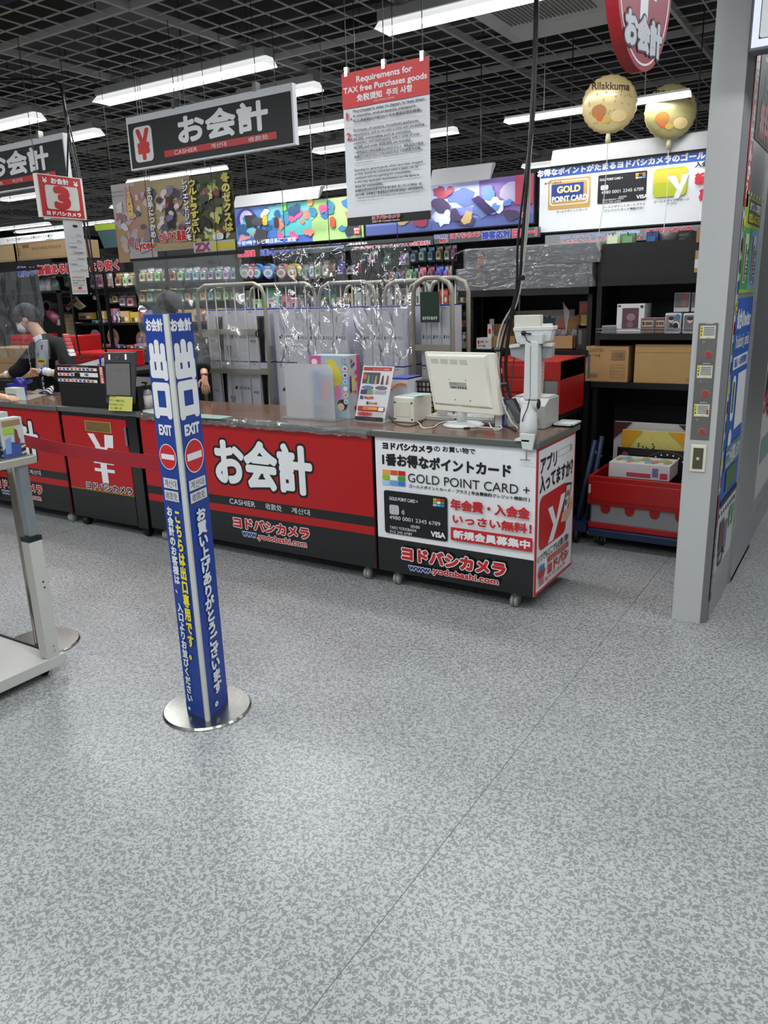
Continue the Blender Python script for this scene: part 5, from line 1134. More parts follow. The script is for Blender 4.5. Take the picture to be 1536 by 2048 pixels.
def good(kind, c, px0, py0, px1, py1, y, where, i, grp, dp=.05, deco=None):
    a = PY(px0,py0,y); b = PY(px1,py1,y); zb_ = a.z; cx = (a.x+b.x)/2; w = b.x-a.x; h = b.z-a.z
    t = thing(kind, (cx,y,zb_), '%s %s, %s from left %s' % (cname(c), kind.replace('_',' '), ords[min(i,19)], where), kind.split('_')[-1], grp)
    rr = random.Random(int(px0*7+py0*13)); c2 = tuple(min(230,int(v*.4+rr.randrange(90,220)*.6)) for v in c)
    if kind == 'egg_pack':
        vs = []
        N_ = 14; prof = [(math.sin(PI*k/8)*(1-.18*(k/8)), k/8) for k in range(9)]
        m_ = MB(); pts = [(cx+w/2*math.sin(2*PI*k/N_)*(1-.16*math.cos(2*PI*k/N_)), zb_+h/2-h/2*math.cos(2*PI*k/N_)) for k in range(N_)]
        m_.slab([(x,y-.03,z) for x,z in pts],(0,.06,0)); m_.build('shell', M(*c,.2,coat=.6), t, bevel=.01)
        o = Pr((cx,y-.031,zb_),XU,ZU,t); o.ell(0,h*.40,w*.40,h*.26,M(214,216,220,.25),raw=True); o.ell(0,h*.38,w*.22,h*.15,M(*c2,.3),raw=True); o.rect(-w*.2,h*.72,w*.2,h*.8,M(210,214,226,.3),raw=True); o.flush()
        MB().tube([(cx,y+.10,b.z-.005),(cx,y-.05,b.z-.005),(cx,y-.06,b.z+.012)],.003).build('hook', CHROME, t)
    elif kind == 'hanging_pack':
        B(a.x+w*.06,b.x-w*.06,y,y+.006,zb_,b.z).build('backing_card', M(*c,.4), t)
        m_ = MB(); m_.slab([(a.x+w*.14,y,zb_+h*.08),(b.x-w*.14,y,zb_+h*.08),(b.x-w*.14,y,zb_+h*.66),(cx+w*.1,y,zb_+h*.75),(cx-w*.1,y,zb_+h*.75),(a.x+w*.14,y,zb_+h*.66)],(0,-dp*.6,0)); m_.build('blister', M(*c2,.12,coat=.6), t, bevel=.004)
        o = Pr((a.x,y-dp*.6-.0003,zb_),XU,ZU,t); o.ell(w*.5,h*.42,w*.17,h*.12,M(*[max(10,int(v*.6)) for v in c],.3),raw=True); o.rect(w*.22,h*.15,w*.78,h*.22,M(214,214,214,.3),raw=True); o.flush()
        o = Pr((a.x,y-.0003,zb_),XU,ZU,t); o.rect(w*.12,h*.80,w*.88,h*.93,M(*[min(235,v+60) for v in c],.4),raw=True); o.flush()
        MB().tube([(cx,y+.10,b.z-.01),(cx,y-.05,b.z-.01),(cx,y-.06,b.z+.008)],.003).build('hook', CHROME, t)
    else:
        B(a.x,b.x,y,y+dp,zb_,b.z).build('carton', M(*c,.35), t)
        o = Pr((a.x,y,zb_),XU,ZU,t); o.rect(w*.1,h*.62,w*.9,h*.9,M(*c2,.35),raw=True); o.rect(w*.12,h*.1,w*.5,h*.5,M(*[max(12,int(v*.5)) for v in c2],.35),raw=True); o.ell(w*.7,h*.32,w*.16,h*.18,M(206,206,206,.35),raw=True); o.flush()
    return t
gy = YG+.02
eg = [(484,503,(170,190,200)),(492+8,512,(206,130,140)),(509,526,(90,140,196)),(530,551,(110,150,206)),(556,577,(180,120,120)),(578,601,(206,180,70))]
for i,(x0_,x1_,c_) in enumerate(eg): good('egg_pack',c_,x0_,559,x1_,527-i*.3,gy-.01*(i%2)-.02,'in the egg row left of the crumpled sheet',i,'egg packs on hooks')
i = 0
for (x0_,x1_,yt_,c_) in [(607,618,528,(180,170,190)),(620,632,524,(206,206,210)),(634,645,522,(130,134,140)),(648,660,520,(200,196,190)),(662,671,526,(196,120,80)),(676,692,520,(60,80,160)),(694,712,530,(90,110,140)),(714,722,525,(190,70,70))]:
    good('hanging_pack',c_,x0_,560-(x0_-600)*.1,x1_,yt_,gy,'in the upper row behind the crumpled sheets',i,'hanging packs on the goods wall'); i += 1
i = 0
for (x0_,x1_,yt_,yb_,c_) in [(724,737,500,525,(40,40,44)),(742,756,502,526,(150,150,150)),(770,784,505,530,(110,112,116)),(800,818,506,530,(200,200,200)),(823,836,500,526,(110,110,116)),(839,853,495,524,(90,130,150)),(857,870,494,524,(70,120,140)),(873,887,492,523,(120,110,100)),(890,903,491,523,(110,104,96)),(904,914,490,522,(150,120,130))]:
    good('hanging_pack',c_,x0_,yb_,x1_,yt_,gy,'in the top row right of the sheets',i,'hanging packs on the goods wall'); i += 1
i = 0
for (x0_,x1_,yt_,c_) in [(768,778,545,(70,100,130)),(780,790,543,(190,130,120)),(792,800,543,(70,90,150)),(802,812,541,(130,70,70)),(813,827,538,(80,170,90)),(829,837,536,(120,130,150)),(839,853,534,(206,110,130)),(856,870,533,(150,60,90)),(872,888,532,(60,90,180)),(890,898,532,(110,150,210)),(899,908,531,(214,160,40))]:
    good('hanging_pack',c_,x0_,562,x1_,yt_,gy-.02,'in the lower row above the cages',i,'hanging packs on the goods wall'); i += 1
i = 0
for (x0_,x1_,yt_,c_) in [(484,492,590,(60,60,66)),(494,503,580,(196,196,204)),(507,522,598,(160,200,120)),(524,535,588,(120,190,180)),(533,556,570,(150,206,200)),(536,548,596,(206,210,206)),(549,562,592,(140,196,186)),(564,582,588,(214,120,140)),(584,594,594,(206,170,180)),(598,606,590,(200,200,196)),(610,618,594,(70,70,76)),(622,634,592,(120,120,124)),(636,648,590,(60,66,60)),(650,672,574,(60,130,60)),(674,684,594,(190,150,120)),(686,696,590,(60,90,170)),(698,706,586,(196,170,60)),(710,722,584,(180,184,190)),(724,740,568,(196,198,204)),(744,760,580,(70,70,74))]:
    good('goods_box',c_,x0_,618,x1_,yt_,gy-.10-.02*(i%3),'on the shelf behind the cages',i,'boxes on the goods shelf',dp=.05); i += 1
i = 0
for (x0_,x1_,yt_,c_) in [(762,772,580,(150,150,156)),(774,784,574,(190,194,198)),(788,798,584,(110,110,114)),(802,816,576,(196,198,202)),(818,828,580,(160,164,170)),(832,842,574,(200,204,208)),(846,856,570,(120,120,124)),(880,896,577,(196,70,50)),(898,910,590,(140,170,140))]:
    good('goods_box',c_,x0_,610,x1_,yt_,gy-.10-.02*(i%3),'on the shelf over the right cages',i,'boxes on the goods shelf',dp=.05); i += 1
i = 0
for r_,(yt_,yb_) in enumerate([(583,606),(624,634),(640,654),(664,688),(690,694)]):
    for k in range(4):
        if r_ in (1,): c_ = (60,90,120)
        else: c_ = [(70,90,150),(180,60,80),(196,200,206),(70,130,150),(190,170,90)][(k*2+r_)%5]
        x0_ = 903+k*11.3
        if r_ == 4: continue
        good('goods_box',c_,x0_,yb_,x0_+10.5,yt_,gy-.10,['on the upper mesh shelf left of the stock shelf','on the second mesh shelf left of the stock shelf','on the third mesh shelf left of the stock shelf','on the lowest mesh shelf left of the stock shelf'][r_],k,'boxes seen through the wire mesh',dp=.06)
for zz in (gz(920,607),gz(920,635),gz(920,655),gz(920,690)): B(PY(898,600,YG).x,xg1,YG-.10,YG+.1,zz-.014,zz).build('shelf_board', SH, gw)
# black wire mesh end frame
me_ = thing('wire_mesh_frame', (PY(905,600,4.95).x,4.95,0), 'black wire mesh end frame with a rounded top left of the stock shelf', 'mesh frame')
a = PY(906,505,4.95); b = PY(933,690,4.95)
MB().tube([(a.x,4.95,0),(a.x,4.95,a.z-.06),(a.x+.02,4.95,a.z-.015),(a.x+.07,4.95,a.z),(a.x+.26,4.95,a.z)],.009,8).build('frame_tube', BLACK, me_, True)
m_ = MB()
for k in range(6): m_.cyl((a.x+.01+k*.042,4.95,.2),(a.x+.01+k*.042,4.95,1.52),.0022,n=4)
for k in range(30): m_.cyl((a.x,4.95,.3+k*.042),(a.x+.22,4.95,.3+k*.042),.0022,n=4)
w_ = m_.build('wire_mesh', BLACK, me_); w_['kind'] = 'stuff'
# left goods shelf ----------------------------------------------------------
YL = 5.30
gl = thing('goods_gondola', (-7.2,YL+.3,0), 'black goods gondola with fans and snack packs left of the blue exit post', 'shelf')
xa, xb = PY(105,600,YL).x, PY(480,560,YL).x-.02
B(xa-.02,xb,YL+.30,YL+.34,0,2.05).build('back_panel', SB, gl)
def zl(px,py,dy=0): return PY(px,py,YL).z
lv = [(115,588,'top'),(120,648,'second'),(130,704,'third')]
for (px_,py_,n_) in lv: B(xa,xb,YL,YL+.30,zl(200,py_-2)-.022,zl(200,py_-2)).build('shelf_board', SH, gl)
for k in range(4):
    X_ = xa+(xb-xa)*k/3; B(X_-.012,X_+.012,YL-.02,YL+.01,0,1.95).build('upright', SH, gl)
i = 0
for (x0_,x1_,yt_,yb_,c_,kd) in [(104,112,545,575,(150,160,170),'hanging_pack'),(132,143,543,575,(190,180,188),'hanging_pack'),(184,197,548,578,(170,166,176),'hanging_pack'),(199,211,547,577,(160,158,170),'hanging_pack'),(213,224,546,576,(150,148,160),'hanging_pack'),(234,247,545,575,(120,100,60),'hanging_pack'),(250,258,545,575,(170,170,170),'hanging_pack'),(258,270,544,574,(110,90,56),'hanging_pack')]:
    good(kd,c_,x0_,yb_,x1_,yt_,YL+.05,'in the top row of the left goods shelf',i,'packs on the left goods shelf'); i += 1
i = 0
for (x0_,x1_,yt_,yb_,c_) in [(190,196,588,600,(206,206,206)),(216,227,588,608,(130,120,120)),(228,240,585,607,(190,60,90)),(242,255,588,614,(120,124,124)),(257,272,588,615,(90,100,96))]:
    good('hanging_pack',c_,x0_,yb_,x1_,yt_,YL+.06,'in the second row of the left goods shelf',i,'packs on the left goods shelf'); i += 1
i = 0
for (x0_,x1_,yt_,yb_,c_) in [(158,184,625,640,(150,130,50)),(184,197,640,648,(60,110,160)),(198,208,640,648,(196,196,196)),(197,208,622,640,(190,170,90)),(210,222,640,648,(180,90,120)),(219,232,617,646,(196,120,150)),(232,240,624,646,(150,164,176)),(240,257,622,647,(190,160,80)),(262,276,624,647,(196,160,60))]:
    good('goods_box',c_,x0_,yb_-1,x1_,yt_,YL+.04,'on the second board of the left goods shelf',i,'boxes on the left goods shelf'); i += 1
i = 0
for (x0_,x1_,yt_,yb_,c_) in [(161,172,688,694,(120,170,80)),(174,188,689,696,(180,120,60)),(190,206,688,695,(206,180,50)),(207,214,688,695,(180,80,60)),(216,230,688,695,(140,100,150)),(231,240,689,696,(90,110,170)),(242,252,690,696,(60,60,66)),(254,268,690,697,(170,60,70)),(270,286,688,697,(160,150,150)),(288,300,688,697,(180,150,90))]:
    good('goods_box',c_,x0_,yb_,x1_,yt_,YL+.02,'on the third board of the left goods shelf',i,'boxes on the left goods shelf'); i += 1
for ri,(yb_,yt_,pal,wn,kd) in enumerate([(566,538,[(110,120,120),(140,150,150),(90,110,100),(150,150,160),(120,100,110)],'in the upper row behind the clear sheet','hanging_pack'),(606,580,[(196,90,70),(206,130,80),(190,170,90),(200,200,200),(206,120,140),(120,170,130)],'in the middle row behind the clear sheet','hanging_pack'),(647,622,[(170,60,60),(150,150,160),(196,170,70),(90,110,150)],'in the lower row behind the clear sheet','goods_box'),(694,668,[(110,50,60),(90,90,100),(150,130,80)],'in the bottom row behind the exit post','goods_box')]):
    for i in range(13):
        x0_ = 282+i*15.2
        if ri == 3 and i < 3: continue
        good(kd,pal[(i*3+ri*2)%len(pal)],x0_,yb_-i*.4,x0_+12.5,yt_-i*.4-(i*5%3),YL+.06,wn,i,'packs seen through the clear sheet')
for i,(cx_,cy_,c_) in enumerate([(191,676,(170,130,150)),(226,674,(180,140,90)),(284,680,(150,110,110))]):
    c0 = PY(cx_,cy_,YL+.06); t = thing('round_fan', (c0.x,c0.y,c0.z-.09), ['round picture fan in violet tones on the third board','round picture fan in gold tones on the third board','round picture fan half hidden behind the exit post'][i], 'fan', 'round picture fans')
    MB().cyl(c0,c0+Vector((0,.006,0)),.085,n=28).build('fan_disc', M(*c_,.35), t)
    B(c0.x-.008,c0.x+.008,c0.y,c0.y+.006,c0.z-.12,c0.z-.06).build('handle', LGREY, t)
    o = Pr(c0,XU,ZU,t); rr = random.Random(i)
    for k in range(9): o.ell(rr.uniform(-.05,.05),rr.uniform(-.05,.05),.02,.018,M(rr.randrange(90,220),rr.randrange(80,190),rr.randrange(80,190),.35),raw=True)
    o.flush()
# beige wire board and tilted notices by the left shelf
wb = fb('mesh_board','beige mesh board standing at the left end of the left goods shelf','board',128,690,146,626,YL-.04,.01,M(170,156,124,.5)); o=face(wb)
for k in range(8): o.R(0,k/8,1,k/8+.01,M(120,108,84,.5))
o.flush()
for i,(pts_,lb) in enumerate([([(130,615),(153,592),(158,600),(136,622)],'tilted dark red and white notice left of the left goods shelf'),([(150,594),(172,613),(160,620),(148,612)],'tilted green and white notice next to the dark red one')]):
    q = [PY(x_,y_,YL-.08) for x_,y_ in pts_]; t = MB().slab(q,(0,.003,0)).build('shelf_notice', M(150,150,146,.5)); tag(t, lb, 'notice')
    o = Pr((q[0].x,YL-.0803,q[0].z),XU,ZU,t); c0 = sum(q,Vector())/4
    o.poly([tuple(((c0+(p_-c0)*.7)-q[0]).dot(ax_) for ax_ in (Vector(XU),Vector(ZU))) for p_ in q], M(110,40,46,.5) if i == 0 else M(120,130,70,.5), raw=True); o.flush()
# far left: cartons on a dark shelf, bottles, red totes
fs_ = thing('stock_shelf', (PY(50,560,4.9).x,5.05,0), 'dark stock shelf at the left edge under two long flat cartons', 'shelf')
a = PY(-30,545,4.9); b = PY(104,560,4.9)
B(a.x,b.x,4.9,5.3,PY(60,548,4.9).z-.02,PY(60,520,4.9).z).build('header_board', M(14,14,15,.5), fs_)
B(a.x,PY(112,560,5.27).x,5.26,5.29,0,PY(60,520,4.9).z).build('back_panel', SB, fs_)
zb_ = PY(100,582,4.95).z; B(a.x,b.x,4.95,5.26,zb_-.02,zb_).build('shelf_board', SH, fs_)
B(a.x,a.x+.03,4.95,5.26,0,zb_).build('upright', SH, fs_); B(b.x-.03,b.x,4.95,4.98,0,zb_).build('upright', SH, fs_)
for i,(x0_,x1_,yt_,yb_,lb,c_) in enumerate([(-60,29,480,517,'flat brown carton cut off by the left edge',(146,124,92)),(31,132,480,520,'long flat brown carton with a small tree mark, under the number 3 sign',(128,104,72))]):
    a = PY(x0_,yb_,4.92); b = PY(x1_,yt_,4.92); zt2 = PY(60,520,4.9).z+.001
    t = thing('flat_carton', ((a.x+b.x)/2,5.1,zt2), lb, 'box', 'long flat cartons'); B(a.x,b.x,4.92,5.28,zt2,zt2+.165).build('carton', M(*c_,.6,var=.08,scale=12), t)
    t['_x0']=a.x; t['_x1']=b.x; t['_z0']=zt2; t['_z1']=zt2+.165; t['_y']=4.92; o = face(t)
    o.R(.02,.06,.98,.08,M(96,76,50,.5)); o.R(.02,.93,.98,.95,M(96,76,50,.5))
    if i: o.R(.05,.3,.12,.7,M(60,46,30,.5)); o.R(.056,.33,.114,.67,M(128,104,72,.6)); o.poly([(.085*o.w,.63*o.h),(.105*o.w,.5*o.h),(.09*o.w,.5*o.h),(.09*o.w,.38*o.h),(.08*o.w,.38*o.h),(.08*o.w,.5*o.h),(.065*o.w,.5*o.h)],M(60,46,30,.5),raw=True); o.R(.17,.7,.3,.88,M(90,70,50,.5)); o.T('組立式商品 取扱注意',.35,.55,.9,.7,M(100,80,54,.5))
    o.flush()
i = 0
for (x0_,x1_,yt_,lb,c_) in [(85,95,548,'pale bottle with a blue cap on the dark left shelf',(150,160,170)),(97,105,545,'pale pink bottle on the dark left shelf',(180,168,176)),(106,113,552,'clear round pack on the dark left shelf',(90,110,110))]:
    a = PY(x0_,582,5.02); b = PY(x1_,yt_,5.02); r_ = (b.x-a.x)/2; t = thing('bottle', ((a.x+b.x)/2,5.02,zb_+.001), lb, 'bottle', 'bottles on the dark left shelf')
    h_ = b.z-zb_; MB().lathe([(r_*.9,.001),(r_,.01),(r_*.95,h_*.6),(r_*.45,h_*.8),(r_*.4,h_*.86)],((a.x+b.x)/2,5.02,zb_),16).build('body', M(*c_,.25), t, True)
    MB().lathe([(r_*.42,h_*.86),(r_*.42,h_)],((a.x+b.x)/2,5.02,zb_),12).build('cap', M(40,60,140,.4) if i == 0 else LGREY, t); i += 1
for i in range(2):
    c0 = PY(98+16*i,612,5.1); t = MB().lathe([(.055,0),(.055,.12),(.042,.12),(.042,0)],(c0.x,4.98,c0.z),20,axis=(0,1,0)); tag(t.build('tape_roll', M(36,36,40,.4), smooth=False), 'dark roll on a peg, %s of two behind the cashier' % ['left','right'][i], 'roll', 'dark rolls on pegs')
    MB().cyl((c0.x,4.98,c0.z),(c0.x,5.27,c0.z),.01,n=8).build('peg', DARK, fs_)
t = thing('wrapped_roll', PY(106,636,5.0), 'maroon roll with a grey square label hanging behind the cashier', 'roll'); c0 = PY(100,628,5.0); c1_ = PY(117,642,4.96)
MB().cyl(c0,c1_,.045,n=18).build('roll', M(96,40,60,.4), t, True); B(c1_.x-.025,c1_.x+.03,c1_.y-.012,c1_.y-.006,c1_.z-.04,c1_.z+.015).build('label_tag', M(140,140,140,.4), t); MB().cyl(c0,(c0.x,5.27,c0.z),.008,n=6).build('peg', DARK, t)
kt = tote('red tote standing behind the cashier at shoulder height',132,720,150,672,4.75,.30,False,'tote_box')
kt2 = tote('wide red tote lid behind the black box on the counter',140,736,214,706,4.45,.40,False,'tote_box')
kt3 = tote('pale red tote seen through the clear sheet behind the cashier',24,700,62,670,4.75,.3,False,'tote_box')
st3 = thing('work_table', (-6.2,4.6,0), 'low dark back table behind the left counters', 'table')
zz = min(ORG[k_.name].z for k_ in (kt2,))
B(-6.42,-5.2,4.42,5.05-.16,zz-.03,zz-.001).build('table_top', DARK, st3)
for xx in (-6.38,-5.25):
    for yy in (4.45,4.84): B(xx-.015,xx+.015,yy-.015,yy+.015,0,zz-.03).build('leg', DARK, st3)
for k_ in (kt,kt3):
    z_ = ORG[k_.name].z; B(ORG[k_.name].x-.15,ORG[k_.name].x+.15,4.76,4.86,zz if k_ is kt else 0,z_-.001).build('riser', DARK, st3)
kb = fb('cardboard_carton','brown carton beside the masked cashier at the left edge','box',-30,752,40,697,4.35,.35,M(150,122,88,.6,var=.08,scale=12)); o = face(kb); o.R(0,.48,1,.5,M(110,84,54,.5)); o.flush()
st4 = thing('side_table', (ORG[kb.name].x,4.5,0), 'low side table under the brown carton at the left edge', 'table'); z_ = ORG[kb.name].z; X_ = ORG[kb.name].x
B(X_-.35,X_+.35,4.33,4.40,z_-.03,z_-.001).box(X_-.35,X_+.35,4.40,4.41,z_-.03,z_-.001).build('table_top', DARK, st4)
for dx in (-.32,.32): B(X_+dx-.015,X_+dx+.015,4.34,4.37,0,z_-.03).build('leg', DARK, st4)
wbn = thing('header_banner', (PY(60,470,6.2).x,6.2,2.0), 'far white banner with tiny black writing above the cartons at the left edge', 'banner')
a = PY(-20,500,6.2); b = PY(130,462,6.2); B(a.x,b.x,6.2,6.23,a.z,b.z).build('frame', PW, wbn); o = Pr((a.x,6.2,a.z),XU,ZU,wbn); w,h = b.x-a.x,b.z-a.z
o.text('カードご利用でさらにお得なポイント還元！',w*.25,h*.6,w*.85,h*.85,INK,.02,raw=True); o.ell(w*.8,h*.3,w*.06,h*.2,M(140,170,120,.4),raw=True); o.flush(); wires(wbn,[(a.x+.2,6.215,b.z),(b.x-.2,6.215,b.z)])
# tilted dark landscape panel behind the cable at the left
lp = thing('header_banner', PY(205,490,5.6), 'dark teal and lime picture panel hung slanting left of the posters', 'banner')
q = [PY(*p_,5.6) for p_ in ((212,505),(188,448),(232,444),(240,512))]; MB().slab(q,(0,.03,0)).build('frame', M(50,74,80,.4), lp)
q2 = [PY(*p_,5.598) for p_ in ((192,462),(188,449),(231,446),(234,458))]; MB().slab(q2,(0,-.002,0)).build('print_field', M(130,150,50,.4), lp)
wires(lp, [(q[1].x+.02,5.61,q[1].z-.02),(q[2].x-.02,5.61,q[2].z-.02)])

# ================================================================== roll cages and white console boxes
CG = M(150,146,132,.4,.2)
def cage(px0, pxr, pyt, y0, y1, label, bars, plaque=False, zb=.16, mid=None):
    a = PY(px0,pyt+10,y0); b = PY(pxr,pyt,y0); x0, x1 = a.x, b.x; zt2 = b.z
    t = thing('roll_cage', ((x0+x1)/2,(y0+y1)/2,0), label, 'cage', 'roll cages behind the counter')
    for yy in ((mid or y0),y1):
        MB().tube([(x0,yy,zb),(x0,yy,zt2-.09),(x0+.025,yy,zt2-.03),(x0+.09,yy,zt2),(x1-.09,yy,zt2),(x1-.025,yy,zt2-.03),(x1,yy,zt2-.09),(x1,yy,zb)],.014,8).build('frame_tube', CG, t, True)
        n_ = max(3,int((x1-x0)/.085))
        for k in range(1,n_): MB().cyl((x0+(x1-x0)*k/n_,yy,zb),(x0+(x1-x0)*k/n_,yy,zt2),.0045,n=6).build('rod', CG, t, True)
        for zz in bars: B(x0,x1,yy-.006,yy+.006,zz-.018,zz+.018).build('cross_bar', CG, t)
    B(x0,x1,y0,y1,zb-.03,zb).build('base_deck', M(110,110,104,.4,.4), t)
    for xx in (x0+.05,x1-.05):
        for yy in (y0+.05,y1-.05):
            MB().cyl((xx-.015,yy,.06),(xx+.015,yy,.06),.06,n=14).build('wheel', BLACK, t, True); B(xx-.02,xx+.02,yy-.02,yy+.02,.10,zb-.02).build('wheel_fork', STEEL, t)
    if mid:
        for xx in (x0,x1): MB().cyl((xx,y0,zb),(xx,y0,zb+.12),.012,n=8).build('corner_stub', CG, t, True)
    return t, x0, x1, zt2
YC0, YC1 = 4.28, 4.86
c_a,ax0,ax1,az = cage(392,527,566,YC0,YC1,'grey roll cage of console boxes nearest the blue exit post',(1.28,1.0))
c_b,bx0,bx1,bz = cage(575,692,563,4.20,4.86,'grey roll cage in the middle behind the first crumpled sheet',(1.0,),mid=4.54)
c_c,cx0,cx1,cz = cage(710,808,560,4.20,4.86,'grey roll cage behind the second crumpled sheet',(1.0,),mid=4.54)
c_d,dx0,dx1,dz2 = cage(825,904,554,YC0,4.50,'grey roll cage with a dark green plaque, rightmost',(1.18,.75))
pq_ = thing('cage_plaque', PY(860,645,YC0-.02), 'dark green plaque with white shop lettering hung on the rightmost cage', 'plaque')
a = PY(842,645,YC0-.02); b = PY(878,583,YC0-.02); B(a.x,b.x,YC0-.026,YC0-.018,a.z,b.z).build('plate', M(20,48,34,.45), pq_)
o = Pr((a.x,YC0-.026,a.z),XU,ZU,pq_); w,h=b.x-a.x,b.z-a.z; o.text('ヨドバシカメラ',.12*w,.09*h,.9*w,.2*h,PW,.06,raw=True); o.flush()
# small latch
lt = thing('cage_latch', PY(520,666,YC0-.03), 'black padlock-like latch hanging on the left roll cage', 'latch'); a = PY(520,672,YC0-.03)
B(a.x-.012,a.x+.022,YC0-.036,YC0-.016,a.z-.01,a.z+.05).build('latch_body', BLACK, lt); MB().tube([(a.x-.01,YC0-.03,a.z+.04),(a.x-.035,YC0-.03,a.z+.03),(a.x-.035,YC0-.03,a.z),(a.x-.01,YC0-.03,a.z-.005)],.005).build('shackle', BLACK, lt)
CBX = M(196,197,206,.38,var=.02); SPN = M(186,187,196,.38,var=.02)
wproto = {}
def console(x0, x1, z0, z1, y0, y1, label, wide=False):
    t = thing('console_box', ((x0+x1)/2,y0,z0), label, 'box', 'white console boxes in the cages')
    B(x0+.002,x1-.002,y0,y1,z0,z1-.008).build('carton', CBX, t)
    B(x0+.002,x1-.002,y0-.0004,y1,z1-.008,z1-.001).build('lid_edge', M(40,60,140,.4), t)
    o = Pr((x0,y0,z0),XU,ZU,t); w, h = x1-x0, z1-z0
    o.text('SONY',w*.12,h*.93,w*.12+.028,h*.93+.007,INK,.02,raw=True)
    if wide:
        cx = w*.66; o.poly([(cx-.028,.0),(cx+.020,.0),(cx+.034,h*.86),(cx-.034,h*.86)],M(60,62,72,.4),raw=True); o.poly([(cx-.016,.0),(cx+.010,.0),(cx+.020,h*.82),(cx-.018,h*.82)],M(16,18,26,.3),raw=True)
        o.poly([(cx+.06,h*.05),(cx+.085,h*.05),(cx+.10,h*.3),(cx+.05,h*.3)],M(120,122,136,.4),raw=True)
        o.text('PS5',w*.1,h*.36,w*.1+.05,h*.36+.018,INK,raw=True)
    else:
        o.text('PS5',w*.42,h*.44,w*.92,h*.44+.019,M(50,50,60,.4),.0,raw=True)
        o.poly([(w*.18,h*.44),(w*.30,h*.44),(w*.30,h*.44+.02),(w*.24,h*.44+.026),(w*.18,h*.44+.01)],M(50,50,60,.4),raw=True)
    o.flush(); return t
zr0, zr1_, zr2_ = .17, PY(560,722,YC0+.05).z-.005, PY(560,616,YC0+.05).z
hrow = (zr2_-zr1_); rows = [(zr1_-hrow*1.0, zr1_, 'lower'),(zr1_, zr2_, 'upper')]
rows.insert(0, (zr1_-2*hrow+.02, zr1_-hrow, 'bottom'))
for (X0_,X1_,nn,cl) in ((ax0,ax1,3,'left'),(bx0,bx1,4,'second'),(cx0,cx1,4,'third'),(dx0,dx1,3,'rightmost')):
    for (z0_,z1_,rn) in rows:
        z0_ = max(z0_,.161); 
        W_ = (X1_-X0_-.05)/nn
        for k in range(nn):
            ztop_ = z1_-(0.0 if rn != 'upper' else 0)
            wide = cl == 'left' and k in (0,2)
            ya_, yb_2 = {'left':(YC0+.05,YC1-.06),'rightmost':(YC0+.05,4.46)}.get(cl,(4.22,4.51))
            console(X0_+.025+W_*k, X0_+.025+W_*(k+1), z0_, ztop_-.001, ya_, yb_2, 'white console box, %s from left in the %s row of the %s cage' % (ords[k],rn,cl), wide)
# box bridging the two left cages
console(ax1+.016,bx0-.016,rows[1][0],rows[1][1]-.001,YC0+.06,YC1-.1,'white console box between the left and second cages, lower one')
console(ax1+.016,bx0-.016,rows[2][0],rows[2][1]-.001,YC0+.06,YC1-.1,'white console box between the left and second cages, upper one')
console(ax1+.016,bx0-.016,.001,rows[1][0]-.001,YC0+.06,YC1-.1,'white console box between the left and second cages, standing on the floor')

# ================================================================== things on the counters
CT = ZT+.0012
CREAM = M(214,212,198,.4); PALE = M(206,209,208,.38)
# monitor seen from behind
mo = thing('monitor', (-1.75,3.55,CT), 'cream flat monitor seen from behind on the white counter', 'monitor')
TL_,TR_,BR_,BL_2 = PY(848,703,3.62),PY(985,706,3.60),PY(1000,832,3.53),PY(868,820,3.55)
ex = (TR_-TL_).normalized(); ey = (TL_-BL_2).normalized()
MB().slab([BL_2,BR_,TR_,TL_], (.012,.022,0)).build('screen_case', CREAM, mo, bevel=.006)
bk = MB(); q = [BL_2.lerp(TL_,.10)+ex*.012, BR_.lerp(TR_,.10)-ex*.03, TR_-ex*.03-ey*.01, TL_+ex*.012-ey*.01]
cq = sum(q,Vector())/4; qi = [p_.lerp(cq,.08)+Vector((-.003,-.016,0)) for p_ in q]
bk.add(q+qi,[(4,5,6,7),(0,1,5,4),(1,2,6,5),(2,3,7,6),(3,0,4,7)]); bk.build('back_cover', CREAM, mo, bevel=.004)
pe = Pr(qi[0], qi[1]-qi[0], qi[3]-qi[0], mo); wq, hq = (qi[1]-qi[0]).length, (qi[3]-qi[0]).length
pe.n = -pe.n if pe.n.y > 0 else pe.n
for k in range(5):
    for j in range(5): pe.rect(wq*(.06+.18*k),hq*(.845+.021*j),wq*(.06+.18*k+.145),hq*(.845+.021*j+.009),M(120,120,112,.5),raw=True,name='vent_slot'); pe.d -= pe.step
pe.rect(wq*.34,hq*.33,wq*.66,hq*.47,M(150,150,146,.5),raw=True); pe.text('TFT LCD MODEL',wq*.36,hq*.42,wq*.48,hq*.45,INK,raw=True); pe.rect(wq*.37,hq*.35,wq*.46,hq*.37,INK,raw=True)
for k in range(4): pe.rect(wq*(.49+.045*k),hq*.345,wq*(.51+.045*k),hq*.38,INK,raw=True)
for u_,v_ in ((.36,.52),(.66,.52),(.40,.1),(.68,.1)): pe.ell(wq*u_,hq*v_,.003,.003,DARK,n=8,raw=True)
pe.flush()
sb = PZ(925,856,CT); nk = PY(922,812,3.56)
MB().lathe([(.026,0),(.026,nk.z-CT+.02)],(nk.x,3.57,CT+.012),18).build('neck', PALE, mo, True)
MB().lathe([(.105,0),(.108,.005),(.09,.012),(.03,.020)],(nk.x+.01,3.57,CT),32).build('stand_foot', PALE, mo, True)
tag(MB().box(nk.x+.06,nk.x+.09,3.548,3.568,nk.z-.004,nk.z+.012).build('blue_plug', M(30,50,140,.4), mo), 'blue video plug')
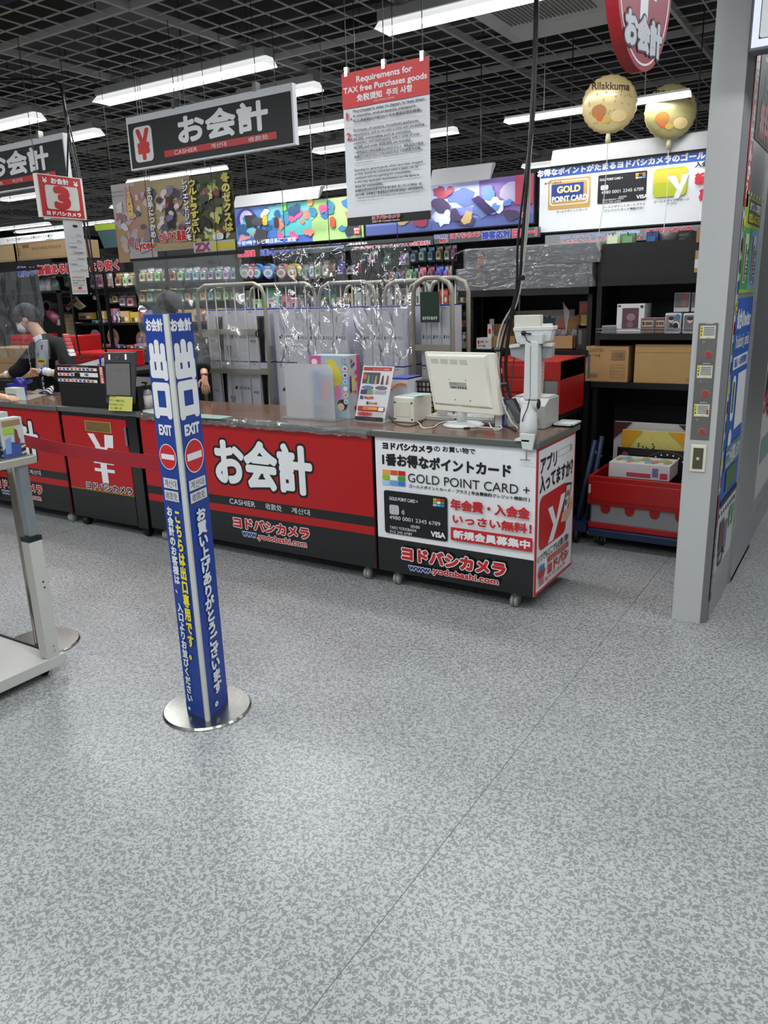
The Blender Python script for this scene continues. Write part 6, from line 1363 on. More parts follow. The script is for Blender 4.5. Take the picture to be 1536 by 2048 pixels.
# label printer
lp_ = thing('label_printer', PZ(815,850,CT), 'cream label printer standing on end with four black feet, left of the monitor', 'printer')
q = [PZ(789,843,CT),PZ(826,847,CT)]; y_ = (q[0].y+q[1].y)/2
zt3 = PY(806,794,y_).z
B(q[0].x,q[1].x,y_,y_+.20,CT,zt3).build('case', CREAM, lp_, bevel=.008)
for u_ in (.012,q[1].x-q[0].x-.012):
    for v_ in (.018,zt3-CT-.03): B(q[0].x+u_-.004,q[0].x+u_+.004,y_-.003,y_,CT+v_-.004,CT+v_+.004).build('rubber_foot', BLACK, lp_)
B(q[0].x+.020,q[1].x-.022,y_-.003,y_,CT+.03,zt3-.025).build('cover_plate', M(206,204,188,.4), lp_, bevel=.002)
nt_2 = MB().slab([(q[0].x+.02,y_+.03,zt3+.001),(q[1].x,y_+.02,zt3+.001),(q[1].x+.02,y_+.11,zt3+.003),(q[0].x+.04,y_+.12,zt3+.003)],(0,0,.001)).build('paper_slip', M(170,206,214,.5)); tag(nt_2, 'pale blue paper slip lying on the cream label printer', 'paper')
# keyboard
kx0, kx1 = PZ(843,842,CT).x, -1.5
kb_ = thing('keyboard', ((kx0+kx1)/2,3.7,CT), 'pale grey keyboard lying behind the monitor foot', 'keyboard')
B(kx0,kx1,3.66,3.80,CT,CT+.022).build('case', M(190,190,186,.4), kb_, bevel=.003)
km = MB()
for r_ in range(4):
    for k in range(22): km.box(kx0+.012+k*(kx1-kx0-.02)/22,kx0+.012+(k+.8)*(kx1-kx0-.02)/22,3.67+.03*r_,3.694+.03*r_,CT+.022,CT+.028)
km = km.build('key_caps', M(214,214,210,.4), kb_); km['kind'] = 'stuff'
# receipt printer
rp = thing('receipt_printer', (-1.42,3.7,CT), 'grey receipt printer at the right end of the white counter behind the arm', 'printer')
rz = PY(1093,800,3.61).z
MB().slab([(-1.54,3.60,CT),(-1.54,3.80,CT),(-1.54,3.80,rz),(-1.54,3.66,rz),(-1.54,3.60,rz-.03)],(.195,0,0)).build('case', M(172,174,172,.4), rp, bevel=.004)
B(-1.53,-1.355,3.67,3.79,rz,rz+.006).build('lid', M(186,188,186,.4), rp); B(-1.52,-1.37,3.597,3.60,CT+.02,CT+.05).build('paper_slot', M(150,152,150,.4), rp)
tr = thing('coin_tray', (-1.31,3.80,CT), 'thin white tray on the far right corner of the white counter', 'tray'); B(-1.34,-1.24,3.70,3.845,CT,CT+.006).build('base', PALE, tr)
for a_ in ((-1.34,-1.335,3.70,3.845),(-1.245,-1.24,3.70,3.845),(-1.34,-1.24,3.70,3.705),(-1.34,-1.24,3.84,3.845)): B(*a_,CT,CT+.014).build('rim', PALE, tr)
# articulated arm with cradle
ar = thing('terminal_stand', PY(1055,900,3.28), 'white terminal cradle on a tall arm clamped to the front edge of the white counter', 'stand')
AY = 3.33
def aslab(pts, y, d, mat, nm, bev=.003): return MB().slab([PY(x_,y_2,y) for x_,y_2 in pts],(0,d,0)).build(nm, mat, ar, bevel=bev)
c0 = PY(1055,866,AY)
aslab([(1039,867),(1070,869),(1064,902),(1044,898)],3.262,.014,PALE,'clamp_plate')
B(c0.x-.035,c0.x+.035,3.262,3.36,CT,CT+.008).build('clamp_bridge', PALE, ar)
s0 = PY(1053,900,3.27); MB().cyl((s0.x,3.27,s0.z),(s0.x,3.27,s0.z-.05),.004,n=8).cyl((s0.x-.03,3.27,s0.z-.048),(s0.x+.02,3.27,s0.z-.046),.003,n=6).build('clamp_screw', CHROME, ar)
j0 = PY(1058,808,AY)
MB().lathe([(.042,0),(.040,.05),(.034,j0.z-CT-.008)],(c0.x,AY+.01,CT+.008),22).build('lower_column', PALE, ar, True)
MB().cyl((j0.x-.040,AY+.01,j0.z),(j0.x+.040,AY+.01,j0.z),.026,n=20).build('joint', PALE, ar, True)
for sx in (-.043,.041): MB().cyl((j0.x+sx,AY+.01,j0.z),(j0.x+sx+.003,AY+.01,j0.z),.022,n=18).build('joint_cap', DARK, ar, True)
aslab([(1046,800),(1075,800),(1076,688),(1072,682),(1054,682),(1049,690)],AY-.02,.05,PALE,'upper_column',.006)
aslab([(1059,795),(1061,795),(1062,692),(1060,692)],AY-.0215,.002,M(150,152,152,.4),'cable_slot',0)
aslab([(1019,690),(1038,688),(1087,688),(1105,688),(1102,716),(1048,722),(1021,712)],AY+.035,.04,M(150,153,155,.35),'lower_wings')
aslab([(1018,690),(1040,686),(1040,694),(1018,697)],AY+.02,.03,PALE,'wing_tab'); aslab([(1085,686),(1105,686),(1104,694),(1084,693)],AY+.02,.03,PALE,'wing_tab')
aslab([(1026,658),(1105,655),(1099,682),(1084,684),(1033,686)],AY+.01,.05,PALE,'cradle')
aslab([(1037,670),(1086,668),(1084,688),(1038,689)],AY-.012,.03,M(200,203,202,.38),'cradle_neck')
aslab([(1028,631),(1080,630),(1080,657),(1028,658)],AY+.03,.04,CREAM,'terminal_case')
aslab([(1026,655),(1106,652),(1106,660),(1026,663)],AY+.005,.06,M(214,216,214,.35),'cradle_rim'); aslab([(1083,648),(1103,647),(1103,655),(1083,656)],AY+.03,.02,PALE,'rim_tab')
k0 = PY(1047,666,AY-.02); MB().ball(k0,.012,12,8).cyl(k0,k0+Vector((.035,0,-.004)),.004,n=6).build('black_knob', BLACK, ar, True)
MB().tube([k0,k0+Vector((.02,-.002,-.035)),PY(1061,684,AY-.025)],.0022).build('thin_cable', BLACK, ar)
MB().tube([PY(1059,797,AY-.03),PY(1055,815,AY-.035),PY(1045,840,AY-.03),PY(1042,860,AY)+Vector((0,.03,0))],.0025,6,6).build('thin_cable', BLACK, ar)
cc = []; t0_, t1_ = PY(1084,716,AY+.06), PY(1080,792,AY+.1)
for k in range(150):
    f = k/149; c_ = t0_.lerp(t1_,f); cc.append(c_+Vector((.012*math.cos(k*1.05),.012*math.sin(k*1.05),0)))
MB().tube(cc,.0022,5).build('coiled_cord', M(206,206,200,.4), ar, True)
# handset, adapter, small pieces
hb = thing('card_reader', PZ(1022,838,CT), 'blue card reader box standing behind the black power adapter', 'card reader')
B(-1.64,-1.58,3.66,3.72,CT,CT+.13).build('case', M(30,48,130,.35), hb, bevel=.004); B(-1.63,-1.59,3.665,3.70,CT+.13,CT+.134).build('top_plate', PALE, hb)
ad = thing('power_adapter', PZ(1030,850,CT), 'black power adapter leaning beside the arm foot', 'adapter')
q = [PY(1008,800,3.47),PY(1026,797,3.47),PY(1047,838,3.42),PY(1034,848,3.42)]; MB().slab(q,(.0,.035,0)).build('case', M(18,19,24,.35), ad, bevel=.004)
w2 = PZ(1000,836,CT); wp = fb('paper_note','folded white card with a blue edge behind the cables right of the monitor','card',990,838,1010,812,3.60,.02,PALE,zbase=CT); o=face(wp); o.R(.7,0,1,.6,M(40,56,140,.4)); o.flush()
fc2 = fb('paper_note','small white card standing on the keyboard left of the monitor foot','card',874,830,894,820,3.65,.006,PALE); fc2.location.z += 0
# cables on the counter
WCB, BCB = M(206,206,200,.4), M(9,9,10,.3)
def ccable(pts, m, label, r=.0035):
    q = [PZ(x_,y_2,CT+h_+r) for x_,y_2,h_ in pts]
    tag(MB().tube(q,r,6,6).build('cable', m, smooth=True), label, 'cable', 'loose cables on the white counter')
ccable([(828,842,.0),(838,846,0),(846,856,0),(868,854,0),(880,846,0),(900,843,0),(925,846,0),(950,853,0),(985,856,0),(1003,858,0)],WCB,'white cable running from the label printer in front of the monitor foot')
ccable([(975,836,.0),(980,850,0),(990,860,0),(1002,858,0),(1001,852,0),(985,850,0),(965,848,0),(950,838,0)],WCB,'white cable loop lying nearest the front edge of the counter')
ccable([(908,814,.05),(908,830,.02),(915,848,0),(935,856,0),(955,848,0),(990,842,0),(1015,846,0),(1036,856,0)],BCB,'black cable hanging from the monitor and crossing to the arm',.004)
ccable([(972,820,.03),(966,836,0),(950,848,0),(932,856,0),(925,852,0),(940,846,0),(975,850,0),(1010,852,0),(1032,862,0)],BCB,'black cable loop with a plug in front of the monitor foot',.004)
ccable([(778,832,0),(790,846,0),(812,852,0),(830,850,0),(846,842,0)],BCB,'thin black cable around the foot of the label printer',.0025)
# hanging cable bundle
def hcable(pts, m, label, r=.005, y=3.55, cat='cable', grp='hanging cables by the arm'):
    q = [PY(p_[0],p_[1],y if len(p_) < 3 else p_[2]) for p_ in pts]
    q[0].z = max(q[0].z, 3.0) if pts[0][1] <= 0 else q[0].z
    tag(MB().tube(q,r,6,5).build('hanging_cable', m, smooth=True), label, cat, grp)
hcable([(1074,-40),(1068,130),(1062,250),(1056,340),(1046,470),(1040,560),(1022,640),(1012,720),(1014,770),(1022,795)],M(18,18,20,.3),'thickest black cable hanging from the ceiling to the adapter',.009)
hcable([(1077,-40),(1072,130),(1066,250),(1052,340),(1036,480),(1034,560),(1028,600),(1004,690),(1003,760),(1012,800),(1040,840,3.5)],M(24,24,26,.3),'second black cable hanging close to the thick one',.006)
hcable([(1076,-40,3.575),(1070,130,3.575),(1064,250,3.575),(1058,330,3.575),(1054,420),(1046,520),(1030,600),(1004,650),(994,700),(1000,745),(1004,800),(1026,850,3.45)],M(190,188,176,.4),'left cream cable curving down behind the monitor edge',.0045)
hcable([(1077,-40,3.58),(1071,130,3.58),(1066,250,3.58),(1060,330,3.58),(1058,420),(1048,520),(1036,600),(1012,650),(999,700),(1003,745),(1000,780),(1016,830,3.5),(1036,858,3.42)],M(176,176,170,.4),'right cream cable curving down beside the arm',.0045)
hcable([(1074,-40,3.59),(1066,200,3.59),(1059,330,3.575),(1050,430),(1040,560),(1038,620),(1030,700),(1024,760),(1018,790)],M(60,60,60,.4),'dark grey thin cable between the black and the cream cables',.004)
for k,(x_,y_2) in enumerate([(1041,556),(995,699),(1008,768)]):
    c_ = PY(x_,y_2,3.55); tag(MB().cyl(c_-Vector((.012,0,.001)),c_+Vector((.018,0,.001)),.012,n=8).build('cable_tie', BCB), 'black cable tie around the hanging cables, %s' % ['highest','middle','lowest'][k], 'cable tie')
# cable and strings at the upper left
hcable([(-60,165,3.68),(0,160,3.68),(40,159,3.68),(80,160,3.68),(108,163,3.68),(122,176,3.68),(127,200,3.68),(134,250,3.68),(146,310,3.68),(156,350,3.68),(166,430,3.68),(180,520,3.68),(200,620,3.68),(214,720,3.7)],M(14,14,15,.35),'black cable bending down past the left cashier sign',.008,grp='black cables at the upper left')
hcable([(100,163,3.62),(118,170,3.62),(130,215,3.62),(150,300,3.62),(168,400,3.62),(190,560,3.62),(205,700,3.7)],M(20,20,22,.35),'thinner black cable beside the bent one',.005,grp='black cables at the upper left')
hcable([(137,250,3.4),(133,440,3.4),(140,560,3.4),(148,640,3.4),(158,700,3.5),(162,720,3.5)],M(14,14,15,.35),'black cord behind the hanging white paper',.006,grp='black cables at the upper left')
# lottery box, frosted stand, leaflet
lb2 = thing('prize_box', (-2.6,3.6,CT), 'tall pale blue prize box with colourful stickers behind the frosted panel', 'box')
lx1 = PZ(700,838,CT); lx0 = PY(622,760,lx1.y).x; lzt = PY(697,712,lx1.y).z; ly1 = PZ(725,832,CT).y
B(lx0,lx1.x,lx1.y,ly1,CT,lzt).build('carton', M(160,178,188,.4), lb2)
o = Pr((lx0,lx1.y,CT),XU,ZU,lb2); W,H_ = lx1.x-lx0, lzt-CT; rr = random.Random(5)
o.rect(0,H_*.82,W*.3,H_,M(190,90,150,.4),raw=True); o.ell(W*.12,H_*.9,W*.08,H_*.05,M(230,210,200,.4),raw=True)
o.poly([(W*.45,H_*.93),(W*.62,H_*.95),(W*.78,H_*.8),(W*.84,H_*.62),(W*.7,H_*.5),(W*.6,H_*.55),(W*.62,H_*.72),(W*.48,H_*.8)],M(206,196,70,.4),raw=True)
o.ell(W*.72,H_*.42,W*.09,H_*.11,M(214,120,170,.4),raw=True); o.ell(W*.82,H_*.22,W*.13,H_*.09,M(70,44,36,.4),raw=True); o.ell(W*.78,H_*.19,W*.09,H_*.06,M(226,190,160,.4),raw=True)
o.rect(W*.1,H_*.3,W*.3,H_*.75,M(80,110,190,.4),raw=True); o.poly([(W*.3,H_*.25),(W*.5,H_*.3),(W*.48,H_*.6),(W*.35,H_*.62)],M(206,90,80,.4),raw=True); o.rect(W*.05,H_*.02,W*.3,H_*.2,M(70,70,130,.4),raw=True)
for k,cc_ in enumerate([(190,60,70),(60,70,130),(110,160,200),(220,226,226),(214,120,90),(100,170,200)]): o.ell(W*.93,H_*(.80-.105*k),W*.06,H_*.038,PW,raw=True); o.ell(W*.93,H_*(.80-.105*k),W*.04,H_*.024,M(*cc_,.4),raw=True)
o.text('くじ',W*.86,H_*.86,W*.98,H_*.97,INK,raw=True); o.flush()
o = Pr((lx1.x,lx1.y,CT),(0,1,0),ZU,lb2); D_ = ly1-lx1.y
o.rect(0,0,D_,H_,M(176,176,182,.4),raw=True); o.rect(D_*.72,0,D_,H_,M(180,70,120,.4),raw=True)
for k in range(14): o.ell(rr.uniform(.12,.68)*D_,rr.uniform(.05,.95)*H_,D_*.08,H_*.03,M(*rr.choice([(120,50,50),(180,90,60),(70,60,60),(60,80,170),(200,60,90),(210,170,100)]),.4),raw=True)
o.rect(D_*.1,H_*.42,D_*.2,H_*.68,M(40,60,150,.4),raw=True); o.rect(D_*.2,H_*.44,D_*.5,H_*.66,M(206,180,110,.4),raw=True); o.flush()
fr_ = bpy.data.materials.new('frosted_acrylic'); fr_.use_nodes = True; nt = fr_.node_tree; p_ = nt.nodes['Principled BSDF']
p_.inputs['Base Color'].default_value = (.86,.87,.87,1); p_.inputs['Transmission Weight'].default_value = .78; p_.inputs['Roughness'].default_value = .42; p_.inputs['IOR'].default_value = 1.12; p_.inputs['Alpha'].default_value = .97
n_n = nt.nodes.new('ShaderNodeTexNoise'); n_n.inputs['Scale'].default_value = 180; b_n = nt.nodes.new('ShaderNodeBump'); b_n.inputs['Strength'].default_value = .2; b_n.inputs['Distance'].default_value = .001; nt.links.new(n_n.outputs['Fac'],b_n.inputs['Height']); nt.links.new(b_n.outputs[0],p_.inputs['Normal'])
fs2 = thing('frosted_screen', (-2.7,3.47,CT), 'frosted acrylic panel with rounded top corners on the red counter', 'screen')
fa, fbb = PZ(573,829,CT+.004), PZ(668,842,CT+.004); fy = 3.455; fx0 = PY(572,800,fy).x; fx1 = PY(668,800,fy).x; fz = PY(620,728,fy).z
pts = [(fx0,fy,CT+.006),(fx1,fy,CT+.006)]
for k in range(7): t_ = PI/2*k/6; pts.append((fx1-.045+.045*math.cos(t_),fy,fz-.045+.045*math.sin(t_)))
for k in range(7): t_ = PI/2+PI/2*k/6; pts.append((fx0+.045+.045*math.cos(t_),fy,fz-.045+.045*math.sin(t_)))
MB().slab(pts,(0,.004,0)).build('panel', fr_, fs2)
B(fx0-.02,fx1+.02,fy-.03,fy+.05,CT,CT+.006).build('foot', clear_mat(gloss=.5,haze=.35), fs2)
lf = thing('leaflet_stand', (-2.3,3.53,CT), 'white tilted leaflet with red heading standing at the end of the red counter', 'leaflet')
lq = [PZ(710,838,CT+.004),PZ(768,843,CT+.004)]; lq[1].y = lq[0].y = 3.47; lq = [PY(709,836,3.47),PY(768,842,3.47),PY(789,733,3.53),PY(727,731,3.53)]
for p_ in lq[:2]: p_.z = CT+.004
MB().slab(lq,(0,.002,0)).build('leaflet', M(214,216,218,.35), lf)
B(lq[0].x+.02,lq[1].x,3.465,3.56,CT,CT+.004).build('stand_foot', clear_mat(gloss=.5,haze=.4), lf)
o = Pr(lq[0], lq[1]-lq[0], lq[3]-lq[0], lf); o.n = o.n if o.n.y < 0 else -o.n; W,H_ = (lq[1]-lq[0]).length,(lq[3]-lq[0]).length
def lr(u0,v0,u1,v1,m): o.rect(W*u0,H_*v0,W*u1,H_*v1,m,raw=True)
def lt2(s_,u0,v0,u1,v1,m,b=0,out=None): o.text(s_,W*u0,H_*v0,W*u1,H_*v1,m,b,out,raw=True)
lr(.03,.91,.97,.975,M(176,40,44,.4)); lt2('ゲームソフト新発売',.35,.925,.9,.955,PW); lr(.05,.68,.62,.88,M(70,74,76,.4)); o.ell(W*.12,H_*.8,W*.07,H_*.05,M(180,100,60,.4),raw=True)
for u_,c_ in ((.25,(120,170,90)),(.38,(70,100,170)),(.5,(210,150,100)),(.72,(60,50,50)),(.88,(170,70,80))): o.poly([(W*(u_-.04),H_*.67),(W*(u_+.04),H_*.67),(W*(u_+.02),H_*.83),(W*(u_-.02),H_*.83)],M(*c_,.4),raw=True); 
for u_ in (.27,.72): o.ell(W*u_,H_*.61,W*.2,H_*.035,M(96,120,160,.4) if u_ < .5 else M(110,100,120,.4),raw=True)
lr(.06,.49,.28,.57,M(60,56,90,.4)); lr(.28,.49,.46,.57,M(110,150,90,.4))
for k in range(4): lr(.5,.50+.018*k,.92,.506+.018*k,M(150,152,156,.4))
lt2('¥6,240',.22,.40,.52,.455,CR,.05); lt2('¥12,480',.42,.31,.68,.35,CR,.04); lr(.08,.40,.18,.46,M(50,60,110,.4)); lr(.32,.31,.39,.36,M(40,60,70,.4)); lr(.06,.19,.95,.275,M(170,40,40,.4)); lr(.24,.215,.72,.26,M(225,190,60,.4)); lt2('早期購入キャンペーン',.27,.225,.7,.25,CR,.04); lr(.76,.20,.93,.265,PW)
lt2('好評販売中！',.10,.10,.58,.17,CR,.06); lt2('ぜひお買い求め',.62,.14,.95,.165,CR); lt2('ください',.66,.10,.9,.128,CR); lr(.03,.015,.97,.085,M(30,31,33,.4)); lt2('詳しくは店員まで',.4,.035,.75,.065,CR); o.flush()
op = tag(MB().tube([PY(781,780,3.62),PY(795,768,3.64),PY(812,768,3.64)],.006,6,4).build('orange_tool', M(232,130,50,.35), smooth=True), 'orange handled tool resting behind the leaflet on a white box', 'tool')
cbx = fb('console_box','white box with a blue lid edge standing on the counter behind the leaflet','box',778,800,815,757,3.66,.16,CBX,zbase=CT); B(cbx['_x0'],cbx['_x1'],3.658,3.822,cbx['_z1']-.006,cbx['_z1']+.002).build('lid_edge', M(44,60,160,.4), cbx)
bsk = thing('basket', (PY(842,790,3.78).x,3.8,CT), 'black plastic basket with yellow contents left of the monitor', 'basket')
a = PY(822,800,3.76); b = PY(866,762,3.76)
for k in range(6): B(a.x,b.x,3.76,3.764,CT+.02+k*(b.z-CT-.03)/6,CT+.028+k*(b.z-CT-.03)/6).build('slat', BLACK, bsk)
for k in range(7): B(a.x+k*(b.x-a.x)/6-.003,a.x+k*(b.x-a.x)/6+.003,3.76,3.765,CT,b.z).build('slat', BLACK, bsk)
B(a.x,b.x,3.745,3.84,b.z-.008,b.z).build('rim', BLACK, bsk); B(a.x,b.x,3.76,3.84,CT,CT+.004).build('bottom', BLACK, bsk); B(a.x+.02,b.x-.02,3.78,3.83,CT+.005,CT+.05).build('yellow_contents', M(150,150,50,.4), bsk)
ps_ = MB().slab([PZ(400,828,CT+.001),PZ(465,833,CT+.001),PZ(440,838,CT+.001),PZ(402,836,CT+.001)],(0,0,.0015)).build('price_sheet', M(176,200,190,.25)); tag(ps_, 'pale green sheet on the red counter right beside the exit post', 'paper')
# clear film over the worktop edge of the red counter
ef = MB(); N_ = 60; vs = []; fs = []; rr = random.Random(9)
for i in range(N_+1):
    X_ = XR0+.05+(XW0-.07-XR0)*i/N_; w_ = .002*rr.random()
    vs += [(X_,YF+.02,ZT+.0015),(X_,YF-.024-w_,ZT+.001),(X_,YF-.025-w_*1.5,ZT-.02),(X_,YF-.024-w_,ZT-.036-.012*rr.random())]
for i in range(N_):
    for j in range(3): k = i*4+j; fs.append((k,k+4,k+5,k+1))
ef.add(vs,fs); ef.build('edge_film', clear_mat(gloss=.6,bump=.5,scale=30,rough=.05,haze=.06), c2, True)

# ---- register corner on the small cabinet
rb_ = thing('cash_register', (-4.3,3.5,CT), 'black box base of the register on the small red cabinet', 'register')
rx0, rx1 = PY(118,790,3.34).x+.02, -3.93
rzt = PY(118,765,3.34).z
B(rx0,rx1,3.335,3.80,CT,rzt).build('case', M(12,12,13,.5), rb_, bevel=.004)
gl_ = MB().slab([(rx0-.01,3.36,rzt+.075),(PY(200,722,3.7).x-.02,3.78,rzt+.13),(PY(205,735,3.5).x,3.6,rzt+.08),(rx0+.3,3.38,rzt+.07)],(0,0,.006)).build('grey_lid', M(96,97,99,.4), rb_)
B(rx0+.02,rx0+.06,3.40,3.44,rzt,rzt+.075).build('lid_post', DARK, rb_)
pyb = thing('payment_sign', PY(160,780,3.335), 'small black sign of payment marks standing on the black register base', 'sign')
a = PY(115,768,3.335); b = PY(207,736,3.335); zz0 = rzt+.001; zz1 = PY(115,729,3.335).z
B(a.x,b.x,3.336,3.344,zz0,zz1).build('panel', M(24,22,24,.35), pyb, bevel=.002)
o = Pr((a.x,3.336,zz0),XU,ZU,pyb); W,H_ = b.x-a.x, zz1-zz0
o.rect(W*.90,H_*.05,W*.985,H_*.95,CR,raw=True); o.text('お支払い方法',W*.915,H_*.08,W*.97,H_*.92,PW,.05,raw=True,vert=True)
for k,v_ in enumerate((.70,.40,.08)):
    o.rect(W*.05,H_*v_,W*.86,H_*(v_+.15),PW,raw=True) if k != 1 else (o.rect(W*.05,H_*v_,W*.40,H_*(v_+.15),PW,raw=True), o.rect(W*.52,H_*(v_-.02),W*.88,H_*(v_+.2),PW,raw=True))
    o.text('クレジット決済',W*.02,H_*(v_+.17),W*.3,H_*(v_+.225),CR,raw=True); o.text('ご利用いただけます',W*.32,H_*(v_+.17),W*.7,H_*(v_+.22),PW,raw=True)
    for j in range(9 if k != 1 else 4): o.rect(W*(.08+.083*j),H_*(v_+.03),W*(.13+.083*j),H_*(v_+.12),M(*[(190,40,40),(190,40,40),(40,60,150),(206,120,50),(60,60,66)][(j*2+k)%5],.4),raw=True)
o.rect(W*.62,H_*.46,W*.7,H_*.5,INK,raw=True); o.text('→',W*.62,H_*.52,W*.7,H_*.58,INK,.05,raw=True); o.flush()
tb = thing('payment_tablet', PY(238,808,3.31), 'dark grey payment tablet with two lit bars on top, leaning on the register base', 'tablet')
q = [PY(212,806,3.300),PY(268,808,3.300),PY(271,704,3.318),PY(207,705,3.318)]
MB().slab(q,(0,.014,0)).build('case', M(62,63,66,.4), tb, bevel=.004)
o = Pr(q[0], q[1]-q[0], q[3]-q[0], tb); o.n = o.n if o.n.y < 0 else -o.n; W,H_ = (q[1]-q[0]).length,(q[3]-q[0]).length
o.rect(W*.02,H_*.12,W*.94,H_*.80,M(20,20,22,.3),raw=True); o.rect(W*.05,H_*.16,W*.90,H_*.78,M(112,108,108,.12,coat=1.0),raw=True)
o.text('いらっしゃいませ',W*.22,H_*.66,W*.72,H_*.685,M(86,84,84,.3),raw=True); o.text('ようこそ',W*.36,H_*.62,W*.58,H_*.64,M(86,84,84,.3),raw=True)
for u_ in (.2,.78): o.rect(W*(u_-.02),H_*.86,W*(u_+.03),H_*.96,M(236,240,240,.4,emit=1.2),raw=True)
for r_,m_ in ((.12,M(86,87,90,.4)),(.11,M(62,63,66,.4)),(.045,M(90,91,94,.4))): o.ell(W*.49,H_*.905,W*r_,H_*r_*.42,m_,raw=True)
o.flush()
yn = MB().slab([PY(217,821,3.268),PY(264,823,3.268),PY(265,794,3.27),PY(219,792,3.27)],(0,.0012,0)).build('yellow_note', M(206,206,110,.5)); tag(yn, 'yellow handwritten note stuck below the payment tablet', 'note')
o = Pr(PY(217,821,3.2675),XU,ZU,yn); o.text('ポイントカード',.015,.085,.09,.105,INK,.03,raw=True); o.text('アプリ・現金の方は',.02,.06,.16,.075,INK,raw=True); o.text('こちらに表示してください',.015,.035,.15,.05,INK,raw=True); o.text('よろしくお願いします',.02,.012,.13,.026,INK,raw=True); o.flush()
sn = thing('sanitizer_bottle', PZ(297,819,CT), 'clear pump bottle with a red and white label beside the exit post', 'bottle')
c_ = PZ(297,818,CT); 
MB().lathe([(.030,.001),(.034,.006),(.034,.095),(.028,.115),(.013,.125)],c_,20).build('body', clear_mat(gloss=.5,haze=.3), sn, True)
MB().lathe([(.0345,.018),(.0345,.085)],c_,20).build('label', M(206,196,196,.4), sn, True)
MB().lathe([(.015,.122),(.015,.145),(.006,.148),(.006,.165)],c_,14).box(c_.x-.03,c_.x+.01,c_.y-.006,c_.y+.006,c_.z+.160,c_.z+.170).build('pump', BLACK, sn)
o = Pr((c_.x-.02,c_.y-.0352,c_.z),XU,ZU,sn); o.text('手指消毒',.002,.03,.018,.075,M(190,60,70,.4),.04,raw=True,vert=True); o.text('アルコール',.024,.03,.036,.075,INK,raw=True,vert=True); o.rect(.0,.02,.04,.026,CR,raw=True); o.flush()
nap = MB().slab([PZ(286,824,CT+.001),PZ(310,828,CT+.001),PZ(308,816,CT+.001),PZ(284,812,CT+.001)],(0,0,.0009)).build('white_paper', PALE); nap.location.z -= 0.0; tag(nap, 'white paper slip under the sanitizer bottle', 'paper'); sn.location.z += .0025
bp_ = thing('blue_pen_holder', PZ(196,745,CT+.2), 'blue pen shapes sticking up left of the payment tablet', 'pen'); bp_.location = (PY(200,740,3.45).x,3.45,rzt)
ORG[bp_.name] = Vector(bp_.location)
MB().cyl((bp_.location.x,3.45,rzt),(bp_.location.x,3.45,rzt+.05),.02,n=12).build('cup', M(30,40,130,.4), bp_, True)
a = PY(200,712,3.45); MB().tube([(bp_.location.x,3.45,rzt+.03),(a.x,3.45,a.z)],.007).build('pen', M(30,50,170,.4), bp_); MB().tube([(bp_.location.x-.01,3.45,rzt+.03),PY(196,728,3.45)],.004).build('pen', M(24,30,60,.4), bp_)
# ---- left counter things
td = thing('tape_dispenser', PZ(40,785,CT), 'purple-blue tape dispenser with a round wheel on the left counter', 'tape dispenser')
PUR = M(56,52,140,.3)
X_,Y_ = PY(38,770,3.60).x, 3.60; td.location = (X_,Y_,CT); ORG[td.name] = Vector(td.location)
MB().cyl((X_+.02,Y_-.02,CT+.085),(X_+.02,Y_+.02,CT+.085),.055,n=24).build('wheel', PUR, td, True)
MB().slab([(X_-.12,Y_-.025,CT),(X_+.05,Y_-.025,CT),(X_+.05,Y_-.025,CT+.05),(X_-.02,Y_-.025,CT+.09),(X_-.12,Y_-.025,CT+.09)],(0,.05,0)).build('body', PUR, td, bevel=.004)
MB().slab([(X_+.05,Y_-.015,CT+.08),(X_+.16,Y_-.015,CT+.105),(X_+.16,Y_-.015,CT+.125),(X_+.05,Y_-.015,CT+.11)],(0,.03,0)).build('lever', PUR, td, bevel=.003)
gb2 = fb('tissue_pack','small white and green pack in front of the tape dispenser','pack',12,792,31,777,3.40,.07,M(196,206,200,.4),zbase=CT+.002); o=face(gb2); o.R(.1,.15,.9,.5,M(100,150,120,.4)); o.flush()
for i,(q,lb) in enumerate([([(20,795),(60,790),(100,782),(104,786),(60,800),(30,802)],'glossy clear sheet lying on the left counter'),([(60,787),(75,778),(104,780),(98,788)],'white leaflet with blue lettering on the left counter')]):
    pt = [PZ(x_,y_2,CT+.0005+.002*i) for x_,y_2 in q]; t = MB().slab(pt,(0,0,.001)).build('leaflet', M(190,186,190,.15,coat=.5)); tag(t, lb, 'paper')
    if i:
        o = Pr(pt[0]+Vector((0,0,.0013)),XU,(0,1,0),t); o.text('セール',.09,.01,.30,.07,M(40,50,150,.4),.06,raw=True); o.flush()
zz = thing('label_tape_pile', PZ(78,778,CT), 'heap of striped black and white strips behind the tape dispenser', 'strips')
c_ = Vector((PY(84,770,3.70).x,3.62,CT))
for k in range(7): MB().tube([(c_.x-.08+.01*k,c_.y+.10+.012*k,CT+.004+.007*k),(c_.x,c_.y+.10+.012*k,CT+.022+.006*k),(c_.x+.10-.008*k,c_.y+.08+.01*k,CT+.003+.006*k)],.006,6,4).build('strip', M(200,200,200,.4) if k%2 else M(20,20,22,.4), zz, True)
# coin tray black thing behind cashier's hands
mt = thing('register_terminal', (PY(18,752,3.62).x,3.62,CT), 'low black register slab with a white top strip by the cashier hands', 'register')
a = PY(-20,770,3.78); b = PY(30,762,3.78); B(a.x,b.x,3.78,3.85,CT,b.z).build('case', M(16,16,18,.4), mt, bevel=.004); 

